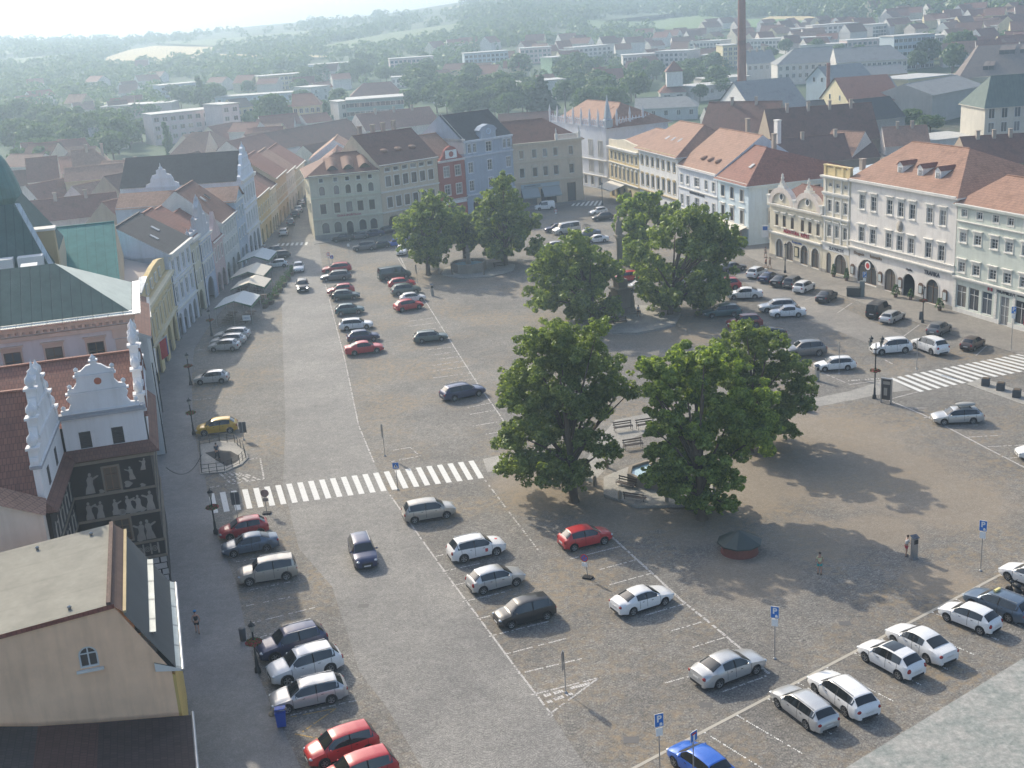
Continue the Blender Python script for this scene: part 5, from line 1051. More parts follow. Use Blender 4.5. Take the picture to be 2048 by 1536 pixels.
# end wall with an arched hole: rectangle band plus polygons around
l_, r_ = hole[0] - hole[2] / 2, hole[0] + hole[2] / 2
top = lambda x: 11.2 + (12.15 - 11.2) * x / fy(2.67)
q.face([(0, 0, 0), (l_, 0, 0), (l_, 0, top(l_)), (0, 0, 11.2)]); q.face([(r_, 0, 0), (fy(0.35), 0, 0), (fy(0.35), 0, 7.9), (fy(2.67), 0, 12.15), (r_, 0, top(r_))])
q.face([(l_, 0, 0), (r_, 0, 0), (r_, 0, 8.95), (l_, 0, 8.95)]); q.face([(l_, 0, 10.15), (r_, 0, 10.15), (r_, 0, top(r_)), (l_, 0, top(l_))])
ap = [(hole[0] + x, 8.95 + z) for x, z in arc_pts(0.95, 1.2, 10)]
for i in range(5): q.face([(l_, 0, 10.15), (ap[i][0], 0, ap[i][1]), (ap[i + 1][0], 0, ap[i + 1][1])])
for i in range(5, 10): q.face([(r_, 0, 10.15), (ap[i][0], 0, ap[i][1]), (ap[i + 1][0], 0, ap[i + 1][1])])
oo = [(l_, 8.95)] + ap + [(r_, 8.95)]
for i in range(len(oo)): a1, b1 = oo[i], oo[(i + 1) % len(oo)]; q.face([(a1[0], 0, a1[1]), (b1[0], 0, b1[1]), (b1[0], 0.3, b1[1]), (a1[0], 0.3, a1[1])])
q.face([(fy(0.35), 0, 0), (fy(0.35), Lf, 0), (fy(0.35), Lf, 7.9), (fy(0.35), 0, 7.9)]); q.face([(fy(0.35), Lf, 0), (0, Lf, 0), (0, Lf, 11.2), (fy(2.67), Lf, 12.15), (fy(0.35), Lf, 7.9)])
q.build('wall', plaster((0.80, 0.52, 0.33), 0.16, 'beige_render'), fh)
f, p = win_mesh(0.95, 1.2, True, 'xl', FRAME_W, TRIM); k = link('window', f, fh, (hole[0], -0.06, 8.95)); link('pane', p, k)
GRV = seamed((0.235, 0.225, 0.185), 2.6, 'bitumen_gravel_roof', 0.9, 0.0, 0.9)
q = MB(); q.face([(-0.2, -0.12, 11.28), (fy(2.95), -0.12, 12.28), (fy(2.95), Lf + 0.2, 12.28), (-0.2, Lf + 0.2, 11.28)], 0)
q.face([(-0.2, -0.12, 11.05), (fy(2.6), -0.12, 12.05), (fy(2.6), -0.12, 12.3), (-0.2, -0.12, 11.28)], 1)
q.obox((fy(2.85), -0.1, 12.28), (fy(2.85), Lf + 0.2, 12.28), 0.22, -0.02, 0.16, 2)
q.face([(fy(2.75), -0.1, 12.27), (fy(2.2), -0.1, 11.75), (fy(2.2), Lf + 0.2, 11.75), (fy(2.75), Lf + 0.2, 12.27)], 2)
q.obox((fy(2.15), -0.1, 11.72), (fy(2.15), Lf + 0.2, 11.72), 0.16, -0.02, 0.1, 3)
q.face([(fy(2.2), -0.1, 11.6), (fy(0.1), -0.1, 8.0), (fy(0.1), Lf, 8.0), (fy(2.2), Lf, 11.6)], 4)
rfh = q.build('roof', [GRV, tiles((0.28, 0.10, 0.07), key='edge_tiles'), tiles((0.12, 0.075, 0.06), key='mossy_ridge_tiles'), OCH, seamed((0.06, 0.07, 0.075), 0.5, 'dark_sheet_roof', 0.6, 0.2)], fh)
for x, y in ((1.6, 0.6), (4.6, 0.5), (8.2, 0.6), (2.6, 9.6), (6.0, 9.7), (9.0, 9.8)):
    q = MB(); q.lathe([(0.09, 0), (0.09, 0.16), (0.14, 0.18), (0.02, 0.26)], seg=8); q.build('roof_vent', STEEL, rfh, loc=(x, y, top(x) + 0.12))
SHW = seamed((0.36, 0.38, 0.35), 2.4, 'pale_sheet_metal', 0.35, 0.5, 0.35)
q = MB()
q.box(fy(1.65), fy(1.0), 1.2, Lf - 0.6, 8.3, 9.75, 1)
q.face([(fy(1.8), 0.9, 9.9), (fy(0.85), 0.9, 9.8), (fy(0.85), Lf - 0.3, 9.8), (fy(1.8), Lf - 0.3, 9.9)], 0); q.face([(fy(0.85), 0.9, 9.8), (fy(0.85), 0.9, 9.65), (fy(0.85), Lf - 0.3, 9.65), (fy(0.85), Lf - 0.3, 9.8)], 0)
q.tube([(fy(1.85), 0.6, 9.98), (fy(1.85), Lf, 9.98)], 0.06, 6, 2)
for y in (2.2, 6.6): q.obox((fy(2.3), y, 11.3), (fy(1.75), y + 0.05, 10.0), 0.5, 0, 0.25, 1)
q.build('dormer', [SHW, plaster((0.5, 0.5, 0.48)), STEEL], rfh)
q = MB(); q.face([(fy(1.15), -0.1, 8.5), (fy(-0.15), -0.1, 7.9), (fy(-0.15), Lf, 7.9), (fy(1.15), Lf, 8.5)], 0); q.face([(fy(1.15), -0.1, 8.0), (fy(1.15), Lf, 8.0), (fy(-0.15), Lf, 7.75), (fy(-0.15), -0.1, 7.75)], 1); q.face([(fy(1.15), -0.1, 8.5), (fy(1.15), -0.1, 8.0), (fy(-0.15), -0.1, 7.75), (fy(-0.15), -0.1, 7.9)], 1)
q.tube([(fy(-0.22), -0.2, 7.85), (fy(-0.22), Lf, 7.85)], 0.08, 6, 2)
q.build('eaves_roof', [SHW, TRIM, STEEL], rfh)
q = MB(); q.box(fy(0.35) + 0.003, fy(0.2), 0, Lf, 0, 7.6, 0); q.build('street_front', plaster((0.52, 0.36, 0.12)), fh)
# house further down at the bottom left corner
bh = thing('dark_roof_house', 'low house with dark brown and red tiled roof at the bottom left corner', 'house', G(60, 1475, 5.9).xy[:] + (0,), math.atan2(-ed.y, -ed.x))
q = MB(); q.box(-8, 7.4, -12, -0.05, 0, 5.0); q.build('wall', BGE, bh)
q = MB(); q.face([(0.5, -12, 6.4), (0.5, -0.1, 6.5), (-8, -0.1, 8.6), (-8, -12, 8.6)], 1); q.face([(3.4, -12, 6.0), (3.4, -0.1, 6.0), (0.5, -0.1, 6.5), (0.5, -12, 6.4)], 0); q.face([(8.0, -12, 5.3), (8.0, -0.1, 5.3), (3.4, -0.1, 6.0), (3.4, -12, 6.0)], 2)
q.tube([(8.05, -12, 5.25), (8.05, 0.2, 5.25)], 0.1, 8, 3); q.build('roof', [tiles((0.10, 0.055, 0.045), key='dull_red_tiles'), tiles((0.07, 0.06, 0.055), key='mossy_brown_tiles'), tiles((0.065, 0.045, 0.04), key='dark_brown_tiles'), STEEL], bh)
# stone coping of the tower the view is taken from
q = MB(); t0, t1 = G(1676, 1545, 34), G(2060, 1308, 34); dv_ = (t1 - t0).normalized(); nn = Vector((dv_.y, -dv_.x, 0)); t0 = t0 - dv_ * 2; t1 = t1 + dv_ * 2
q.face([t0, t0 + nn * 4, t1 + nn * 4, t1]); q.face([t0 + Vector((0, 0, -0.5)), t0, t1, t1 + Vector((0, 0, -0.5))], 1)
m, n, b = _nm('lichen_stone_coping'); v = coord(n); f1_ = noise(n, v, 16.0, 8, 0.8); f2_ = noise(n, v, 3.5, 5, 0.7)
c_1 = ramp(n, f1_, [(0.36, (0.10, 0.12, 0.11)), (0.5, (0.26, 0.27, 0.25)), (0.66, (0.50, 0.49, 0.45))]); n.links.new(mixc(n, 0.5, c_1, ramp(n, f2_, [(0.4, (0.17, 0.20, 0.19)), (0.6, (0.33, 0.32, 0.30))])), b.inputs['Base Color']); b.inputs['Roughness'].default_value = 0.9; bump(n, f1_, b, 0.4, 0.02)
o = q.build('stone_ledge', [m, flat('mossy_edge', (0.22, 0.36, 0.26), 0.9)]); tag(o, 'pale weathered stone ledge of the viewing tower in the lower right corner', 'ledge')
# ---------------------------------------------------------------- ground of the place
def struct(o): o['kind'] = 'structure'; return o
def sheet(name, pts, z, mat, px=True):
    q = MB(); q.face([(G(*p).x, G(*p).y, z) if px else (p[0], p[1], z) for p in pts]); return struct(q.build(name, mat))
COB = paving('cobbles', ((0.18, 0.17, 0.155), (0.225, 0.215, 0.198), (0.28, 0.268, 0.243)), 0.16, 0.8, patch=(0.26, 0.20, 0.125), bstr=0.6, spec=0.25, fan=0.30)
SETT = paving('granite_setts', ((0.21, 0.205, 0.195), (0.26, 0.25, 0.235), (0.30, 0.29, 0.27)), 0.13, 0.75, bstr=0.5, joint=0.6, spec=0.3, fan=0.24)
PAVM = paving('pavement_mosaic', ((0.18, 0.18, 0.18), (0.21, 0.208, 0.205), (0.245, 0.24, 0.235)), 0.08, 0.75, bstr=0.2, joint=0.8)
PAVR = paving('pavement_warm', ((0.22, 0.20, 0.18), (0.25, 0.235, 0.21), (0.29, 0.27, 0.24)), 0.10, 0.75, bstr=0.2, joint=0.75)
PATH = paving('path_mosaic', ((0.27, 0.26, 0.24), (0.32, 0.31, 0.28), (0.36, 0.34, 0.31)), 0.10, 0.7, bstr=0.3, joint=0.7)
q = MB(); q.face([(-120, 20, 0), (140, 20, 0), (140, 300, 0), (-120, 300, 0)]); struct(q.build('square_ground', COB))
sheet('main_road', [(600, 395), (563, 576), (566, 700), (571, 850), (566, 970), (598, 1097), (664, 1173), (719, 1343), (778, 1422), (850, 1545), (1180, 1545), (1105, 1432), (1035, 1340), (905, 1165), (780, 990), (748, 925), (717, 850), (690, 720), (651, 570), (640, 500), (626, 400)], 0.004, SETT)
sheet('east_road', [(1466, 548), (1500, 541), (1600, 580), (1700, 622), (1800, 668), (1850, 700), (1800, 712), (1700, 672), (1620, 640), (1540, 600)], 0.004, PAVR)
sheet('crossing_path', [(1612, 800), (1700, 782), (1762, 762), (1782, 758), (1822, 780), (1780, 785), (1612, 818)], 0.005, PATH)
sheet('west_path', [(966, 918), (1010, 908), (1010, 935), (975, 945)], 0.005, PATH)
sheet('fountain_path', [(1190, 890), (1230, 840), (1330, 820), (1340, 840), (1250, 885), (1220, 930), (1185, 965), (1150, 960)], 0.005, PATH)
def smooth_loop(P_, n=6):
    out = []; N = len(P_)
    for i in range(N):
        p0, p1, p2, p3 = P_[i - 1], P_[i], P_[(i + 1) % N], P_[(i + 2) % N]
        for k in range(n):
            t = k / n; out.append(0.5 * ((2 * p1) + (p2 - p0) * t + (2 * p0 - 5 * p1 + 4 * p2 - p3) * t * t + (3 * p1 - p0 - 3 * p2 + p3) * t ** 3))
    return out
# dust and dry grass worn into the cobbles under the trees
n = COB.node_tree; b = n.nodes['Principled BSDF']; old = b.inputs['Base Color'].links[0].from_socket; v = coord(n); acc = None
dn_ = noise(n, v, 0.8, 8, 0.8)
for (px_, py_, rr1) in ((1120, 985, 7), (1250, 1030, 6), (1030, 965, 3.5), (1400, 1055, 5), (1640, 880, 12), (1560, 950, 9), (1750, 950, 12), (1880, 1000, 9), (1500, 1150, 6), (1340, 665, 10), (1250, 665, 8), (930, 560, 9), (1620, 1080, 6), (1760, 1060, 5), (1480, 1000, 6), (1880, 1160, 4)):
    c_ = G(px_, py_); vd = n.nodes.new('ShaderNodeVectorMath'); vd.operation = 'DISTANCE'; n.links.new(v, vd.inputs[0]); vd.inputs[1].default_value = (c_.x, c_.y, 0)
    mr = n.nodes.new('ShaderNodeMapRange'); n.links.new(vd.outputs['Value'], mr.inputs[0]); mr.inputs[1].default_value = rr1; mr.inputs[2].default_value = 0.0; mr.interpolation_type = 'SMOOTHSTEP'
    if acc is None: acc = mr.outputs[0]
    else: mx = n.nodes.new('ShaderNodeMath'); mx.operation = 'MAXIMUM'; n.links.new(acc, mx.inputs[0]); n.links.new(mr.outputs[0], mx.inputs[1]); acc = mx.outputs[0]
ad = n.nodes.new('ShaderNodeMath'); ad.operation = 'ADD'; n.links.new(acc, ad.inputs[0]); n.links.new(dn_, ad.inputs[1])
msk = ramp(n, ad.outputs[0], [(0.5, (0, 0, 0)), (1.35, (0.9, 0.9, 0.9))]); n.links.new(mixc(n, msk, old, mixc(n, 0.45, (0.30, 0.24, 0.17), old)), b.inputs['Base Color'])
def kerbed(name, pts, mat, h=0.12):
    P_ = [G(*p) for p in pts]; q = MB(); q.prism([(p.x, p.y) for p in P_], -0.05, h, 0, 1); return struct(q.build(name, [mat, PATH]))
kerbed('west_pavement', [(280, 640), (470, 520), (560, 440), (592, 396), (598, 396), (588, 430), (560, 480), (520, 530), (470, 590), (420, 650), (388, 700), (383, 760), (386, 850), (396, 900), (411, 960), (432, 1070), (450, 1110), (472, 1165), (500, 1300), (520, 1360), (556, 1440), (606, 1545), (395, 1545), (250, 1200), (250, 900)], PAVM, 0.06)
kerbed('east_pavement', [(1455, 500), (1492, 512), (1560, 545), (1600, 563), (1685, 592), (1811, 638), (1906, 670), (2060, 715), (2060, 560), (1700, 520), (1540, 470)], PAVR, 0.06)
kerbed('north_pavement', [(628, 489), (773, 469), (930, 440), (1040, 421), (1172, 404), (1172, 395), (1040, 405), (930, 425), (773, 460), (625, 478)], PAVM, 0.08)
# zebra crossings
WP_ = flat('white_road_paint', (0.66, 0.66, 0.63), 0.7)
m, n, b = _nm('worn_road_paint'); v = coord(n); fz = noise(n, v, 3.0, 6, 0.8)
n.links.new(ramp(n, fz, [(0.30, (0.30, 0.29, 0.28)), (0.42, (0.60, 0.60, 0.57)), (1.0, (0.70, 0.70, 0.67))]), b.inputs['Base Color']); b.inputs['Roughness'].default_value = 0.75; ZEB = m
def zebra(a, b, c, d, n, frac, name='zebra_crossing'):
    a, b, c, d = [G(*p) for p in (a, b, c, d)]; q = MB()
    for i in range(n):
        t0 = i / (n - 1 + frac); t1 = (i + frac) / (n - 1 + frac)
        q.face([(p.x, p.y, 0.009) for p in (d.lerp(c, t0), d.lerp(c, t1), a.lerp(b, t1), a.lerp(b, t0))])
    struct(q.build(name, ZEB))
zebra((417, 988), (947, 921), (968, 956), (425, 1027), 25, 0.5)
zebra((1778, 757), (2052, 705), (2140, 724), (1840, 784), 19, 0.5)
zebra((556, 487), (616, 484), (614, 490), (552, 492), 7, 0.5); zebra((1150, 404), (1206, 401), (1200, 411), (1142, 412), 7, 0.5)
# parking bays: lines of white setts
m, n, b = _nm('white_sett_line'); v = coord(n); fz = noise(n, v, 6.0, 3, 0.6)
n.links.new(ramp(n, fz, [(0.38, (0.22, 0.21, 0.20)), (0.5, (0.55, 0.53, 0.5))]), b.inputs['Base Color']); b.inputs['Roughness'].default_value = 0.8; LNM = m
LQ = MB(); lr = random.Random(5)
def pline(pts, w=0.13, gap=0.0, px=True):
    for a, b in zip(pts, pts[1:]):
        a = G(*a) if px else Vector(a); b = G(*b) if px else Vector(b); L = (b - a).length; d = (b - a) / L; n_ = Vector((-d.y, d.x, 0)); s = 0
        while s < L:
            l = min(0.11 + lr.random() * 0.05, L - s)
            if lr.random() > gap:
                o1 = n_ * (w * (0.4 + lr.random() * 0.2)); o2 = n_ * (w * (0.4 + lr.random() * 0.2)); p0 = a + d * s; p1 = a + d * (s + l)
                LQ.face([(p.x, p.y, 0.012) for p in (p0 - o1, p1 - o1, p1 + o2, p0 + o2)])
            s += l + 0.025
pline([(651, 570), (690, 720), (717, 850), (748, 925)], gap=0.3); pline([(780, 990), (905, 1165), (1035, 1340), (1105, 1432)], gap=0.15)
for a, b in (((867, 1114), (930, 1100)), ((885, 1143), (960, 1127)), ((904, 1172), (985, 1152)), ((925, 1204), (1010, 1184)), ((955, 1238), (1060, 1212)), ((978, 1273), (1097, 1243)), ((1005, 1310), (1132, 1277)), ((1035, 1348), (1165, 1317))): pline([a, b], gap=0.2)
pline([(1063, 1390), (1197, 1356), (1097, 1430)], gap=0.05); pline([(1075, 1396), (1180, 1366)], 0.3, 0.4); pline([(1085, 1408), (1150, 1385)], 0.3, 0.4)
pline([(1215, 1066), (1309, 1151), (1362, 1200), (1415, 1242), (1485, 1300), (1540, 1350)], 0.18, 0.1)
for a, b in (((1240, 1093), (1140, 1118)), ((1271, 1120), (1200, 1139)), ((1302, 1147), (1215, 1171)), ((1371, 1207), (1290, 1231)), ((1407, 1243), (1340, 1263)), ((1453, 1274), (1385, 1295)), ((1533, 1352), (1445, 1384)), ((1390, 1350), (1330, 1366))): pline([a, b], gap=0.2)
pline([(796, 517), (860, 617), (904, 687), (954, 766), (998, 828), (1046, 905)], gap=0.1); pline([(970, 960), (1018, 1024), (1080, 1105)], gap=0.5)
for a, b in (((866, 636), (816, 643)), ((876, 645), (816, 653)), ((884, 655), (837, 661)), ((907, 694), (856, 699)), ((910, 703), (863, 711)), ((919, 713), (875, 719)), ((925, 722), (865, 731)), ((937, 732), (863, 743)), ((945, 746), (866, 756)), ((952, 757), (900, 765)), ((980, 806), (934, 816)), ((990, 820), (940, 829)), ((1003, 843), (945, 852)), ((1015, 862), (960, 870))): pline([a, b], gap=0.25)
pline([(1438, 592), (1517, 689), (1577, 716), (1655, 750)], gap=0.15); pline([(1655, 750), (1700, 769), (1780, 758)], gap=0.2); pline([(1690, 762), (1760, 757)], 0.3, 0.5)
pline([(1774, 799), (1850, 831), (1969, 894), (2055, 938)], 0.16, 0.08)
for a, b in (((1785, 797), (1835, 784)), ((1806, 817), (1854, 816)), ((1845, 836), (1880, 830)), ((1925, 875), (1998, 871)), ((1969, 894), (2050, 890)), ((2013, 917), (2045, 914)), ((1880, 851), (1960, 850))): pline(list((a, b)), gap=0.15)
for a, b in (((1704, 606), (1675, 626)), ((1838, 650), (1808, 672)), ((1973, 692), (1952, 711)), ((1768, 625), (1745, 640)), ((1640, 590), (1610, 600))): pline([a, b], 0.12, 0.0)
pline([(1800, 710), (1870, 700)], gap=0.3); pline([(1770, 720), (1785, 728)], gap=0.1)
for a, b in (((472, 1124), (560, 1108)), ((500, 1180), (600, 1160)), ((492, 1212), (580, 1194)), ((505, 1246), (630, 1215)), ((520, 1275), (560, 1262)), ((575, 1432), (716, 1400)), ((395, 700), (470, 692)), ((392, 768), (470, 762)), ((388, 800), (460, 793)), ((440, 655), (520, 640))): pline([a, b], 0.12, 0.3)
pline([(400, 940), (520, 915), (528, 958), (420, 975)], 0.14, 0.3)
for k in range(6): pline([(430 + k * 12, 938 + k * 2), (460 + k * 12, 965 - k)], 0.2, 0.35)
pline([(760, 905), (820, 895), (840, 912), (775, 925)], 0.14, 0.4); pline([(748, 378 + 130), (780, 492)], 0.15, 0.3); pline([(790, 492), (815, 545)], 0.15, 0.2)
struct(LQ.build('parking_bay_lines', LNM))
q = MB(); a, b = G(1316, 1511), G(2070, 1113); d = (b - a).normalized(); a = a - d * 6; n_ = Vector((-d.y, d.x, 0)) * 0.11
q.face([(p.x, p.y, 0.014) for p in (a - n_, b - n_, b + n_, a + n_)]); struct(q.build('kerb_strip', flat('pale_kerb', (0.40, 0.37, 0.31), 0.8)))
LQ = MB()
for k in range(14):
    o = G(1352 + 0, 1490) + d * (-3.2 + k * 2.62)
    for s in range(7):
        p = o + Vector((d.y, -d.x, 0)) * (0.2 + s * 0.78); LQ.face([(p.x + x, p.y + y, 0.013) for x, y in ((-.06, -.06), (.06, -.06), (.06, .06), (-.06, .06))])
    pq = o
    for s in range(36):
        p = o + Vector((d.y, -d.x, 0)) * (0.15 + s * 0.14); 
        if lr.random() > 0.25: LQ.face([(p.x + x, p.y + y, 0.012) for x, y in ((-.03, -.05), (.03, -.05), (.03, .05), (-.03, .05))])
struct(LQ.build('parking_bay_studs', WP_))
YL = flat('faded_yellow_paint', (0.42, 0.28, 0.08), 0.8); LQ = MB(); pline([(583, 1434), (672, 1417), (605, 1464)], 0.10, 0.2); pline([(590, 1468), (640, 1478), (612, 1500)], 0.10, 0.2); struct(LQ.build('yellow_bay_marking', YL))
q = MB(); 
for pt, w_ in (((727, 1212), 0.4), ((1262, 1480), 0.45), ((1412, 1410), 0.4), ((1690, 1247), 0.4)):
    p = G(*pt); q.face([(p.x + x * w_, p.y + y * w_, 0.010) for x, y in ((-1, -.6), (.9, -.8), (1, .6), (-.9, .8))])
struct(q.build('manhole_cover', flat('manhole_iron', (0.11, 0.105, 0.10), 0.75)))
# raised platform and fountain under the lime trees
def octo(c, r, n=8, a0=0.2): return [(c.x + r * math.cos(a0 + k * 2 * math.pi / n), c.y + r * math.sin(a0 + k * 2 * math.pi / n)) for k in range(n)]
FC = G(1315, 972); q = MB(); q.prism(octo(FC, 5.0, 8, 0.3), -0.05, 0.22); struct(q.build('fountain_platform', PATH))
def fountain(c, r, h, label, water=(0.35, 0.5, 0.55), sculpt=False):
    t = thing('fountain', label, 'fountain', (c.x, c.y, 0)); z0 = 0.2
    o_ = [(r * math.cos(0.2 + k * math.pi / 4), r * math.sin(0.2 + k * math.pi / 4)) for k in range(8)]; i_ = [(x * (r - .35) / r, y * (r - .35) / r) for x, y in o_]
    q = MB()
    for k in range(8):
        j = (k + 1) % 8; q.face([(*o_[k], z0), (*o_[j], z0), (*o_[j], z0 + h), (*o_[k], z0 + h)]); q.face([(*o_[k], z0 + h), (*o_[j], z0 + h), (*i_[j], z0 + h), (*i_[k], z0 + h)]); q.face([(*i_[j], z0), (*i_[k], z0), (*i_[k], z0 + h), (*i_[j], z0 + h)])
    q.build('basin', STONE, t); q = MB(); q.face([(x, y, z0 + h * 0.72) for x, y in i_]); q.build('water', flat('fountain_water', water, 0.08, 0, 0.8), t)
    q = MB(); q.lathe([(0.5, z0), (0.45, 1.6), (0.6, 1.7), (0.35, 1.9), (0.3, 2.6), (0.55, 2.8), (0.3, 3.0)] if sculpt else [(0.4, z0), (0.3, 1.5), (0.5, 1.6), (0.1, 1.8)], seg=10); 
    if sculpt: q.ell((0, 0, 3.4), (0.35, 0.3, 0.6)); q.ell((0, 0, 4.1), (0.2, 0.2, 0.25)); q.ell((0.7, 0, 1.9), (0.35, 0.25, 0.3)); q.ell((-0.7, 0, 1.9), (0.35, 0.25, 0.3))
    q.build('fountain_sculpture', STONE, t); return t
fountain(G(1310, 962), 2.5, 0.85, 'stone basin fountain with blue water half hidden under a low lime branch')
F2 = G(938, 543); q = MB(); q.prism(octo(F2 + Vector((1.5, 0.5, 0)), 6.2, 8, 0.3), -0.05, 0.2); struct(q.build('fountain_platform', PATH)); fountain(F2, 2.9, 1.4, 'dark sculpted stone fountain between the two distant lime trees', (0.06, 0.09, 0.09), True)
q = MB(); q.prism(octo(G(1250, 640), 7.5, 8, 0.1), -0.05, 0.25); struct(q.build('column_platform', PATH))
# column with statue
cp = G(1243, 628); t = thing('memorial_column', 'tall sandstone column with a saint on top among the trees', 'column', (cp.x, cp.y, 0.2), 0.4)
q = MB(); q.box(-1.9, 1.9, -1.9, 1.9, 0, 0.35); q.box(-1.4, 1.4, -1.4, 1.4, 0.352, 0.8); q.box(-1.0, 1.0, -1.0, 1.0, 0.802, 3.2); q.box(-1.2, 1.2, -1.2, 1.2, 3.202, 3.5); q.box(-0.7, 0.7, -0.7, 0.7, 3.502, 4.6); q.build('pedestal', STONE, t)
q = MB(); q.lathe([(0.5, 4.6), (0.42, 5.0), (0.38, 9.5), (0.42, 9.9), (0.55, 10.2)], seg=14); q.box(-0.55, 0.55, -0.55, 0.55, 10.2, 10.5); q.build('shaft', STONE, t)
q = MB(); q.lathe([(0.42, 10.5), (0.5, 10.9), (0.38, 11.6), (0.42, 12.0), (0.2, 12.4), (0.16, 12.5)], seg=10); q.ell((0, 0, 12.72), (0.2, 0.2, 0.26)); q.tube([(0.3, 0, 12.0), (0.6, 0.2, 11.6), (0.55, 0.3, 12.3)], 0.09, 6); q.build('statue', STONE, t)
for k in range(4):
    a = R(45 + 90 * k); q = MB(); q.lathe([(0.3, 0.8), (0.35, 1.4), (0.25, 2.0), (0.28, 2.3), (0.1, 2.5)], 1.55 * math.cos(a), 1.55 * math.sin(a), 8); q.ell((1.55 * math.cos(a), 1.55 * math.sin(a), 2.65), (0.15, 0.15, 0.2)); q.build('corner_statue', STONE, t)
# brick well with a round roof
wc = G(1479, 1103); t = thing('well', 'round red brick well with a low dark conical roof in the tree shade', 'well', (wc.x, wc.y, 0)); BRK = tiles((0.26, 0.10, 0.08), 0.08, key='well_brick')
q = MB(); q.lathe([(1.42, 0), (1.36, 0.02), (1.36, 0.8), (1.0, 0.8)], seg=24, smooth=False); q.build('brick_ring', BRK, t)
q = MB(); q.lathe([(1.68, 0.9), (0.02, 1.75)], seg=10, smooth=False); q.lathe([(1.68, 0.8), (1.68, 0.9)], seg=10, smooth=False); q.lathe([(0.02, 0.8), (1.68, 0.8)], seg=10); q.build('roof', flat('dark_green_sheet', (0.045, 0.06, 0.055), 0.5, 0.2), t)
# ---------------------------------------------------------------- street furniture
def lamp_post(p, h, label, arms=0, flowers=True, plaques=0, rz=0.0):
    t = thing('street_lamp', label, 'street lamp', (p.x, p.y, 0), rz, 'iron street lamps')
    q = MB(); q.lathe([(0.22, 0), (0.2, 0.35), (0.12, 0.45), (0.10, 1.1), (0.07, 1.2), (0.055, h - 0.5)], seg=10); q.build('post', IRON, t)
    pos = [(0.0, 0.0)] if not arms else [(0.75 * math.cos(a), 0.75 * math.sin(a)) for a in [k * 2 * math.pi / arms + 0.4 for k in range(arms)]]
    if arms:
        q = MB()
        for x, y in pos: q.tube([(0, 0, h - 1.2), (x * 0.5, y * 0.5, h - 1.0), (x, y, h - 0.75), (x, y, h - 0.6)], 0.03, 6)
        q.build('arm', IRON, t)
    LGL = flat('lantern_glass', (0.30, 0.30, 0.27), 0.2)
    for x, y in pos:
        q = MB(); z = h - 0.6; q.lathe([(0.09, z), (0.19, z + 0.42), (0.0, z + 0.42)], x, y, 6, 1, False); q.lathe([(0.26, z + 0.42), (0.16, z + 0.55), (0.05, z + 0.62), (0.01, z + 0.8)], x, y, 6, 0, False); q.lathe([(0.03, z - 0.1), (0.10, z)], x, y, 6); q.build('lantern', [IRON, LGL], t)
    if flowers:
        zf = h * (0.47 if arms else 0.62); q = MB(); q.lathe([(0.12, zf - 0.25), (0.42, zf), (0.0, zf)], seg=10); q.build('flower_basket', BARK, t)
        q = MB(); r_ = random.Random(int(p.x * 10))
        for k in range(420):
            a = r_.random() * 6.28; rr2 = 0.5 * math.sqrt(r_.random()); z = zf + 0.22 * (1 - rr2) * r_.random() - 0.12 * rr2; s = 0.075
            c = Vector((rr2 * math.cos(a), rr2 * math.sin(a), z)); u = Vector((r_.random() - .5, r_.random() - .5, r_.random() - .5)).normalized(); v_ = u.orthogonal().normalized()
            q.face([c - u * s, c + v_ * s, c + u * s, c - v_ * s], 0 if r_.random() < 0.45 else 1)
        q.build('flowers', [flat('geranium_red', (0.35, 0.04, 0.04), 0.7), foliage((0.03, 0.07, 0.02), (0.09, 0.16, 0.04), 'basket_leaves')], t)
    return t
lamp_post(G(1748.7, 797), 6.3, 'tall green street lamp with four lanterns and a geranium basket next to the zebra crossing', 4)
for px_, hgt, lb in (((432, 1068), 3.9, 'street lamp on the left pavement beside the end of the zebra crossing'), ((516, 1345), 3.6, 'street lamp with red flower basket on the pavement by the dark blue car'), ((388, 870), 3.9, 'street lamp with flower basket by the yellow hatchback'), ((382, 770), 3.8, 'street lamp by the single silver hatchback on the left pavement'), ((424, 672), 3.6, 'street lamp near the market stalls')):
    lamp_post(G(*px_), hgt, lb)
for px_, hgt, lb in (((1570, 546), 4.4, 'street lamp in front of the agency with round gables'), ((1845, 646), 4.6, 'street lamp in front of the tobacconist arch'), ((1205, 410), 4.5, 'distant street lamp by the gothic palace')): lamp_post(G(*px_), hgt, lb, flowers=(hgt == 4.6))
SB = flat('traffic_sign_blue', (0.02, 0.16, 0.52), 0.4); SRED = flat('traffic_sign_red', (0.5, 0.03, 0.04), 0.4)
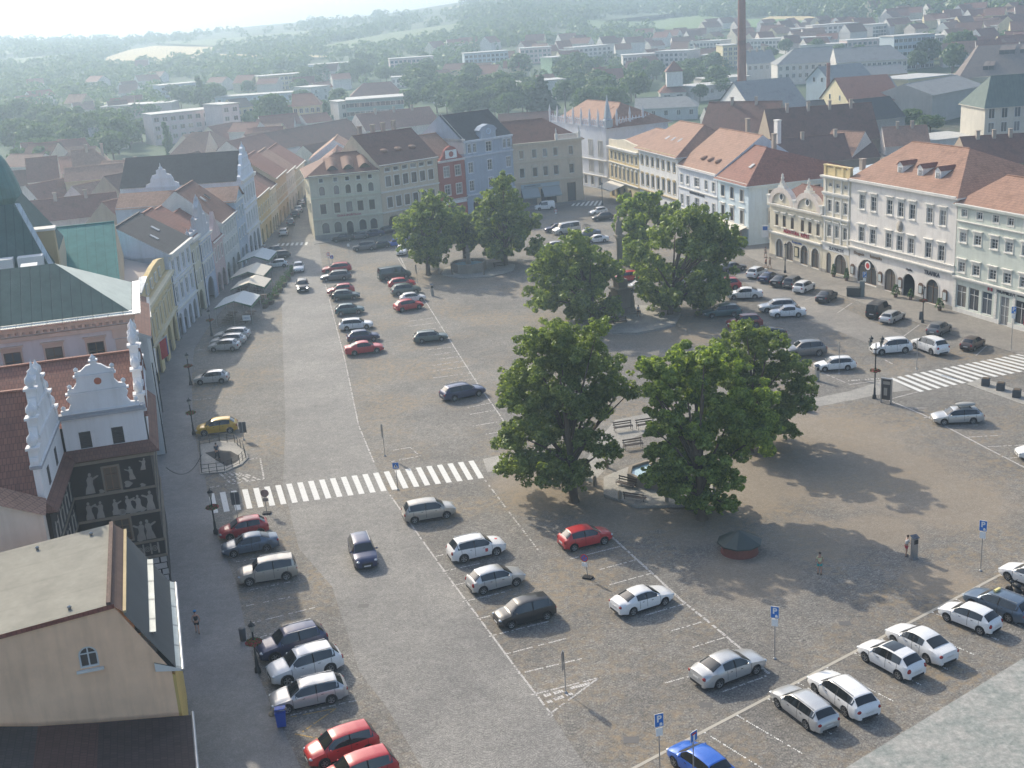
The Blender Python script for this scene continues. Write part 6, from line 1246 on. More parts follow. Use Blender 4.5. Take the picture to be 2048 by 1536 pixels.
def sign_post(base, h, label, kind, rz=0.0, mobile=False, tilt=0.0):
    p = G(*base); t = thing('road_sign', label, 'road sign', (p.x, p.y, 0), rz); 
    q = MB(); q.tube([(0, 0, 0), (tilt, 0, h)], 0.032, 8); q.build('pole', STEEL, t)
    q = MB()
    if mobile: q.box(-0.35, 0.35, -0.25, 0.25, 0, 0.13); q.build('rubber_foot', TYRE, t)
    else: q.lathe([(0.12, 0), (0.12, 0.06), (0.04, 0.12)], seg=8); q.build('foot', STEEL, t)
    y = -0.05
    def board(pts, mat, name='sign_board', yy=y, th=0.02): q = MB(); q.vprism(pts, yy - th, yy); return q.build(name, mat, t, loc=(tilt, 0, 0))
    rect = lambda x0, x1, z0, z1: [(x0, z0), (x1, z0), (x1, z1), (x0, z1)]
    disc = lambda c, r: [(r * math.cos(k * math.pi / 10), c + r * math.sin(k * math.pi / 10)) for k in range(20)]
    if kind == 'P':
        board(rect(-0.26, 0.26, h - 0.78, h + 0.02), WHITE); board(rect(-0.24, 0.24, h - 0.76, h), SB, 'sign_face', y - 0.021, 0.004)
        link('lettering', text_mesh('P', 0.55, WHITE, 0.003, 0.02), t, (tilt, y - 0.03, h - 0.3)); board([(0.02, h - 0.72), (0.18, h - 0.72), (0.18, h - 0.58), (0.1, h - 0.52), (0.02, h - 0.58)], WHITE, 'pictogram', y - 0.027, 0.003); board(rect(-0.2, 0.2, h - 1.35, h - 0.85), WHITE, 'plate')
    elif kind == 'zebra':
        board(rect(-0.27, 0.27, h - 0.54, h), SB); board([(-0.2, h - 0.46), (0.2, h - 0.46), (0, h - 0.1)], WHITE, 'sign_face', y - 0.021, 0.004)
        board([(-0.03, h - 0.25), (0.03, h - 0.25), (0.02, h - 0.18), (-0.02, h - 0.18)], BLK, 'pictogram', y - 0.026, 0.003); board([(-0.1, h - 0.45), (-0.06, h - 0.45), (0.02, h - 0.3), (0.08, h - 0.44), (0.11, h - 0.43), (0.04, h - 0.24), (-0.03, h - 0.24)], BLK, 'pictogram', y - 0.026, 0.003)
    elif kind == 'stopping':
        board(disc(h - 0.3, 0.3), SRED); board(disc(h - 0.3, 0.22), SB, 'sign_face', y - 0.021, 0.004); board([(-0.18, h - 0.16), (-0.14, h - 0.12), (0.18, h - 0.44), (0.14, h - 0.48)], SRED, 'diagonal', y - 0.026, 0.003); board([(0.14, h - 0.12), (0.18, h - 0.16), (-0.14, h - 0.48), (-0.18, h - 0.44)], SRED, 'diagonal', y - 0.030, 0.003); board(rect(-0.22, 0.22, h - 0.98, h - 0.66), WHITE, 'plate')
    elif kind == 'limit':
        board(disc(h - 0.3, 0.3), SRED); board(disc(h - 0.3, 0.23), WHITE, 'sign_face', y - 0.021, 0.004); link('lettering', text_mesh('P', 0.3, BLK, 0.003, 0.01), t, (tilt, y - 0.03, h - 0.3)); board(rect(-0.2, 0.2, h - 0.95, h - 0.68), WHITE, 'plate')
    elif kind == 'backdisc': board(disc(h - 0.36, 0.36), STEEL, yy=0.1); board(rect(-0.25, 0.25, h - 1.1, h - 0.8), STEEL, 'plate', 0.1)
    elif kind == 'backrect': board(rect(-0.36, 0.36, h - 1.15, h), flat('dark_sign_back', (0.10, 0.11, 0.12), 0.5), yy=0.1)
    elif kind == 'edge': board(rect(-0.26, 0.26, h - 0.8, h), STEEL, yy=0.1); board(rect(-0.2, 0.2, h - 1.3, h - 0.85), STEEL, 'plate', 0.1)
    elif kind == 'T':
        board(rect(-0.26, 0.26, h - 0.6, h), WHITE); board(rect(-0.24, 0.24, h - 0.58, h - 0.02), SB, 'sign_face', y - 0.021, 0.004); board(rect(-0.06, 0.06, h - 0.55, h - 0.12), WHITE, 'pictogram', y - 0.026, 0.003); board(rect(-0.17, 0.17, h - 0.2, h - 0.1), SRED, 'pictogram', y - 0.030, 0.003)
    elif kind == 'plain': board(rect(-0.22, 0.22, h - 0.5, h), WHITE)
    return t
sign_post((1549.5, 1318), 3.7, 'blue parking sign with a white P, beside the shadow edge behind the parked silver saloon', 'P', R(-25))
sign_post((1320, 1545), 3.7, 'blue parking sign with a white P at the bottom edge, left of the blue car', 'P', R(15))
sign_post((1961, 1142), 3.9, 'blue parking sign with a white P on the open cobbles right of the parking machine', 'P', R(-35))
sign_post((796, 980), 2.6, 'blue pedestrian crossing sign at the middle of the zebra crossing', 'zebra'); sign_post((1176, 1156), 1.9, 'no stopping sign on a rubber foot in front of the red hatchback', 'stopping', R(-30), True, -0.2)
sign_post((1131.8, 1386), 2.9, 'sign seen edge on, standing in the white triangle of setts', 'edge', R(75), tilt=-0.05); sign_post((534, 1027), 2.2, 'grey back of a round road sign on the zebra crossing', 'backdisc', 0, True)
sign_post((476, 1042), 2.6, 'dark back of a rectangular board over the left end of the zebra crossing', 'backrect', 0); sign_post((1388, 1600), 4.2, 'blue dead end sign in front of the blue car at the bottom edge', 'T', R(40))
sign_post((1678, 748), 3.6, 'thin pole with edge on sign near the white estate car', 'edge', R(80)); sign_post((770, 912), 3.2, 'thin edge on sign pole at the road edge above the crossing', 'edge', R(85)); sign_post((660, 540), 3.0, 'red ringed parking ban sign on the far side of the square', 'limit', 0); sign_post((1833, 738), 3.4, 'edge on sign pole between the big white off-roader and the crossing', 'edge', R(70))
sign_post((667, 545), 2.9, 'pale blue sign beside the red ringed ban sign', 'T', 0); sign_post((1112, 432), 1.4, 'small red ringed sign in front of the white van', 'limit', 0); sign_post((488, 880), 1.9, 'small dark board back beside the stair railing', 'backrect', 0); sign_post((1728, 590), 3.2, 'blue parking sign by the pavement in front of the drugstore', 'P', R(-10)); sign_post((2022, 700), 5.0, 'blue sign pole on the pavement in front of the bank', 'P', R(-10)); sign_post((835, 565), 2.8, 'thin sign pole beside the dark van', 'edge', R(80)); sign_post((698, 505), 1.6, 'short sign post in front of the pale yellow bank', 'plain', 0)
def park_machine(base, label):
    p = G(*base); t = thing('parking_machine', label, 'parking machine', (p.x, p.y, 0), R(20)); q = MB(); q.box(-0.2, 0.2, -0.16, 0.16, 0, 1.65); q.box(-0.24, 0.24, -0.2, 0.2, 0, 0.1); q.build('cabinet', STEEL, t)
    q = MB(); q.box(-0.17, 0.17, -0.175, -0.162, 1.2, 1.55); q.build('screen', IRON, t); q = MB(); q.face([(-0.28, -0.22, 1.68), (0.28, -0.22, 1.68), (0.28, 0.22, 1.82), (-0.28, 0.22, 1.82)]); q.face([(-0.28, 0.22, 1.79), (0.28, 0.22, 1.79), (0.28, -0.22, 1.65), (-0.28, -0.22, 1.65)]); q.tube([(0, 0, 1.6), (0, 0, 1.85)], 0.03, 6); q.build('solar_panel', flat('solar_panel', (0.05, 0.06, 0.08), 0.15), t)
park_machine((1828, 1117), 'grey parking machine with solar panel next to the woman in red trousers'); park_machine((1634, 762), 'grey parking machine at the front of the white estate car'); park_machine((865, 592), 'grey parking machine near the far lime tree shadow')
p = G(1772, 806); t = thing('poster_stand', 'free standing poster column with a dark advertisement beside the tall lamp', 'poster stand', (p.x, p.y, 0), R(-38)); q = MB(); q.box(-0.55, -0.45, -0.12, 0.12, 0, 2.6); q.box(0.45, 0.55, -0.12, 0.12, 0, 2.6); q.box(-0.45, 0.45, -0.12, 0.12, 2.5, 2.6); q.build('frame', STEEL, t); q = MB(); q.box(-0.44, 0.44, -0.06, 0.06, 0.35, 2.49); q.build('poster', flat('dark_poster', (0.05, 0.045, 0.05), 0.4), t)
q = MB(); q.box(-0.36, 0.36, -0.066, -0.061, 1.95, 2.3); q.box(-0.25, 0.1, -0.066, -0.061, 0.8, 1.6); q.build('poster_print', flat('poster_print', (0.30, 0.28, 0.25), 0.5), t)
def bench(base, label, rz):
    p = G(*base); t = thing('park_bench', label, 'bench', (p.x, p.y, 0.02), rz, 'benches around the fountain'); q = MB()
    for k in range(4): q.box(-0.95, 0.95, -0.05 + k * 0.12, 0.05 + k * 0.12, 0.42, 0.46)
    q.build('seat', BARK if False else flat('bench_slats', (0.10, 0.075, 0.06), 0.7), t); q = MB(); q.box(-0.95, 0.95, 0.46, 0.5, 0.58, 0.68); q.box(-0.95, 0.95, 0.5, 0.54, 0.78, 0.9); q.build('backrest', flat('bench_slats', (0.10, 0.075, 0.06), 0.7), t)
    for x in (-0.85, 0.85): q = MB(); q.tube([(x, -0.05, 0), (x, -0.08, 0.42), (x, 0.4, 0.42), (x, 0.52, 0.92)], 0.03, 6); q.tube([(x, 0.45, 0), (x, 0.38, 0.42)], 0.03, 6); q.tube([(x, -0.08, 0.42), (x, -0.08, 0.64), (x, 0.42, 0.64)], 0.022, 6); q.build('leg', IRON, t)
bench((1248, 863), 'bench facing the fountain, upper left of two in the gap between the trees', R(14)); bench((1268, 899), 'bench in the gap between the trees just above the fountain', R(14)); bench((1293, 858), 'bench half hidden behind the right hand tree', R(14)); bench((1250, 978), 'sunlit bench beside the fountain basin with glaring seat', R(-40)); bench((1272, 1002), 'shaded bench at the platform edge below the fountain', R(-30) if False else R(150)); bench((1240, 650), 'bench at the foot of the tall column', R(5)); bench((1000, 537), 'distant bench beside the dark fountain', R(10))
for k, pt in enumerate(((1190, 972), (1214, 935), (1240, 1002), (1334, 1008), (968, 552), (905, 551), (878, 547))):
    p = G(*pt); q = MB(); q.lathe([(0.17, 0), (0.17, 0.75), (0.13, 0.88), (0.01, 0.95)], seg=8, smooth=False); tag(q.build('stone_bollard', STONE, loc=(p.x, p.y, 0.02)), ('stone bollard left of the fountain bench, by the tree trunk', 'stone bollard above the fountain platform', 'stone bollard at the lower left corner of the fountain platform', 'stone bollard at the lower right corner of the fountain platform', 'stone bollard right of the distant fountain', 'stone bollard left of the distant fountain', 'stone bollard between the distant fountain and the tree trunk')[k], 'bollard', 'stone bollards')
for k, pt in enumerate(((1971, 772), (2001, 781), (2033, 795))):
    p = G(*pt); q = MB(); q.box(-0.38, 0.38, -0.38, 0.38, 0, 0.8); q.box(-0.3, 0.3, -0.3, 0.3, 0.801, 0.86, 1); tag(q.build('cube_planter', [flat('dark_concrete_cube', (0.07, 0.075, 0.08), 0.7), BARK], loc=(p.x, p.y, 0.02), rz=R(-30)), ('left', 'middle', 'right')[k] + ' dark cube block of three by the right end of the zebra crossing', 'planter', 'dark cube blocks by the crossing')
kerbed('planter_strip', [(1932, 769), (1965, 757), (2060, 790), (2060, 815)], PATH, 0.08)
p = G(1818 - 0, 805); p = G(1613, 822); q = MB(); q.ell((0, 0, 0.4), (0.45, 0.45, 0.5)); tag(q.build('litter_bin', flat('dark_bin', (0.03, 0.03, 0.035), 0.6), loc=(p.x, p.y, 0)), 'dark rounded litter bin beneath the right edge of the big tree', 'litter bin')
def bin_(pt, label, w=0.5, h=0.9, c=(0.05, 0.055, 0.06), rz=0, name='litter_bin'):
    p = G(*pt); q = MB(); q.lathe([(w * 0.42, 0), (w * 0.5, h), (0, h)], seg=10); return tag(q.build(name, flat(name + '_%d' % (c[2] * 100), c, 0.6), loc=(p.x, p.y, 0.06), rz=rz), label, 'litter bin')
bin_((487, 1282), 'dark litter bin on the left pavement below the walking person'); bin_((1841, 640), 'dark litter bin beside the lamp in front of the tobacconist', 0.5, 1.0)
q = MB(); p = G(1708, 593); q.box(-0.9, 0.9, -0.5, 0.5, 0.1, 1.1); q.box(-0.95, 0.95, -0.55, 0.55, 1.1, 1.25); tag(q.build('waste_container', flat('dark_container', (0.05, 0.055, 0.055), 0.6), loc=(p.x, p.y, 0.02), rz=R(-25)), 'dark waste container on the right pavement beside the column post', 'container')
q = MB(); p = G(1724, 594); q.box(-0.3, 0.3, -0.25, 0.25, 0, 2.2); tag(q.build('info_pillar', flat('green_grey_pillar', (0.16, 0.19, 0.18), 0.6), loc=(p.x, p.y, 0.02), rz=R(-25)), 'grey green pillar beside the waste container', 'pillar')
# blue wheelie bin overflowing
p = G(564, 1452); t = thing('wheelie_bin', 'open blue wheelie bin with rubbish beside the silver estate car', 'bin', (p.x, p.y, 0.06), R(10)); BB = flat('blue_bin', (0.01, 0.07, 0.40), 0.5)
q = MB(); q.face([(-0.26, -0.3, 0.05), (0.26, -0.3, 0.05), (0.3, -0.36, 1.0), (-0.3, -0.36, 1.0)]); q.face([(0.26, 0.3, 0.05), (-0.26, 0.3, 0.05), (-0.3, 0.36, 1.0), (0.3, 0.36, 1.0)]); q.face([(0.26, -0.3, 0.05), (0.26, 0.3, 0.05), (0.3, 0.36, 1.0), (0.3, -0.36, 1.0)]); q.face([(-0.26, 0.3, 0.05), (-0.26, -0.3, 0.05), (-0.3, -0.36, 1.0), (-0.3, 0.36, 1.0)]); q.box(-0.33, 0.33, -0.39, 0.39, 0.98, 1.04); q.build('body', BB, t)
q = MB(); q.box(-0.3, 0.3, 0, 0.7, -0.03, 0.03); o = q.build('lid', BB, t, loc=(0, 0.3, 1.1)); o.rotation_euler = (R(165), 0, 0)
q = MB(); 
for k in range(7): q.ell((-0.25 + 0.09 * k, 0.1 * math.sin(k * 2), 1.08 + 0.05 * math.cos(k * 3)), (0.13, 0.1, 0.09), k % 2, 6, 4)
q.ell((-0.5, 0, 0.85), (0.2, 0.15, 0.2), 0, 6, 4); q.build('rubbish', [flat('cardboard', (0.40, 0.32, 0.22), 0.8), flat('plastic_rubbish', (0.45, 0.47, 0.5), 0.5)], t)
for x in (-0.2, 0.2): q = MB(); q.lathe([(0.1, -0.04), (0.1, 0.04)], seg=10); o = q.build('wheel', TYRE, t, loc=(x, 0.33, 0.1)); o.rotation_euler = (0, R(90), 0)
# stairwell railing
rc = G(452, 925); rail = thing('stair_railing', 'half round iron railing around an underground stair by the yellow hatchback', 'railing', (rc.x, rc.y, 0), 0)
pts = [G(*a) for a in ((404, 948), (400, 893), (440, 885), (470, 888), (488, 903), (492, 918), (480, 930), (450, 944), (404, 950))]
pts = [p - rc for p in pts]; pts = [Vector((p.x, p.y, 0)) for p in pts]
def resample(pts, step):
    out = [pts[0]]
    for a, b in zip(pts, pts[1:]):
        L = (b - a).length; k = max(1, int(L / step)); out += [a.lerp(b, i / k) for i in range(1, k + 1)]
    return out
rp = resample(pts, 0.7)
q = MB()
for z in (0.25, 0.62, 1.0): q.tube([p + Vector((0, 0, z)) for p in rp], 0.022, 6)
q.build('rail', IRON, rail)
for p in rp[:-1]: q = MB(); q.tube([p, p + Vector((0, 0, 1.05))], 0.03, 6); q.build('baluster', IRON, rail)
q = MB(); q.prism([(p.x, p.y) for p in [x + x.normalized() * 0.25 for x in pts[:-1]]], 0.0, 0.12); q.build('kerb', PATH, rail)
q = MB(); q.face([(p.x * 0.72, p.y * 0.55, 0.125) for p in pts[1:-1]]); q.build('stair_opening_shade', DARK, rail)  # flat near-black sheet painted for the shade down the stairwell
# chain between post and house
# market stalls with canvas roofs
def stall(cx_, cy_, w_, d_, h_, rz, label, col, txt=None):
    t = thing('market_stall', label, 'market stall', (cx_, cy_, 0.03), rz, 'market stalls on the left pavement'); q = MB(); z = h_; r_ = 0.9
    q.face([(-w_ / 2, -d_ / 2, z), (w_ / 2 * 0.1, -d_ / 2, z + r_), (w_ / 2 * 0.1, d_ / 2, z + r_), (-w_ / 2, d_ / 2, z)]); q.face([(w_ / 2 * 0.1, -d_ / 2, z + r_), (w_ / 2, -d_ / 2, z + 0.1), (w_ / 2, d_ / 2, z + 0.1), (w_ / 2 * 0.1, d_ / 2, z + r_)])
    for s in (-1, 1):
        x = s * w_ / 2; q.face([(x, -d_ / 2, z), (x, d_ / 2, z), (x, d_ / 2, z - 0.3), (x, -d_ / 2, z - 0.3)], 1)
    for y in (-d_ / 2, d_ / 2): q.face([(-w_ / 2, y, z), (-w_ / 2, y, z - 0.15), (0.1 * w_ / 2, y, z + r_ - 0.15), (0.1 * w_ / 2, y, z + r_)], 1); q.face([(w_ / 2, y, z + 0.1), (w_ / 2, y, z - 0.15), (0.1 * w_ / 2, y, z + r_ - 0.15), (0.1 * w_ / 2, y, z + r_)], 1)
    q.build('canvas_roof', [col, flat('green_valance', (0.05, 0.14, 0.07), 0.8)], t)
    for x in (-w_ / 2 + 0.1, 0, w_ / 2 - 0.1):
        for y in (-d_ / 2 + 0.1, d_ / 2 - 0.1): q = MB(); q.tube([(x, y, 0), (x, y, z)], 0.04, 6); q.build('pole', STEEL, t)
    for y in [-d_ / 2 + 0.9 + k * 1.4 for k in range(int(d_ / 1.5))]:
        for x in (-w_ / 4, w_ / 4):
            q = MB(); q.box(-0.6, 0.6, -0.4, 0.4, 0.7, 0.76); q.box(-0.05, 0.05, -0.05, 0.05, 0, 0.7); q.box(-0.6, 0.6, -0.75, -0.5, 0.42, 0.47); q.box(-0.6, 0.6, 0.5, 0.75, 0.42, 0.47); q.build('table', flat('dark_wood_table', (0.06, 0.04, 0.03), 0.7), t, loc=(x, y, 0))
    if txt: q = MB(); q.box(-0.55, 0.55, -0.02, 0.02, 0.0, 0.75); o = q.build('banner', WHITE, t, loc=(w_ / 2 - 0.8, -d_ / 2 - 0.3, 0.7)); link('lettering', text_mesh(txt, 0.3, BLUL, 0.005), o, (0, -0.03, 0.35))
CV1 = flat('grey_white_canvas', (0.50, 0.53, 0.52), 0.8); CV2 = flat('cream_stall_canvas', (0.60, 0.55, 0.45), 0.8)
def stall_px(pt, w_, d_, label, col, txt=None, h_=2.6): p = G(*pt); stall(p.x, p.y, w_, d_, h_, R(-1), label, col, txt)
stall_px((480, 640), 5.2, 6.4, 'nearest canvas stall with pale grey roof and dark tables beneath', CV1, 'MENU'); stall_px((507, 603), 5.0, 5.6, 'middle market stall with cream canvas roof', CV2); stall_px((507, 578), 5.2, 7.0, 'second farthest market stall with sunlit cream roof', CV2); stall_px((519, 545), 5.2, 7.4, 'farthest market stall with white canvas roof beside parked cars', CV1)
for k in range(14):
    p = G(545 + (k % 2) * 6, 590) + Vector((0.4, -8 + k * 2.0, 0)); q = MB()
    for i in range(60):
        c = Vector((rnd.gauss(0, 0.25), rnd.gauss(0, 0.3), 0.5 + rnd.random() * 0.8)); u_ = Vector((rnd.random() - .5, rnd.random() - .5, rnd.random() - .5)).normalized(); v_ = u_.orthogonal().normalized(); q.face([c - u_ * .1, c + v_ * .1, c + u_ * .1, c - v_ * .1])
    t = thing('planter_shrub', 'potted shrub in the row along the roadside edge of the market stalls', 'plant', p, 0, 'potted shrubs along the stalls'); q.build('leaves', foliage((0.03, 0.07, 0.02), (0.09, 0.16, 0.04), 'basket_leaves'), t); q = MB(); q.box(-0.3, 0.3, -0.7, 0.7, 0, 0.5); q.build('pot', BARK, t)
def shrub(pt, label, r_=0.5, h_=1.4):
    p = G(*pt); t = thing('potted_shrub', label, 'plant', (p.x, p.y, 0.06)); q = MB()
    for i in range(220):
        z = rnd.random(); a = rnd.random() * 6.28; rr2 = r_ * (1 - z * 0.7) * (0.7 + 0.35 * rnd.random()); c = Vector((rr2 * math.cos(a), rr2 * math.sin(a), 0.4 + z * h_)); u_ = Vector((rnd.random() - .5, rnd.random() - .5, rnd.random() - .5)).normalized(); v_ = u_.orthogonal().normalized(); q.face([c - u_ * .1, c + v_ * .1, c + u_ * .1, c - v_ * .1])
    q.build('leaves', foliage((0.03, 0.07, 0.02), (0.09, 0.16, 0.04), 'basket_leaves'), t); q = MB(); q.lathe([(0.22, 0), (0.3, 0.45), (0, 0.45)], seg=8); q.build('pot', OAK, t)
shrub((1667, 554), 'clipped cone shrub left of the jeweller arch', 0.4); shrub((1693, 562), 'clipped cone shrub right of the jeweller arch', 0.4); shrub((1791, 595), 'dark potted shrub beside the second arch of the white house', 0.6, 1.3); shrub((1879, 622), 'dark potted plant beside the tobacconist', 0.6, 1.2); shrub((1821, 600), 'plant in front of the open archway of the white house', 0.4, 1.0)
shrub((1445, 488), 'large leafy bush at the foot of the pale blue corner house', 1.6, 2.0); shrub((1470, 492), 'second leafy bush at the corner of the pale blue house', 1.4, 1.8)
# chain post
q = MB(); a_, b_ = G(343, 1002) + Vector((0, 0, 3.2)), G(411, 962) + Vector((0, 0, 2.6)); q.tube([a_.lerp(b_, t) - Vector((0, 0, 1.2 * 4 * t * (1 - t))) for t in [i / 12 for i in range(13)]], 0.03, 6); tag(q.build('hanging_cable', IRON), 'cable strung between the sgraffito house and the street lamp', 'cable')
# ---------------------------------------------------------------- trees
LEAF = {'lime': foliage((0.065, 0.105, 0.028), (0.25, 0.30, 0.085), 'lime_leaves', 0.45), 'lime2': foliage((0.08, 0.13, 0.028), (0.31, 0.38, 0.08), 'bright_lime_leaves', 0.45), 'far': foliage((0.04, 0.08, 0.03), (0.12, 0.18, 0.07), 'far_leaves', 0.3), 'dark': foliage((0.018, 0.045, 0.02), (0.05, 0.085, 0.035), 'dark_leaves', 0.2)}
def leaf_mesh(name, blobs, n, size, mat, seed=1, shell=0.55):
    """blobs: rows of cx,cy,cz,rx,ry,rz; n leaves in all, spread over the outer part of every blob"""
    r = np.random.default_rng(seed); B = np.array(blobs, float); vol = (B[:, 3] * B[:, 4] * B[:, 5]) ** (2 / 3); idx = r.choice(len(B), n, p=vol / vol.sum())
    d = r.normal(size=(n, 3)); d /= np.linalg.norm(d, axis=1)[:, None]; rad = shell + (1.08 - shell) * r.random(n) ** 0.6
    c = B[idx, :3] + d * B[idx, 3:6] * rad[:, None]
    nrm = d * 0.7 + r.normal(size=(n, 3)) * 0.55 + np.array([0, 0, 0.35]); nrm /= np.linalg.norm(nrm, axis=1)[:, None]
    t = np.cross(nrm, r.normal(size=(n, 3))); t /= np.linalg.norm(t, axis=1)[:, None]; b = np.cross(nrm, t)
    s = size * (0.6 + 0.8 * r.random(n))[:, None]
    v = np.stack([c - t * s, c - b * s * 0.6 + nrm * s * .15, c + t * s, c + b * s * 0.6 + nrm * s * .15], 1).reshape(-1, 3)
    me = bpy.data.meshes.new(name); me.vertices.add(4 * n); me.vertices.foreach_set('co', v.astype(np.float32).ravel())
    me.loops.add(4 * n); me.loops.foreach_set('vertex_index', np.arange(4 * n, dtype=np.int32)); me.polygons.add(n); me.polygons.foreach_set('loop_start', np.arange(0, 4 * n, 4, dtype=np.int32))
    me.update(calc_edges=True); me.validate(); me.materials.append(mat); return me
def big_tree(label, base, lobes, n, size=0.22, trunk_r=0.35, mat='lime', seed=1, split=0.35, group='lime trees on the square', depth_r=None, doff=0.0):
    """lobes: (px, py, radius px) of the crown as seen, spread round the trunk in depth"""
    Bp = G(*base); D = fdepth(Bp) + doff; t = thing('lime_tree', label, 'tree', (Bp.x, Bp.y, 0), 0, group); rr = random.Random(seed); blobs = []
    fh = Vector((0, 1, 0)); cx = sum(l[0] for l in lobes) / len(lobes); w_ = (max(l[0] + l[2] for l in lobes) - min(l[0] - l[2] for l in lobes)) / 2 * D / CF
    for (x, y, r_) in lobes:
        c = VP(x, y, D) - Vector((Bp.x, Bp.y, 0)); R_ = r_ * D / CF; ext = max(0.5, math.sqrt(max(0.1, 1 - ((x - cx) * D / CF / w_) ** 2)) * w_ * (depth_r or 0.75) - R_ * 0.5)
        k = max(1, int(ext / R_ + 0.5))
        for j in range(-k, k + 1):
            f = j / k * ext; s = 1 - 0.28 * abs(j / k)
            blobs.append((c.x + rr.uniform(-.5, .5) * R_, c.y + f, c.z - 0.06 * abs(f) + rr.uniform(-.3, .3) * R_ - f * 0.42 * (1.0 if f < 0 else 0.8), R_ * s, R_ * s * 1.0, R_ * s * 0.85))
    sub = []
    for b in blobs:
        for k in range(9):
            a = rr.random() * 6.28; e = rr.uniform(-0.7, 1.1); rr3 = b[3] * rr.uniform(0.6, 1.12); q_ = rr.uniform(.2, .38)
            sub.append((b[0] + rr3 * math.cos(a) * math.cos(e), b[1] + rr3 * math.sin(a) * math.cos(e), b[2] + rr3 * math.sin(e), b[3] * q_, b[3] * q_, b[3] * q_ * .7))
    link('crown', leaf_mesh('crown', sub + [(b[0], b[1], b[2], b[3] * .45, b[4] * .45, b[5] * .45) for b in blobs], n, size, LEAF[mat], seed), t)
    q = MB(); top = max(b[2] for b in blobs) * 0.75; hz = min(b[2] - b[5] for b in blobs) + 0.5; cxx = sum(b[0] for b in blobs) / len(blobs)
    q.tube([(0, 0, -0.1), (0, 0, 0.3), (cxx * .08, 0, 2), (cxx * 0.2, 0, top * .4), (cxx * .6, 0, top * 0.7), (cxx, 0, top)], [trunk_r * 1.5, trunk_r * 1.1, trunk_r * .9, trunk_r * .75, trunk_r * .45, trunk_r * .15], 10); q.build('trunk', BARK, t)
    q = MB()
    for b in rr.sample(blobs, min(len(blobs), 22)):
        z0 = max(2.0, b[2] * rr.uniform(.35, .55)); x0 = cxx * 0.3 * z0 / top
        q.tube([(x0, 0, z0), ((x0 + b[0]) / 2, b[1] / 2, (z0 + b[2]) / 2 + .3), (b[0], b[1], b[2])], [trunk_r * .42, trunk_r * .25, trunk_r * .08], 6)
    q.build('limb', BARK, t); return t
big_tree('tall lime tree left of the fountain with a pear shaped crown', (1148, 1003), [(1108, 672, 34), (1180, 668, 30), (1060, 695, 36), (1130, 715, 52), (1050, 755, 45), (1190, 730, 44), (1110, 785, 60), (1235, 775, 34), (1268, 790, 20), (1030, 800, 30), (1170, 815, 50), (1025, 880, 38), (1090, 860, 60), (1180, 880, 50), (1045, 930, 34), (1110, 930, 50), (1160, 950, 36), (1010, 940, 20), (1215, 905, 22)], 75000, 0.135, 0.36, 'lime', 11, depth_r=0.7)
big_tree('broad bright green lime tree right of the fountain, its low branch over the basin', (1404, 1038), [(1400, 720, 42), (1460, 740, 40), (1350, 755, 42), (1420, 800, 60), (1500, 800, 45), (1340, 830, 45), (1380, 860, 55), (1470, 880, 58), (1530, 860, 36), (1322, 905, 26), (1310, 950, 22), (1350, 950, 38), (1400, 940, 50), (1345, 985, 22), (1440, 960, 34), (1400, 1000, 30), (1445, 1010, 20), (1310, 860, 20), (1300, 730, 22), (1325, 790, 24), (1305, 780, 18)], 80000, 0.135, 0.38, 'lime2', 12, depth_r=0.6)
big_tree('lime tree behind the bright one, leaning out over the litter bin on the right', (1500, 905), [(1480, 668, 28), (1448, 700, 34), (1455, 760, 36), (1520, 700, 38), (1470, 730, 40), (1560, 740, 38), (1600, 770, 28), (1520, 780, 50), (1580, 810, 34), (1540, 850, 36), (1470, 820, 40), (1505, 870, 26), (1575, 860, 18)], 45000, 0.14, 0.33, 'lime', 13, depth_r=0.8)
big_tree('lime tree left of the tall column', (1185, 652), [(1150, 492, 30), (1108, 520, 32), (1175, 530, 42), (1085, 562, 34), (1130, 575, 48), (1195, 585, 40), (1215, 535, 28), (1160, 615, 32), (1095, 600, 32), (1215, 620, 26)], 20000, 0.24, 0.35, 'lime', 14, depth_r=0.9)
big_tree('wide lime tree right of the tall column, in front of the blue corner house', (1340, 632), [(1370, 436, 32), (1420, 458, 36), (1325, 465, 42), (1385, 500, 56), (1448, 520, 36), (1305, 530, 40), (1360, 560, 52), (1430, 560, 42), (1290, 575, 28), (1335, 600, 32), (1400, 600, 30), (1448, 478, 24)], 28000, 0.24, 0.38, 'lime', 15, depth_r=0.8)
big_tree('lime tree behind the top of the tall column', (1290, 540), [(1262, 412, 30), (1305, 415, 32), (1255, 450, 28), (1335, 430, 24), (1285, 470, 38), (1262, 505, 28)], 9000, 0.34, 0.33, 'lime2', 16, depth_r=0.9)
big_tree('far lime tree with a forked crown left of the dark fountain', (857, 550), [(862, 410, 27), (832, 430, 28), (885, 440, 33), (808, 462, 25), (850, 470, 40), (895, 490, 30), (828, 500, 30), (870, 512, 26)], 10000, 0.32, 0.36, 'lime', 17, depth_r=0.9)
big_tree('far lime tree standing directly behind the dark fountain', (930, 524), [(912, 430, 25), (938, 450, 27), (902, 470, 26), (930, 490, 26), (950, 475, 18)], 6000, 0.32, 0.3, 'lime', 18, depth_r=0.9)
big_tree('tall slender far lime tree right of the dark fountain', (1012, 532), [(1005, 375, 22), (988, 402, 25), (1022, 410, 26), (1000, 440, 40), (965, 442, 24), (1042, 450, 26), (985, 475, 36), (1030, 480, 34), (1070, 494, 24), (1000, 502, 24)], 13000, 0.32, 0.34, 'lime', 19, depth_r=0.8)
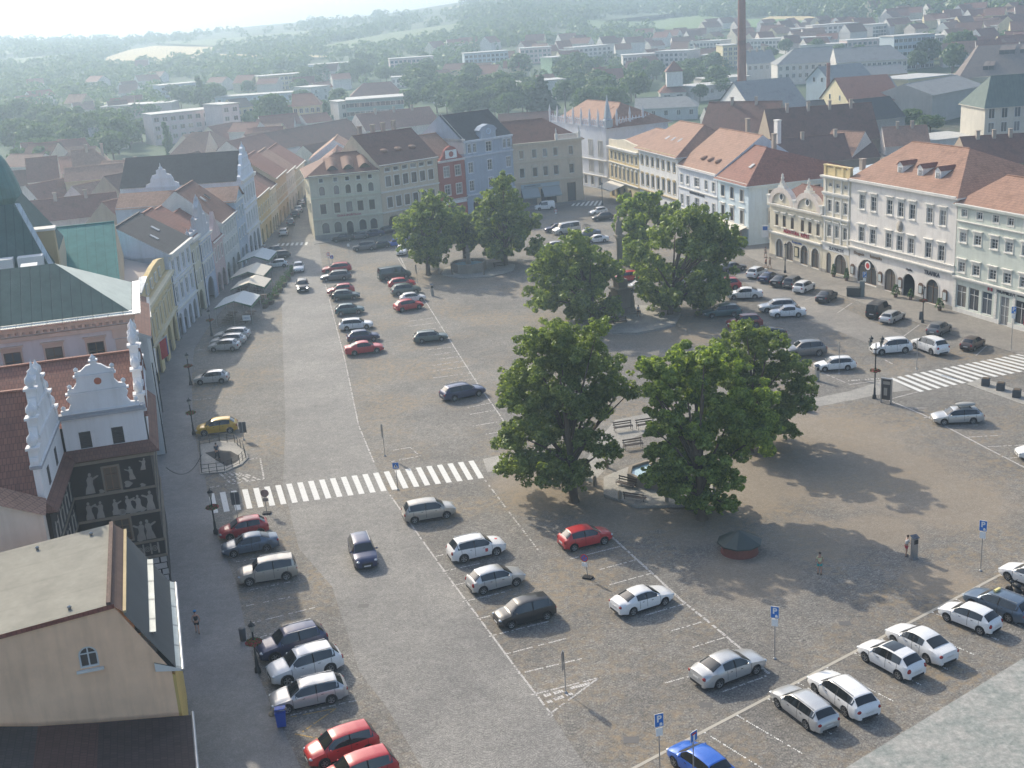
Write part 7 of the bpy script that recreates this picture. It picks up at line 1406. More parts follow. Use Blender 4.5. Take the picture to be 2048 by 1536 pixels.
# generic trees of the town
def proto_tree(kind, seed):
    r = random.Random(seed); bl = []
    if kind == 'round':
        for k in range(16):
            a = r.random() * 6.28; e = r.uniform(-0.5, 1.3); bl.append((3.0 * math.cos(a) * math.cos(e), 3.0 * math.sin(a) * math.cos(e), 6.2 + 2.8 * math.sin(e), 1.9 + r.random() * .6, 1.9 + r.random() * .6, 1.6))
        h = 3.5; rt = .3
    elif kind == 'poplar':
        for k in range(9): bl.append((r.uniform(-.3, .3), r.uniform(-.3, .3), 2 + k * 1.25, 1.3 - abs(k - 3) * .13, 1.3 - abs(k - 3) * .13, 1.2))
        h = 2; rt = .22
    else:
        for k in range(8): bl.append((r.uniform(-.2, .2), r.uniform(-.2, .2), 2 + k * 1.2, 2.6 - k * .31, 2.6 - k * .31, 1.0))
        h = 2; rt = .25
    cr = leaf_mesh('crown', bl, 1500, 0.55, LEAF['far' if kind != 'fir' else 'dark'], seed); q = MB(); q.tube([(0, 0, -1), (0, 0, h), (0, 0, h + 3)], [rt, rt * .7, .08], 6); return cr, q.mesh('trunk', [BARK])
PT = {'round': [proto_tree('round', s) for s in (1, 2, 3, 4)], 'poplar': [proto_tree('poplar', 5)], 'fir': [proto_tree('fir', 6)]}
def terrain(x, y): 
    r = math.hypot(x, y); az = math.degrees(math.atan2(x, y))
    if r < 380: return 0.0
    px = 1024 + CF * math.tan(R(max(-30, min(30, az)))) / 1.05
    yr = interp([(-300, 96), (0, 80), (100, 72), (350, 71), (450, 62), (600, 46), (750, 33), (850, 22), (950, 6), (1060, -12), (1200, -6), (1320, 4), (1420, -14), (1700, -60), (2048, -130), (2400, -160)], px)
    D = 1900.0; c = ray(px, yr); s = D / math.hypot(c.x, c.y); zr = CH + c.z * s
    t = max(0, (r - 380) / (D - 380)); base = 0.0
    return zr * (t ** 1.7 * (3 - 2 * min(t, 1)) if t < 1 else 1 - min(.6, (t - 1) * .5))
def on_terrain(px, py):
    d = ray(px, py); s = 50.0; P = None
    for _ in range(4000):
        P = Vector((0, 0, CH)) + d * s
        if P.z <= terrain(P.x, P.y): return Vector((P.x, P.y, terrain(P.x, P.y)))
        s *= 1.006
        if s > 3000: break
    return None
TN = {'round': 'leafy deciduous tree standing among the roofs of the town', 'poplar': 'slender dark poplar rising between houses of the town', 'fir': 'dark conifer standing among the roofs of the town'}
def tree_at(P, h, kind='round', seed=0, label=None, group=None, wide=1.0, name=None):
    cr, tr = PT[kind][seed % len(PT[kind])]; H0 = {'round': 10.5, 'poplar': 13.5, 'fir': 11.5}[kind]; s = h / H0
    t = thing(name or {'round': 'tree', 'poplar': 'poplar_tree', 'fir': 'conifer_tree'}[kind], label or TN[kind], 'tree', P, seed * 1.3, group or kind + ' trees among the houses'); t.scale = (s * wide, s * wide, s)
    link('crown', cr, t); link('trunk', tr, t); return t
def tree_px(px, base, top, kind='round', seed=0, label=None, wide=1.0):
    P = on_terrain(px, base)
    if P is None: return
    h = max(3, Hat2(P, top) - P.z); return tree_at(P, h, kind, seed, label, None, wide)
def Hat2(P, py):
    lo, hi = -30.0, 300.0
    for _ in range(40):
        m = (lo + hi) / 2
        if proj((P[0], P[1], m))[1] > py: lo = m
        else: hi = m
    return lo
# ---------------------------------------------------------------- hills and valley
HM, n, b = _nm('hillside'); v = coord(n); f = noise(n, v, 0.004, 6, 0.6); f2 = noise(n, v, 0.05, 5, 0.7)
c1 = ramp(n, f, [(0.35, (0.03, 0.06, 0.025)), (0.5, (0.05, 0.09, 0.035)), (0.62, (0.08, 0.11, 0.05))]); c2 = ramp(n, f2, [(0.35, (0.6, 0.6, 0.6)), (0.65, (1.3, 1.3, 1.3))])
n.links.new(mixc(n, 1.0, c1, c2, 'MULTIPLY'), b.inputs['Base Color']); b.inputs['Roughness'].default_value = 1.0
rows = []
for i in range(70):
    r_ = 380 * (3200 / 380) ** (i / 69); rows.append([(r_ * math.sin(R(a)), r_ * math.cos(R(a)), terrain(r_ * math.sin(R(a)), r_ * math.cos(R(a))) - (0.02 if i else 0.05)) for a in [-36 + 72 * k / 120 for k in range(121)]])
q = MB(); q.grid(rows, 0, True); struct(q.build('hills', HM))
CITYG = paving('town_ground', ((0.05, 0.07, 0.035), (0.09, 0.10, 0.06), (0.14, 0.13, 0.10)), 2.5, 0.9)
q = MB(); q.face([(-320, 22, -0.03), (330, 22, -0.03), (330, 385, -0.03), (-320, 385, -0.03)]); struct(q.build('town_ground', CITYG))
def field(pts, c, name, lift=1.5):
    P_ = [on_terrain(*p) for p in pts]
    if any(p is None for p in P_): return
    q = MB(); c0 = sum(P_, Vector()) / len(P_); N = 10
    for i in range(len(P_)):
        a_, b_ = P_[i], P_[(i + 1) % len(P_)]
        for j in range(N):
            f0, f1 = j / N, (j + 1) / N
            pts_ = [c0.lerp(a_, f0), c0.lerp(a_, f1), c0.lerp(b_, f1), c0.lerp(b_, f0)]; q.face([(p.x, p.y, terrain(p.x, p.y) + lift) for p in pts_])
    o = struct(q.build(name, plaster(c, 0.15)))
STRAW = (0.42, 0.34, 0.18)
field([(205, 135), (215, 118), (260, 103), (310, 95), (440, 98), (450, 101), (410, 108), (390, 120), (320, 128), (240, 137)], STRAW, 'stubble_field'); field([(410, 123), (440, 112), (500, 113), (560, 120), (568, 126), (520, 124), (450, 119)], STRAW, 'stubble_field'); field([(592, 116), (600, 113), (660, 117), (640, 120)], STRAW, 'stubble_field')
field([(1500, 60), (1500, 44), (1560, 42), (1620, 45), (1690, 55), (1640, 62)], (0.10, 0.18, 0.06), 'green_field'); field([(1330, 66), (1330, 42), (1400, 36), (1500, 44), (1500, 66)], (0.12, 0.18, 0.07), 'green_field'); field([(1520, 44), (1540, 38), (1620, 38), (1690, 50), (1600, 46)], STRAW, 'stubble_field'); field([(1150, 45), (1300, 30), (1330, 45), (1330, 62), (1200, 62)], (0.12, 0.18, 0.08), 'green_field')
field([(1000, 60), (1100, 30), (1300, 8), (1420, -6), (1500, 10), (1400, 25), (1200, 45)], (0.09, 0.13, 0.07), 'meadow'); field([(620, 100), (780, 70), (920, 50), (940, 62), (800, 92), (660, 112)], (0.13, 0.17, 0.08), 'vineyard'); field([(300, 88), (450, 80), (640, 62), (700, 60), (600, 82), (420, 96)], (0.12, 0.16, 0.08), 'meadow'); field([(880, 22), (1000, -2), (1060, -8), (1040, 6), (960, 18)], (0.22, 0.22, 0.12), 'dry_meadow'); field([(0, 100), (120, 90), (200, 92), (120, 104), (0, 114)], (0.13, 0.17, 0.09), 'meadow')
field([(0, 125), (60, 118), (140, 112), (160, 118), (100, 128), (0, 140)], (0.13, 0.17, 0.09), 'green_field')
# wood on the hills: one mass of crowns
def forest(name, regs, n, seed, size=(5, 9)):
    r = random.Random(seed); bl = []; tries = 0
    while len(bl) < n and tries < n * 30:
        tries += 1; x0, x1, y0, y1, w_ = r.choice(regs); px = r.uniform(x0, x1); py = r.uniform(y0, y1)
        if any(inpoly(px, py + 2, pl) for pl in FIELDS): continue
        P = on_terrain(px, py)
        if P is None: continue
        s = r.uniform(*size) * w_; bl.append((P.x + r.uniform(-8, 8), P.y + r.uniform(-15, 15), P.z + s * .5, s, s, s * .8))
    bl = [(x, y, terrain(x, y) + s * .45, s, s2, s3) for x, y, z, s, s2, s3 in bl]
    me = leaf_mesh(name, bl, len(bl) * 70, size[1] * .2, LEAF['far'], seed, 0.8); o = link(name, me); o['kind'] = 'stuff'; tag(o, 'wooded hillside beyond the town fading into haze' if 'hill' in name else 'dense green belt of trees between the town and the hills', 'wood'); return o
def inpoly(x, y, pl):
    c = False
    for (x1, y1), (x2, y2) in zip(pl, pl[1:] + pl[:1]):
        if (y1 > y) != (y2 > y) and x < (x2 - x1) * (y - y1) / (y2 - y1) + x1: c = not c
    return c
BLK_R = [(300, 400, 160, 215), (515, 625, 142, 195), (615, 722, 122, 160), (778, 870, 110, 180), (925, 1020, 100, 152), (1038, 1226, 90, 158), (1243, 1380, 100, 155), (1440, 1480, 88, 148), (1490, 1875, 66, 118), (1780, 1875, 100, 150), (1928, 2046, 46, 82)]
FIELDS = [[(a, c), (b, c), (b, d), (a, d)] for a, b, c, d in BLK_R] + [[(620, 100), (780, 70), (920, 50), (940, 62), (800, 92), (660, 112)], [(300, 88), (450, 80), (640, 62), (700, 60), (600, 82), (420, 96)], [(880, 22), (1000, -2), (1060, -8), (1040, 6), (960, 18)], [(205, 138), (215, 118), (260, 100), (310, 92), (450, 95), (450, 101), (390, 124), (240, 140)], [(405, 128), (440, 108), (568, 118), (568, 130)], [(590, 120), (600, 110), (665, 115), (640, 124)], [(1330, 66), (1330, 38), (1690, 38), (1690, 62)], [(1200, 62), (1150, 45), (1330, 28), (1330, 62)], [(0, 145), (0, 122), (160, 110), (160, 120)]]
forest('hillside_wood', [(-60, 600, 78, 150, .8), (0, 1000, 60, 140, .8), (600, 1300, 20, 110, .8), (940, 1400, 0, 45, 1.1), (1400, 2100, -10, 35, 1)], 1900, 3, (4.5, 8))
forest('tree_belt', [(-20, 330, 135, 235, 1), (200, 620, 125, 175, 1), (600, 1100, 100, 165, .9), (1000, 1480, 85, 150, .8), (1500, 2060, 60, 110, .7)], 520, 4, (3.5, 6))
rt = random.Random(21)
for (x0, x1, y0, y1, n_, h0, h1) in ((0, 240, 255, 330, 34, 8, 13), (0, 160, 330, 380, 7, 7, 10), (330, 480, 200, 225, 8, 8, 12), (830, 1050, 160, 235, 14, 8, 14), (1120, 1300, 150, 215, 16, 8, 13), (1380, 1450, 130, 200, 8, 6, 10), (1830, 1930, 95, 150, 10, 8, 13), (700, 860, 130, 190, 10, 7, 10), (660, 700, 240, 262, 3, 4, 6), (470, 640, 165, 200, 9, 7, 10), (480, 700, 218, 262, 14, 6, 10), (240, 330, 250, 300, 8, 7, 10), (860, 1060, 205, 250, 14, 7, 11), (1130, 1240, 170, 235, 12, 7, 11), (1230, 1440, 150, 185, 14, 6, 10), (600, 860, 150, 180, 12, 7, 10), (1480, 1880, 108, 128, 12, 6, 9)):
    for k in range(n_):
        px, py = rt.uniform(x0, x1), rt.uniform(y0, y1); P = on_terrain(px, py)
        if P: tree_at(P, rt.uniform(h0, h1), 'round', rt.randrange(99), wide=rt.uniform(.9, 1.2))
tree_px(548, 262, 188, 'round', 1, 'large round tree between the two yellow school wings', 1.1); tree_px(580, 262, 214, 'round', 2, 'lower part of the round tree group by the yellow school', 1.1); tree_px(340, 318, 242, 'poplar', 0, 'dark poplar in front of the long pink apartment block', 1.1); tree_px(406, 222, 150, 'poplar', 0, 'tall hazy poplar behind the long pink apartment block', 1.2); tree_px(508, 300, 262, 'fir', 0, 'dark conifer beside the orange villa roof')
tree_px(1085, 232, 150, 'fir', 0, 'massive dark conifer behind the long beige corner house', 1.8); tree_px(1055, 232, 165, 'round', 2, 'dark broad tree left of the massive conifer', 1.2); tree_px(1165, 226, 185, 'round', 3, 'green tree left of the gothic palace', 1.3); tree_px(1400, 205, 168, 'round', 0, 'tree right of the little white villa'); tree_px(820, 232, 178, 'round', 1, 'broad tree right of the green school block', 1.2); tree_px(1820, 262, 218, 'round', 2, 'wide tree in a yard below the great shingled roof', 1.6); tree_px(1860, 270, 228, 'round', 3, 'second wide tree in a yard below the great shingled roof', 1.5); tree_px(1275, 180, 143, 'round', 1, 'tree above the little white villa', 1.3); tree_px(75, 432, 398, 'fir', 0, 'dark conifer among red roofs behind the copper hall')
# ---------------------------------------------------------------- houses further off
def px_house(label, xL, yL, xR, yR, base, D, wall, tile, nwin, nrow, rise=3.0, roof='gable', hl=0, hr=0, run=None, ww=1.1, wh=1.5, name='distant_house', cat='house', group=None, flat_=None, ov=0.4, z0=None, fh=3.0, chim=0, cap=30):
    A = on_terrain(xL, base)
    if A is None: return
    H = Hat2(A, yL); P = G(xR, yR, H); za = terrain(A.x, A.y); W = (P.xy - A.xy).length; d = line_dir(A, P)
    t = thing(name, label, cat, (A.x, A.y, za), math.atan2(d.y, d.x), group); H -= za
    q = MB(); q.box(0, W, 0, D, -4, H - 0.001); q.build('wall', wall, t)
    q = MB()
    if roof == 'gable': roof_gable(q, W, D, H, rise, run, ov, hl, hr); q.build('roof', [tile, wall, ZINC, TRIM], t)
    else: q.box(-0.3, W + 0.3, -0.3, D + 0.3, H, H + 0.35); q.build('roof', tile, t)
    if nwin:
        nwin = min(nwin, max(2, int(W / 1.8))); nrow = max(1, min(nrow, int((H + 1) / 2.4), int(100 / nwin)))
        for j in range(nrow):
            z = H - 1.0 - wh - j * min(fh, (H - 0.5) / nrow)
            for i in range(nwin):
                key = ('far', round(ww, 1), round(wh, 1))
                if key not in WCACHE:
                    qf = MB(); qf.box(-ww / 2 - .1, ww / 2 + .1, -0.07, 0.0, -.1, wh + .1); qp = MB(); qp.box(-ww / 2, -0.05, -0.09, -0.071, 0, wh); qp.box(0.05, ww / 2, -0.09, -0.071, 0, wh); WCACHE[key] = (qf.mesh('window', [FRAME_W]), qp.mesh('pane', [GLASS]))
                f_, p_ = WCACHE[key]; o = link('window', f_, t, (W * (i + .5) / nwin, -0.005, z)); link('pane', p_, o)
    for k in range(chim): chimney(t, W * (k + 1) / (chim + 1), D * .45, H, H + rise + 1.2)
    return t
def px_gable(label, xL, yL, xR, yR, base, rise, D, wall, tile, nwin=3, nrow=1, ww=1.0, wh=1.4, side='R', cat='house', ang=None):
    """gable end towards the viewer, ridge running back"""
    A = on_terrain(xL, base); H = Hat2(A, yL); P = G(xR, yR, H); W = (P.xy - A.xy).length; d = line_dir(A, P); t = thing('gable_hall', label, cat, (A.x, A.y, A.z), math.atan2(d.y, d.x)); H -= A.z
    q = MB(); q.vprism([(0, -3), (W, -3), (W, H), (W / 2, H + rise), (0, H)], 0, D); q.build('wall', wall, t)
    q = MB()
    for a_, b_, c_, e_ in ((-.4, W / 2, H - .2, H + rise + .15), (W + .4, W / 2, H - .2, H + rise + .15)): q.face([(a_, -.4, c_), (b_, -.4, e_), (b_, D + .4, e_), (a_, D + .4, c_)])
    q.build('roof', tile, t)
    for j in range(nrow):
        for i in range(nwin):
            key = ('far', round(ww, 1), round(wh, 1))
            if key not in WCACHE:
                qf = MB(); qf.box(-ww / 2 - .1, ww / 2 + .1, -0.07, 0.0, -.1, wh + .1); qp = MB(); qp.box(-ww / 2, ww / 2, -0.09, -0.071, 0, wh); WCACHE[key] = (qf.mesh('window', [FRAME_W]), qp.mesh('pane', [GLASS]))
            f_, p_ = WCACHE[key]; o = link('window', f_, t, (W * (i + 1) / (nwin + 1), -0.005, H + rise * .35 - 2 - j * 3)); link('pane', p_, o)
    return t
WGR = plaster((0.45, 0.47, 0.47)); PWH = plaster((0.55, 0.53, 0.50)); PPK = plaster((0.52, 0.42, 0.40)); PYL = plaster((0.52, 0.46, 0.30)); PGN = plaster((0.22, 0.30, 0.27)); PBL = plaster((0.38, 0.44, 0.48)); FLT = flat('flat_roof_felt', (0.42, 0.42, 0.40), 0.8); GRS = plaster((0.32, 0.45, 0.30)); BRN = plaster((0.30, 0.24, 0.18)); SLT = tiles((0.26, 0.27, 0.27), key='pale_slate')
# left middle ground
px_house('small house with red roof and three skylights left of the broad pink roofed house', 63, 364, 119, 358, 402, 9, PNK, TILE_R, 4, 1, 5.5, hl=0, ov=.3)
px_house('broad salmon house with four dark windows and pink tiled hipped roof', 155, 353, 242, 344, 392, 14, PPK, TILE_O, 4, 1, 6.0, hr=6, chim=2)
px_house('low red roofed house below the broad salmon house, left', 92, 414, 180, 394, 430, 10, PNK, TILE_R, 0, 0, 5.0)
px_house('low red roofed house with roof windows below the broad salmon house', 180, 403, 262, 385, 428, 9, PPK, TILE_O, 3, 1, 3.5)
px_house('long low red roof before the copper hall', 60, 446, 240, 425, 470, 9, PNK, TILE_R, 0, 0, 4.0, chim=2)
px_house('pale roofed gable house left of the dark poplar', 188, 284, 255, 277, 305, 10, WGR, SLT, 3, 1, 4.5)
px_house('low dark house with twin white chimneys behind the left row', 262, 362, 318, 352, 385, 12, WGR, TILE_D, 0, 0, 4.0, chim=2)
px_house('long dark brown roof running behind the left row', 262, 402, 400, 372, 430, 14, BRN, TILE_B, 0, 0, 5.5)
px_house('second long dark roof behind the left row', 320, 385, 455, 345, 400, 16, BRN, TILE_B, 0, 0, 6.0)
px_house('long red brown roof right behind the white and blue house', 262, 455, 372, 425, 480, 12, BRN, TILE_R, 0, 0, 5.0)
px_house('orange hipped villa with many skylights', 344, 311, 409, 307, 345, 14, CRM, TILE_O, 4, 1, 5.5, hl=5, hr=0); px_house('orange roofed wing joined to the skylight villa', 409, 305, 478, 292, 335, 14, CRM, TILE_O, 0, 0, 5.0, hr=4)
px_house('cream gable house with dark red roof right of the skylight villa', 452, 284, 500, 274, 305, 12, CRM, TILE_R, 2, 1, 5.0)
px_house('long four storey pink and white apartment block with balconies', 312, 231, 451, 216, 292, 11, plaster((0.56, 0.48, 0.47)), FLT, 9, 3, 0, 'flat', ww=1.6, wh=1.4, name='apartment_block', cat='apartment block')
px_house('short end section of the pink and white apartment block', 452, 211, 477, 207, 285, 12, plaster((0.56, 0.48, 0.47)), FLT, 2, 3, 0, 'flat', ww=1.6, wh=1.4, name='apartment_block', cat='apartment block')
px_house('ochre house with dark mansard roof left of the big round tree', 477, 216, 507, 212, 262, 12, PYL, TILE_D, 3, 2, 3.0); px_house('yellow school wing with red roof and arched windows', 590, 213, 641, 209, 262, 14, PYL, TILE_R, 5, 2, 4.0, hr=3)
px_house('small bright orange roof left below the yellow school', 562, 264, 588, 258, 275, 8, CRM, TILE_O, 0, 0, 2.5, hl=2, hr=2); px_house('bright orange hipped roof below the yellow school', 599, 263, 658, 257, 276, 9, CRM, TILE_O, 0, 0, 3.0, hl=3)
px_house('very long dark brown roof behind the yellow bank building', 574, 300, 735, 268, 320, 16, BRN, TILE_B, 0, 0, 5.0); px_house('orange brown roofs at the bend of the far street', 505, 318, 572, 300, 345, 14, PNK, TILE_R, 0, 0, 5.0); px_house('pinkish roof just behind the far street', 520, 300, 600, 286, 318, 12, PNK, TILE_O, 0, 0, 4.5)
px_house('pale sheet roofed house between the dark brown roof and the bank', 590, 330, 640, 318, 350, 14, WGR, SLT, 0, 0, 3.5); px_house('cream gable house behind the bank roof', 640, 318, 725, 300, 345, 10, CRM, TILE_B, 0, 0, 3.5)
# middle blocks
px_house('long flat roofed hall left of the pink apartment block', 205, 215, 342, 206, 240, 14, PPK, FLT, 0, 0, 0, 'flat'); px_house('long low flat roofed building behind the big round tree', 432, 196, 640, 182, 215, 12, PBL, FLT, 12, 1, 0, 'flat'); px_house('grey beige block end beside the school', 626, 176, 659, 172, 216, 14, PWH, FLT, 2, 3, 0, 'flat')
px_house('bluish four storey block behind the tall poplar', 326, 172, 398, 165, 205, 12, PBL, FLT, 10, 4, 0, 'flat', ww=1.5, wh=1.3, name='apartment_block', cat='apartment block'); px_house('ochre and grey block with white end stripe', 520, 154, 618, 146, 186, 12, PYL, FLT, 12, 4, 0, 'flat', ww=1.5, wh=1.3, name='apartment_block', cat='apartment block'); px_house('hazy pale blue block above the ochre one', 619, 131, 719, 124, 152, 12, PBL, FLT, 12, 4, 0, 'flat', ww=1.5, wh=1.3, name='apartment_block', cat='apartment block')
px_house('dark green clad school block behind the beige paired window house', 698, 202, 806, 194, 262, 14, PGN, FLT, 14, 3, 0, 'flat', ww=2.0, wh=1.4, name='school_block', cat='school'); px_house('white stair end of the green clad school', 681, 205, 697, 203, 258, 10, PWH, FLT, 1, 3, 0, 'flat'); px_house('dark hipped roof behind the green clad school', 702, 193, 802, 186, 205, 14, PNK, TILE_R, 0, 0, 5.0, hl=6, hr=4)
px_house('white and pink five storey block in the middle distance', 782, 119, 866, 113, 152, 12, PPK, FLT, 10, 5, 0, 'flat', ww=1.5, wh=1.3, name='apartment_block', cat='apartment block'); px_house('long white low block below the pink one', 784, 156, 873, 150, 178, 10, PWH, FLT, 10, 2, 0, 'flat'); px_house('long grey shed with white ends behind the trees', 890, 186, 990, 177, 212, 16, WGR, FLT, 0, 0, 0, 'flat')
px_house('hazy grey block with tiled balconies, middle distance', 931, 108, 1016, 102, 146, 12, PBL, FLT, 10, 5, 0, 'flat', ww=1.5, wh=1.3, name='apartment_block', cat='apartment block'); px_house('pinkish high block, middle distance', 1042, 98, 1102, 94, 128, 12, PPK, FLT, 7, 5, 0, 'flat', ww=1.5, wh=1.3, name='apartment_block', cat='apartment block'); px_house('pale green end wall block', 1105, 116, 1150, 112, 152, 12, GRS, FLT, 0, 0, 0, 'flat', name='apartment_block', cat='apartment block'); px_house('grey high block right of the pale green one', 1150, 96, 1222, 90, 130, 12, PWH, FLT, 8, 5, 0, 'flat', ww=1.5, wh=1.3, name='apartment_block', cat='apartment block')
px_house('white slab block beside the massive conifer', 1045, 166, 1131, 159, 205, 12, PWH, FLT, 0, 0, 0, 'flat', name='apartment_block', cat='apartment block')
px_house('white and pastel panel block, left section', 1247, 112, 1310, 108, 148, 12, PWH, FLT, 7, 5, 0, 'flat', ww=1.5, wh=1.3, name='apartment_block', cat='apartment block'); px_house('white and pastel panel block, right section', 1311, 104, 1376, 102, 145, 12, plaster((0.50, 0.46, 0.44)), FLT, 7, 5, 0, 'flat', ww=1.5, wh=1.3, name='apartment_block', cat='apartment block'); px_house('yellow panel block beside the chimney', 1446, 92, 1476, 90, 142, 14, PYL, FLT, 3, 5, 0, 'flat', ww=1.5, wh=1.3, name='apartment_block', cat='apartment block')
for k, (x0, y0, x1, y1, bs, m_, lb) in enumerate(((1493, 80, 1560, 78, 108, PWH, 'hazy white panel block right of the chimney'), (1560, 78, 1660, 74, 106, PBL, 'long hazy panel block right of the chimney'), (1570, 60, 1625, 56, 80, PPK, 'orange hazy panel block on the slope'), (1625, 52, 1716, 46, 90, PWH, 'large pinkish panel block below the hill'), (1694, 82, 1786, 76, 112, PPK, 'pink panel block above the long white school roof'), (1786, 74, 1870, 68, 145, PBL, 'blue grey panel block right of the pink one'), (1745, 50, 1794, 46, 75, PWH, 'small pale block on the slope'), (1932, 56, 1976, 53, 78, PWH, 'white block with orange balconies, left of two'), (1994, 52, 2044, 48, 72, PWH, 'white block with orange balconies, right of two'), (870, 90, 930, 86, 104, PWH, 'faint pale block far up the valley'), (1380, 84, 1440, 82, 108, PWH, 'pale panel block left of the chimney'), (1400, 112, 1445, 110, 138, PPK, 'small pinkish block left of the yellow panel block'), (1600, 92, 1690, 88, 118, PWH, 'grey white panel block just above the long white school'), (1870, 72, 1925, 68, 105, PWH, 'pale panel block before the great shingled roof'), (1800, 44, 1860, 40, 64, PPK, 'pinkish block high on the right slope'), (1880, 40, 1930, 37, 58, PWH, 'pale block high on the right slope'))):
    px_house(lb, x0, y0, x1, y1, bs, 12, m_, FLT, 9, 5, 0, 'flat', ww=1.5, wh=1.3, name='apartment_block', cat='apartment block')
# right middle ground
px_house('long white school with pale roof, right section', 1672, 125, 1815, 117, 172, 16, PWH, SLT, 14, 2, 5.0, hr=5); px_house('long white school with pale roof, left section', 1555, 129, 1672, 122, 172, 16, PWH, SLT, 9, 2, 5.5, hl=8); px_house('white grey roofed house right of the chimney', 1494, 128, 1552, 124, 165, 14, PWH, SLT, 5, 1, 5.0, chim=3); px_house('low pale flat building left of the chimney', 1416, 160, 1500, 153, 182, 14, PWH, FLT, 5, 1, 0, 'flat'); px_house('long low white building behind the brewery', 1388, 175, 1475, 167, 205, 14, PWH, FLT, 6, 1, 0, 'flat')
px_gable('hall with pale blue gable in front of the long white school', 1612, 160, 1660, 162, 212, 4.5, 18, PBL, SLT, 2, 1); px_gable('white brewery gable with rows of small square windows below the tall chimney', 1432, 214, 1508, 224, 270, 7.5, 17, WHT, SLT, 4, 3, .8, .8)
px_gable('yellow brown brewery hall with a red roof', 1640, 196, 1700, 206, 240, 6.5, 16, PYL, TILE_R, 2, 1); px_house('grey sheet roofed hall behind the yellow brown brewery hall', 1715, 192, 1800, 184, 228, 12, BGE, SLT, 0, 0, 5.0); px_house('open drying loft with grey roof', 1726, 152, 1815, 145, 190, 12, BRN, SLT, 0, 0, 3.0)
px_house('long yellow warehouse with flat sheet roof', 1815, 160, 1905, 150, 205, 16, PYL, FLT, 0, 0, 0, 'flat'); px_house('large blank grey fire wall building', 1862, 190, 1968, 170, 248, 18, plaster((0.36, 0.34, 0.31)), SLT, 0, 0, 3.0); px_house('grey sheet roof below the drying loft', 1790, 212, 1870, 205, 245, 14, WGR, SLT, 0, 0, 4.0); px_house('dark grey gable house in the yard', 1735, 240, 1810, 232, 275, 14, plaster((0.33, 0.32, 0.30)), TILE_D, 0, 0, 5.0); px_house('cream low building with a flat roof in the yard', 1655, 222, 1740, 212, 240, 12, PYL, FLT, 4, 1, 0, 'flat')
px_house('green mansard roofed palace at the right edge', 1966, 210, 2075, 203, 300, 14, plaster((0.50, 0.47, 0.40)), seamed((0.15, 0.19, 0.17), 0.8, 'copper_dull', 0.95, 0.0), 4, 3, 6.5, hl=2, run=2.6, ww=1.3, wh=2.2, fh=4.6, ov=.5)
px_house('grey roof of the courtyard wing behind the gothic palace', 1270, 218, 1395, 212, 245, 14, WGR, SLT, 5, 1, 3.0, hr=4)
v1_ = px_house('little white villa with arched loggia and turret', 1322, 186, 1372, 183, 208, 10, WHT, TILE_R, 2, 1, 2.5, hl=2, hr=2, ww=2.2, wh=2.4)
if v1_:
    q = MB(); q.box(2.5, 8.5, 1.5, 6.5, 6, 11.5); q.build('turret', WHT, v1_); q = MB(); q.face([(2, 1, 11.5), (9, 1, 11.5), (5.5, 4, 15.5)]); q.face([(9, 1, 11.5), (9, 7, 11.5), (5.5, 4, 15.5)]); q.face([(9, 7, 11.5), (2, 7, 11.5), (5.5, 4, 15.5)]); q.face([(2, 7, 11.5), (2, 1, 11.5), (5.5, 4, 15.5)]); q.build('turret_roof', TILE_R, v1_)
# deep dark roofs of the yards behind the right row
px_house('very long dark red roof behind the white and blue houses', 1545, 290, 1760, 275, 320, 14, BRN, TILE_B, 0, 0, 8.0, chim=4); px_house('dark red roof left behind the orange gable house', 1400, 262, 1545, 262, 300, 14, BRN, TILE_B, 0, 0, 7.0, chim=2)
px_house('dark yard roof between the blue corner house and the wide white house', 1560, 330, 1760, 312, 350, 14, BRN, TILE_B, 0, 0, 5.0, chim=2); px_house('small bright orange yard roof with a gable', 1640, 308, 1705, 312, 330, 9, PNK, TILE_O, 0, 0, 5.0); px_house('low orange yard roofs behind the wide white house', 1770, 292, 1860, 288, 312, 10, PNK, TILE_O, 0, 0, 4.0, chim=2); px_house('grey flat yard roof with vents', 1850, 285, 1960, 272, 305, 12, WGR, FLT, 0, 0, 0, 'flat', chim=0); px_house('dark roofs right behind the green bank house', 1940, 330, 2075, 322, 360, 14, BRN, TILE_B, 0, 0, 5.0, chim=3); px_house('dark sheet roof with chimneys before the brewery', 1420, 243, 1660, 226, 268, 12, plaster((0.30, 0.31, 0.30)), TILE_D, 0, 0, 3.5, chim=3)
px_house('dark brown roof in the middle between the blue grey house and the gothic palace', 1000, 262, 1110, 255, 285, 14, BRN, TILE_B, 0, 0, 4.5); px_house('low roofs left behind the beige paired window house', 735, 262, 880, 245, 290, 14, PNK, TILE_R, 0, 0, 5.0, chim=3)
# great shingled church roof
A = on_terrain(1915, 170); cr_ = thing('church_roof', 'great steep shingled chalice brown roof with slit dormers at the upper right', 'church', (A.x, A.y, 0), R(-6))
zb_, zt_ = G(1917, 156, 10), None; D_ = fdepth(A); pA, pB, pC, pD = [VP(x, y, D_ + dz) - Vector((A.x, A.y, 0)) for x, y, dz in ((1916, 158, 0), (2120, 150, 0), (1956, 92, 14), (2120, 82, 14))]
rzm = Matrix.Rotation(R(6), 3, 'Z'); pA, pB, pC, pD = [rzm @ p for p in (pA, pB, pC, pD)]
q = MB(); q.face([pA, pB, pD, pC]); q.face([pA, pC, pC + Vector((2, 8, 0)), pA + Vector((0, 9, 0))]); q.build('roof', tiles((0.20, 0.16, 0.14), 0.6, key='shingles'), cr_)
q = MB(); q.box(pA.x + 1, pB.x, pA.y + 1, pA.y + 25, 0, pA.z + 0.2); q.build('wall', BGE, cr_)
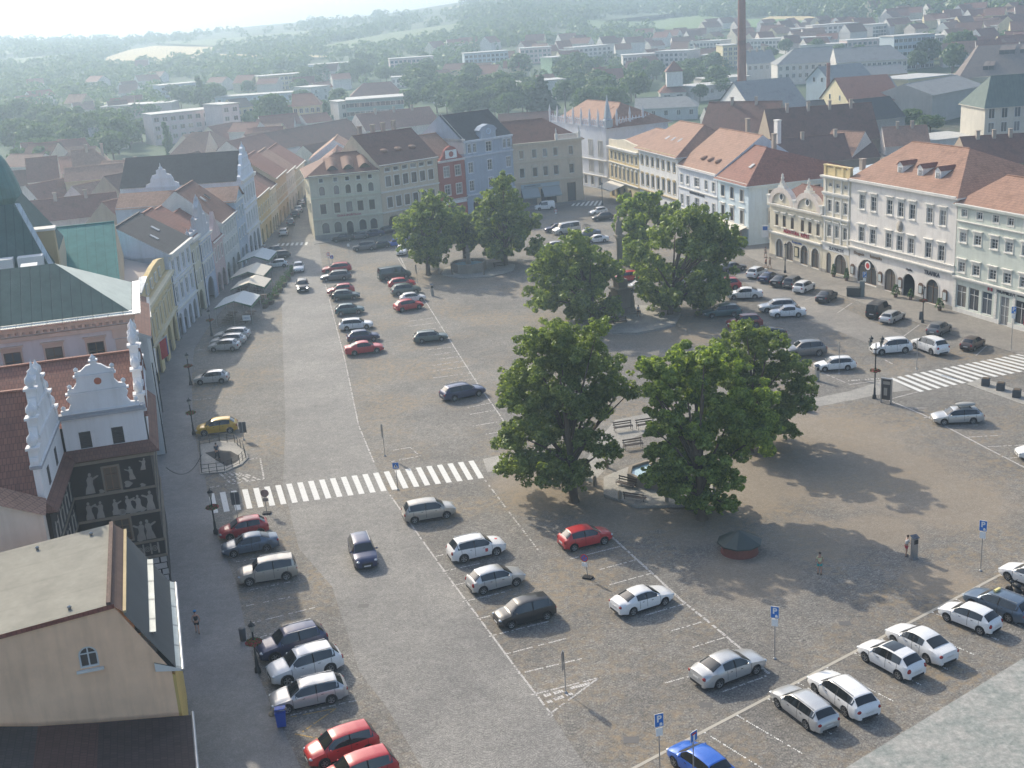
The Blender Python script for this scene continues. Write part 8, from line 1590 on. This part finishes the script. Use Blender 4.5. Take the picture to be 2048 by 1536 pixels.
for fx, fz in ((0.12, .32), (0.18, .32), (0.28, .78), (0.34, .78), (0.40, .78), (0.52, .78), (0.60, .78)):
    c = pA.lerp(pB, fx + .12).lerp(pC.lerp(pD, fx), fz); q = MB(); dn = (pA - pC).normalized(); q.face([c + Vector((-.9, -1.6, .6)), c + Vector((.9, -1.6, .6)), c + Vector((.9, 0, 0)) - dn * 5, c + Vector((-.9, 0, 0)) - dn * 5]); q.face([c + Vector((-.9, -1.6, .6)), c + Vector((-.9, -1.6, -2.0)), c + Vector((.9, -1.6, -2.0)), c + Vector((.9, -1.6, .6))], 1); q.face([c + Vector((-.9, -1.6, -2)), c + Vector((-.9, -1.6, .6)), c + Vector((-.9, 0, 0)) - dn * 5, c + Vector((-.9, 1, -2))], 1); q.build('slit_dormer', [tiles((0.20, 0.16, 0.14), 0.6, key='shingles'), DARK], cr_)  # slit front and left cheek painted near-black, standing in for shade
# brick chimney stacks
for (x_, yb_, yt_, r0, r1, lb) in ((1484, 215, -45, 2.6, 1.75, 'tall brick factory chimney rising out of the picture'), (1655, 235, 132, 1.1, 0.9, 'short brick chimney in front of the white school')):
    P = on_terrain(x_, yb_); h_ = Hat2(P, yt_); s_ = fdepth(P) / CF; q = MB(); k_ = {1484: (9.5, 7), 1655: (4.2, 3.4)}[x_]
    q.lathe([(k_[0] * s_, 0), (k_[1] * s_, h_)], seg=16); q.lathe([(k_[1] * s_, h_), (k_[1] * s_ * 1.15, h_ + .8), (0, h_ + .8)], seg=16); tag(q.build('factory_chimney', tiles((0.26, 0.11, 0.08), 0.5, key='chimney_brick'), loc=(P.x, P.y, P.z)), lb, 'chimney')
# scattered small houses among the trees: nothing tells one from the next
rh = random.Random(77)
for (x0, x1, y0, y1, n_) in ((0, 300, 180, 250, 10), (240, 700, 150, 195, 12), (860, 1240, 120, 200, 16), (1240, 1480, 120, 160, 8), (1880, 2048, 60, 140, 26), (1500, 1700, 88, 110, 12), (1700, 2048, 35, 75, 34), (1380, 1700, 60, 95, 24), (1240, 1480, 75, 110, 12), (860, 1240, 95, 125, 14), (0, 200, 330, 420, 14), (430, 640, 250, 320, 8)):
    for k in range(n_):
        px, py = rh.uniform(x0, x1), rh.uniform(y0, y1); P = on_terrain(px, py)
        if not P: continue
        W_, D2, h_ = rh.uniform(8, 14), rh.uniform(7, 10), rh.uniform(3.5, 6.5); t = thing('small_house', 'small distant house with a tiled gable roof among trees', 'house', P, rh.uniform(-.6, .8), 'small distant houses among trees')
        m_ = rh.choice([PWH, PNK, CRM, PYL, PWH]); q = MB(); q.box(0, W_, 0, D2, -3, h_ - .001); q.build('wall', m_, t); q = MB(); roof_gable(q, W_, D2, h_, rh.uniform(2.5, 4), None, .4); q.build('roof', [rh.choice([TILE_R, TILE_O, TILE_B, TILE_R]), m_, ZINC, TRIM], t)
# parked cars far left
for k in range(6): P = on_terrain(146 + k * 13, 250 - k * 1.5); make_car('hatch', ('white', 'silver', 'white', 'white', 'white', 'silver')[k], 'small bright car in the far off row at the edge of the trees, upper left', P.x, P.y, R(-70), group='far row of bright cars', detail=0)
for k, (x_, y_) in enumerate(((655, 240), (664, 250), (668, 262), (660, 232))): P = on_terrain(x_, y_); make_car('smallvan' if k == 1 else 'hatch', ('white', 'white', 'grey', 'silver')[k], ('white car in the lot left of the green school', 'glinting white van in the lot left of the green school', 'dark car in the lot left of the green school', 'silver car in the lot left of the green school')[k], P.x, P.y, R(60 + k * 30), group='cars in the lot by the green school', detail=0)
# ---------------------------------------------------------------- cars on the square
C = car_px
C('hatch', 'red', 'red hatchback first in the left row below the zebra crossing', (461, 1082), (522, 1071))
C('sedan', 'steelblue', 'steel blue saloon parked next to the red hatchback below the zebra crossing', (468.6, 1115), (534.7, 1103))
C('boxy', 'beige', 'boxy beige silver off-roader third in the left row below the crossing', (500.5, 1173), (574.3, 1161))
C('suv', 'navy', 'dark navy people carrier next to the white off-roader in the lower left row', (551, 1325), (632, 1303))
C('suv', 'white', 'white off-roader between the dark navy car and the silver estate, lower left', (573, 1373), (664, 1347))
C('wagon', 'silver', 'silver estate car beside the blue wheelie bin', (576, 1428), (664, 1408))
C('mpv', 'red', 'red people carrier at the bottom edge, farther of two', (650, 1536), (737, 1508))
C('mpv', 'red', 'red rounded tall car cut by the bottom edge', (683, 1592), (775, 1562))
C('mpv', 'beige', 'beige people carrier just below the zebra crossing, right of the road', (894, 1037), (830, 1047.7), 'R')
C('suv', 'white', 'white crossover with small red crests on bonnet and door', (993.5, 1111.7), (928.5, 1126), 'R', opts='crest')
C('hatch', 'silver', 'silver hatchback parked below the white crossover', (1033, 1172.5), (966.5, 1190), 'R')
C('mpv', 'black', 'dark boxy family car pointing towards the road, right of it', (1022.9, 1258), (1094, 1240))
p_ = G(727, 1118); q_ = G(746, 1168); make_car('suv', 'navy', 'blue black off-roader driving towards the camera on the near road', p_.x, p_.y, math.atan2((q_ - p_).y, (q_ - p_).x) , 1.0, name='moving_car', group='cars driving on the road')
C('hatch', 'red', 'red hatchback in the tree shade left of the brick well', (1208.5, 1089.2), (1148.4, 1103.2), 'R')
C('sedan', 'white', 'white saloon standing alone right of the dark boxy car', (1329.4, 1211.2), (1266.2, 1231.6), 'R')
C('sedan', 'silver', 'silver saloon near the parking sign, lower middle', (1511.6, 1349.4), (1437.7, 1377.5), 'R')
C('hatch', 'blue', 'bright blue car cut by the bottom edge behind the dead end sign', (1350, 1534), (1412, 1580))
C('wagon', 'silver', 'silver estate car first in the lower right row', (1556, 1416), (1613.5, 1459.4))
C('wagon', 'white', 'white estate car second in the lower right row', (1631, 1388), (1690.9, 1433.7))
C('hatch', 'white', 'white hatchback with black glass roof in the lower right row', (1728.4, 1322.4), (1800, 1362), opts='blackroof')
C('sedan', 'white', 'pearl white older saloon beside the black roofed hatchback', (1788, 1290), (1854, 1327))
C('hatch', 'white', 'plain white hatchback beside the dark taxi estate', (1893.6, 1243.3), (1960, 1270))
C('wagon', 'steelblue', 'dark blue estate taxi with roof sign at the right edge', (1945, 1216), (2017, 1245), opts='taxi')
C('coupe', 'white', 'white car at the right edge behind the motorcycle', (2015.4, 1161), (2083, 1186))
C('hatch', 'white', 'nose of a white car just entering the right edge, middle height', (2056, 921), (2110, 919))
C('wagon', 'silver', 'silver estate car with a grey roof box', (1888, 850.8), (1945.8, 848.6), opts='box')
C('wagon', 'white', 'white estate car next to the parking machine right of the trees', (1651, 744), (1693.6, 741))
C('suv', 'grey', 'dark grey crossover behind the white estate', (1587, 717), (1640.5, 712.5))
C('coupe', 'black', 'black sloping back car half hidden by the right hand tree', (1519, 681), (1560, 678))
C('suv', 'darkred', 'dark red off-roader half hidden behind the tree top', (1470, 659), (1512, 656))
C('wagon', 'teal', 'teal estate car between the trees and the white cars', (1424, 637), (1468, 634))
C('sedan', 'white', 'white saloon farthest left in the upper right rows', (1468, 600.2), (1510, 598.7))
C('wagon', 'silver', 'silver estate behind the white saloon of the upper right row', (1534, 626), (1578, 623.5))
C('sedan', 'white', 'white saloon overlapping the silver estate, upper right', (1555, 636.6), (1596.8, 635))
C('suv', 'red', 'bright red car partly behind the leaves left of the white saloon', (1430, 585), (1472, 581))
C('suv', 'white', 'white crossover left of the big white off-roader near the crossing', (1763, 711), (1810, 707))
C('suv', 'white', 'big white off-roader parked askew in the middle of the east lane', (1825.6, 697), (1867, 712))
C('hatch', 'brown', 'brown hatchback nearest to the crossing by the east pavement', (1966, 693), (1948, 703), 'R')
C('hatch', 'grey', 'dark grey car behind the big white off-roader', (1899, 664), (1881, 674), 'R')
C('wagon', 'silver', 'silver estate beside the dark van on the east side', (1806, 639), (1787.6, 648), 'R')
C('smallvan', 'black', 'dark high roofed van on the east side', (1779, 627), (1760, 638), 'R')
C('sedan', 'black', 'single black saloon by the waste container', (1672, 597), (1658, 606), 'R')
C('suv', 'white', 'white car at the right end of the row of five, east side', (1626, 580), (1611, 587), 'R')
C('mpv', 'grey', 'dark grey car second from the right in the row of five', (1604, 570), (1589, 578), 'R')
C('sedan', 'black', 'black car in the middle of the row of five', (1581, 566), (1565, 574), 'R')
C('sedan', 'navy', 'dark navy car second from the left in the row of five', (1555, 559), (1540, 566), 'R')
C('suv', 'white', 'white car at the left end of the row of five, behind two walkers', (1532, 551), (1516, 558), 'R')
C('sedan', 'grey', 'grey saloon by the tree below the leafy bushes', (1482, 541.7), (1458.5, 545), 'R')
C('hatch', 'red', 'red car seen between trunk and column', (1238, 566), (1272, 563))
C('wagon', 'silver', 'pale car low behind the column base', (1262, 583), (1296, 580))
C('van', 'silver', 'silver minibus in the middle of the far square', (1120, 471), (1153, 466))
C('sedan', 'navy', 'dark saloon left of the silver minibus', (1100, 466), (1131, 463))
C('sedan', 'steelblue', 'dark car carrying three bicycles on its roof', (1163, 478), (1192, 474), opts='bikes')
C('sedan', 'white', 'white saloon right below the car with bicycles', (1183, 488), (1208, 485))
C('hatch', 'silver', 'pale hatchback left of the near column tree', (1096, 502), (1120, 499))
C('smallvan', 'white', 'white delivery van in front of the awning of the beige corner house', (1079, 421.5), (1104, 419.5))
C('hatch', 'white', 'white hatchback farthest right on the far square', (1190, 431), (1211, 428)); C('hatch', 'black', 'black hatchback in front of the farthest white hatchback', (1193, 443), (1222, 440))
C('wagon', 'red', 'red estate at the top of the left hand bays', (655.5, 548), (690, 545)); C('wagon', 'grey', 'dark grey estate in front of the red one, top of the left bays', (652, 564), (690, 561))
C('hatch', 'red', 'red hatchback almost hidden by the dark green one', (663, 592), (703, 588)); C('hatch', 'green', 'dark green hatchback fourth in the left hand bays', (709.5, 600), (673, 603), 'R')
C('hatch', 'teal', 'dark teal hatchback alone below the dark green one', (718, 628.5), (681.7, 632), 'R'); C('wagon', 'white', 'silver white estate in the left hand bays', (733.5, 658.4), (694, 662), 'R')
C('hatch', 'navy', 'dark hatchback touching the bright red saloon', (748, 683), (708, 688), 'R'); C('sedan', 'red', 'bright red saloon lowest in the left hand bays', (754.3, 706.2), (709.5, 712), 'R')
C('van', 'green', 'dark green van near the far lime tree', (815, 556.8), (771, 562.6), 'R'); C('hatch', 'red', 'red hatchback below the dark green van', (824, 575), (785.7, 579), 'R')
C('suv', 'olive', 'grey green car between two red ones', (832, 588), (797.4, 592.5), 'R'); C('hatch', 'white', 'white hatchback behind the orange red one', (843, 603), (812, 607), 'R'); C('hatch', 'red', 'orange red hatchback lowest of the upper middle group', (841.3, 618), (801.8, 625), 'R')
C('wagon', 'olive', 'grey green estate alone in the middle bays', (883.8, 682.7), (844.3, 687.1), 'R'); C('wagon', 'navy', 'dark blue estate alone left of the tall lime tree', (958.5, 792.6), (908.7, 802.8), 'R')
p_ = G(805, 508); q_ = G(800, 518); make_car('mpv', 'white', 'white people carrier facing the camera beside the far lime tree', p_.x, p_.y, math.atan2((q_ - p_).y, (q_ - p_).x))
C('boxy', 'grey', 'silver grey off-roader with sunlit roof on the far cross row', (716, 503), (742, 501)); C('hatch', 'green', 'dark green car between the off-roader and the blue car', (751, 499), (773, 496)); C('wagon', 'blue', 'bright blue estate under the far lime tree', (779, 495), (805, 492))
C('sedan', 'black', 'black car left of the door of the yellow bank', (674, 485), (698, 483)); C('hatch', 'grey', 'dark grey car in front of the door of the yellow bank', (708, 480), (728, 478)); C('sedan', 'navy', 'dark blue car right of the bank door', (736, 476), (760, 473)); C('mpv', 'black', 'black car at the right corner of the bank', (766, 471), (786, 468))
p_ = G(598, 541); q_ = G(597.5, 551); make_car('sedan', 'white', 'white car following the black off-roader on the road', p_.x, p_.y, math.atan2((q_ - p_).y, (q_ - p_).x), 1.0, name='moving_car', group='cars driving on the road')
p_ = G(606, 580); q_ = G(606.5, 590); make_car('suv', 'black', 'black off-roader with lit headlamps coming down the far road', p_.x, p_.y, math.atan2((q_ - p_).y, (q_ - p_).x), 1.0, name='moving_car', group='cars driving on the road', opts='lit')
C('hatch', 'silver', 'single silver hatchback by the left pavement', (401.4, 770.4), (443.9, 767.5)); C('hatch', 'yellow', 'mustard yellow hatchback beside the stair railing', (408.7, 872.9), (461.5, 867)); C('hatch', 'silver', 'nearest of three silver cars below the market stalls', (427.8, 704.5), (466, 703)); C('wagon', 'silver', 'middle of three silver cars below the market stalls', (434, 693.5), (474, 691)); C('wagon', 'silver', 'farthest of three silver cars below the market stalls', (442, 681.5), (482, 679.5))
C('hatch', 'white', 'white car parked right of the farthest market stall', (545, 537), (565, 535)); C('wagon', 'black', 'dark car above the farthest market stall', (543, 520), (570, 517)); C('hatch', 'grey', 'dark hatchback at the start of the far street', (538, 509), (556, 507))
for k, (x_, y_, kd, cl, lb) in enumerate(((568, 470, 'wagon', 'silver', 'silver'), (582, 450, 'hatch', 'grey', 'grey'), (591, 434, 'suv', 'black', 'black'), (598, 424, 'hatch', 'silver', 'small silver'), (603, 412, 'sedan', 'brown', 'brown'), (616, 404, 'suv', 'navy', 'dark blue'))):
    p_ = G(x_, y_); make_car(kd, cl, lb + ' car at the left kerb of the far street' if k < 5 else 'dark blue car driving away up the far street', p_.x, p_.y, R(97), 1.0, group='cars along the far street', detail=1)
# motorcycle at the right edge
p = G(2036, 1196); t = thing('motorcycle', 'black motorcycle parked between the taxi and the white car at the right edge', 'motorcycle', (p.x, p.y, 0), R(120))
for x in (-0.7, 0.7):
    q = MB(); q.lathe([(0.2, -0.06), (0.31, -0.06), (0.31, 0.06), (0.2, 0.06)], seg=14); q.face([(0.2 * math.cos(k * .7), 0.2 * math.sin(k * .7), 0) for k in range(9)]); o = q.build('wheel', TYRE, t, loc=(x, 0, 0.31)); o.rotation_euler = (R(90), 0, 0)
q = MB(); q.ell((0.15, 0, 0.85), (0.4, 0.2, 0.2)); q.ell((0, 0, 0.5), (0.35, 0.18, 0.22)); q.tube([(0.7, 0, 0.31), (0.45, 0, 1.05)], 0.05, 6); q.tube([(-0.7, 0, 0.31), (-0.2, 0, 0.5)], 0.05, 6); q.build('body', IRON, t); q = MB(); q.ell((-0.4, 0, 0.85), (0.42, 0.16, 0.09)); q.build('seat', TYRE, t); q = MB(); q.tube([(0.4, -0.38, 1.08), (0.45, 0, 1.05), (0.4, 0.38, 1.08)], 0.03, 6); q.ell((0.6, 0, 0.95), (0.12, 0.12, 0.14)); q.build('handlebar', IRON, t); q = MB(); q.box(-1.0, -0.6, -0.35, 0.35, 0.6, 1.05); q.build('luggage_case', UNDER, t)
# ---------------------------------------------------------------- people
SKIN = flat('skin', (0.42, 0.24, 0.17), 0.6)
def skin_obj(name, verts, edges, rad, mat, parent, root=0, sub=1):
    me = bpy.data.meshes.new(name); me.from_pydata(verts, edges, []); o = link(name, me, parent); me.materials.append(mat)
    m_ = o.modifiers.new('skin', 'SKIN'); m_.use_smooth_shade = True
    for i, r_ in enumerate(rad): me.skin_vertices[0].data[i].radius = (r_, r_) if not isinstance(r_, tuple) else r_
    me.skin_vertices[0].data[root].use_root = True; s = o.modifiers.new('subdivision', 'SUBSURF'); s.levels = sub; s.render_levels = sub; return o
def person(base, face_px, label, h=1.72, top=None, bottom=None, hair=(0.05, 0.03, 0.02), stride=0.18, lean=0.0, arms=(0.1, 0.1), hat=None, legs='short', bag=False, zoff=0.0, sleeveless=False):
    p = G(*base); f = G(*face_px) - p; a = math.atan2(f.y, f.x); t = thing('person', label, 'person', (p.x, p.y, zoff), a); k = h / 1.72
    V = lambda *x: tuple(c * k for c in x); L = lean
    # x forward, y left
    vs = [V(0, 0, 0.92), V(L * .4, 0, 1.12), V(L, 0, 1.36), V(L * 1.15, 0, 1.47), V(L * 1.25 + .01, 0, 1.56), V(L * 1.3 + .02, 0, 1.66)]; rd = [.13, .115, .125, .05, .078, .07]; ed = [(0, 1), (1, 2), (2, 3), (3, 4), (4, 5)]
    for s in (1, -1):
        st = stride * s; b0 = len(vs); vs += [V(0.0, .095 * s, .86), V(st * .55 + .03, .10 * s, .48), V(st * .9 - (.05 if s < 0 else 0), .10 * s, .09), V(st * .9 + .12, .11 * s, .035)]; rd += [.085, .055, .04, .032]; ed += [(0, b0), (b0, b0 + 1), (b0 + 1, b0 + 2), (b0 + 2, b0 + 3)]
    hands = []
    for s in (1, -1):
        fw = arms[0 if s > 0 else 1]; b0 = len(vs); el = (L + fw * .25 - .02, .25 * s, 1.10 + fw * .12); wr = (L + fw * 1.0 + .02, .25 * s - .03 * s * (fw > .2), .88 + fw * .75); vs += [V(L, .175 * s, 1.36), V(*el), V(*wr)]; rd += [.05, .038, .027]; ed += [(2, b0), (b0, b0 + 1), (b0 + 1, b0 + 2)]
        hp = (wr[0] + (.03 if fw < .3 else .07), wr[1], wr[2] - (.07 if fw < .3 else .0)); b1 = len(vs); vs.append(V(*hp)); rd.append((.022, .036)); ed.append((b0 + 2, b1))
        for i, (dy, ln) in enumerate(((-.03, .06), (-.012, .075), (.01, .07), (.03, .055))):
            b2 = len(vs); vs += [V(hp[0] + .012, hp[1] + dy, hp[2] - ln * .5), V(hp[0] + .03, hp[1] + dy * 1.1, hp[2] - ln)]; rd += [.009, .008]; ed += [(b1, b2), (b2, b2 + 1)]
        b2 = len(vs); vs += [V(hp[0] + .045, hp[1] - .02 * s, hp[2] - .01)]; rd += [.010]; ed += [(b1, b2)]
    skin_obj('body', vs, ed, [(r_[0] * k, r_[1] * k) if isinstance(r_, tuple) else r_ * k for r_ in rd], SKIN, t)
    q = MB(); hx = (L * 1.28 + .02) * k; q.ell((hx - .01, 0, 1.665 * k), (.105 * k, .092 * k, .095 * k)); q.build('hair', flat('hair_%d' % int(hair[0] * 100), hair, 0.7), t)
    q = MB(); q.ell((hx + .1 * k, 0, 1.585 * k), (.02, .014, .025)); q.ell((hx + .005, .09 * k, 1.59 * k), (.018, .012, .03)); q.ell((hx + .005, -.09 * k, 1.59 * k), (.018, .012, .03)); q.build('nose_and_ears', SKIN, t)
    q = MB(); q.ell((hx + .088 * k, .03, 1.61 * k), (.008, .012, .007)); q.ell((hx + .088 * k, -.03, 1.61 * k), (.008, .012, .007)); q.build('eyes', IRON, t)
    vs = [V(0, 0, 0.95), V(L * .4, 0, 1.14), V(L, 0, 1.36), V(L, .14, 1.38), V(L, -.14, 1.38)]; rd = [.145, .135, .145, .085, .085]; ed = [(0, 1), (1, 2), (2, 3), (2, 4)]
    if not sleeveless:
        for s in (1, -1): fw = arms[0 if s > 0 else 1]; vs.append(V(L + fw * .15, .23 * s, 1.20 + fw * .08)); rd.append(.058); ed.append((3 if s > 0 else 4, len(vs) - 1))
    skin_obj('shirt', vs, ed, [r_ * k for r_ in rd], top, t)
    kn = {'short': .55, 'long': .98, 'skirt': .6}[legs]; vs = [V(0, 0, .95)]; rd = [.142]; ed = []
    for s in (1, -1): st = stride * s; b0 = len(vs); q_ = min(kn, .9); vs += [V(0, .095 * s, .84), V((st * .55 + .02) * q_, .10 * s, .86 - .40 * q_)]; rd += [.105, .085]; ed += [(0, b0), (b0, b0 + 1)]; 
    if legs == 'long':
        for s, b0 in ((1, 2), (-1, 4)): vs.append(V(stride * s * .9, .10 * s, .12)); rd.append(.06); ed.append((b0, len(vs) - 1))
    skin_obj('trousers' if legs == 'long' else 'shorts', vs, ed, [r_ * k for r_ in rd], bottom, t)
    for s in (1, -1): st = stride * s; q = MB(); q.ell(((st * .9 + .05) * k, .105 * s * k, .04), (.135, .05, .05)); q.build('shoe', flat('dark_shoe', (.05, .04, .04), .7), t)
    if hat: q = MB(); q.ell((hx, 0, 1.72 * k), (.125, .12, .07)); q.face([(hx + .05, -.09, 1.69 * k), (hx + .2, -.05, 1.67 * k), (hx + .2, .05, 1.67 * k), (hx + .05, .09, 1.69 * k)]); q.build('cap', hat, t)
    if bag: q = MB(); q.ell((-.17 * k, 0, 1.2 * k), (.08, .13, .18)); q.build('backpack', IRON, t)
    return t
cl = lambda nme, c: flat('cloth_' + nme, c, .85)
person((396, 1268), (396, 1200), 'person in black vest and shorts with a blue cap walking up the left pavement', 1.72, cl('black', (.015, .015, .02)), cl('black', (.015, .015, .02)), hat=cl('capblue', (.02, .2, .45)), zoff=.06, sleeveless=True)
person((1639, 1149), (1625, 1110), 'person in pale yellow shirt and turquoise shorts standing in the tree shade', 1.75, cl('paleyellow', (.55, .52, .30)), cl('turquoise', (.03, .38, .36)), stride=.06)
person((1812, 1112), (1830, 1110), 'woman in white top and red trousers using the parking machine', 1.66, cl('white', (.6, .58, .55)), cl('red', (.5, .03, .06)), stride=.05, arms=(.4, .4), lean=.06, legs='short')
person((1532, 537), (1510, 535), 'left walker of a pair in a salmon shirt behind the row of five cars', 1.72, cl('salmon', (.5, .25, .2)), cl('dark', (.05, .05, .06)), zoff=.06, sleeveless=True); person((1540, 538), (1520, 536), 'right walker of a pair in a tan shirt behind the row of five cars', 1.74, cl('tan', (.35, .25, .18)), cl('tan', (.35, .25, .18)), zoff=.06)
person((1531, 516), (1545, 518), 'person in beige standing at the left corner of the agency house', 1.7, cl('beige', (.4, .35, .28)), cl('dark', (.05, .05, .06)), zoff=.06)
person((436, 922), (480, 935), 'person in dark clothes standing inside the half round stair railing', 1.72, cl('navyc', (.03, .04, .07)), cl('dark', (.05, .05, .06)), legs='long', zoff=.13)
person((623, 442), (640, 460), 'dark dressed person at the corner of the yellow bank', 1.75, cl('dark', (.05, .05, .06)), cl('dark', (.05, .05, .06)), legs='long'); person((1277, 636), (1290, 640), 'person sitting by the foot of the tall column in pale clothes', 1.5, cl('white', (.6, .58, .55)), cl('dark', (.05, .05, .06)), zoff=.25)
person((530, 505), (520, 540), 'person in white shirt by the farthest market stall', 1.72, cl('white', (.6, .58, .55)), cl('dark', (.05, .05, .06)), zoff=.06); person((1881, 612), (1870, 640), 'person in a white shirt at the tobacconist door', 1.7, cl('white', (.6, .58, .55)), cl('dark', (.05, .05, .06)), zoff=.06, legs='long')
# ---------------------------------------------------------------- haze
hz = MB(); hz.box(-1900, 2600, -60, 3400, -6, 175); ho = hz.build('haze', flat('placeholder', (1, 1, 1)))
hm = bpy.data.materials.new('haze_air'); hm.use_nodes = True; n = hm.node_tree; n.nodes.clear(); o_ = n.nodes.new('ShaderNodeOutputMaterial'); vp = n.nodes.new('ShaderNodeVolumePrincipled')
vp.inputs['Color'].default_value = (0.60, 0.80, 1.0, 1); vp.inputs['Density'].default_value = HAZE_D; vp.inputs['Anisotropy'].default_value = 0.45
n.links.new(vp.outputs[0], o_.inputs['Volume']); ho.data.materials.clear(); ho.data.materials.append(hm); tag(ho, 'thin summer haze over the town and the hills', 'haze', kind='stuff')
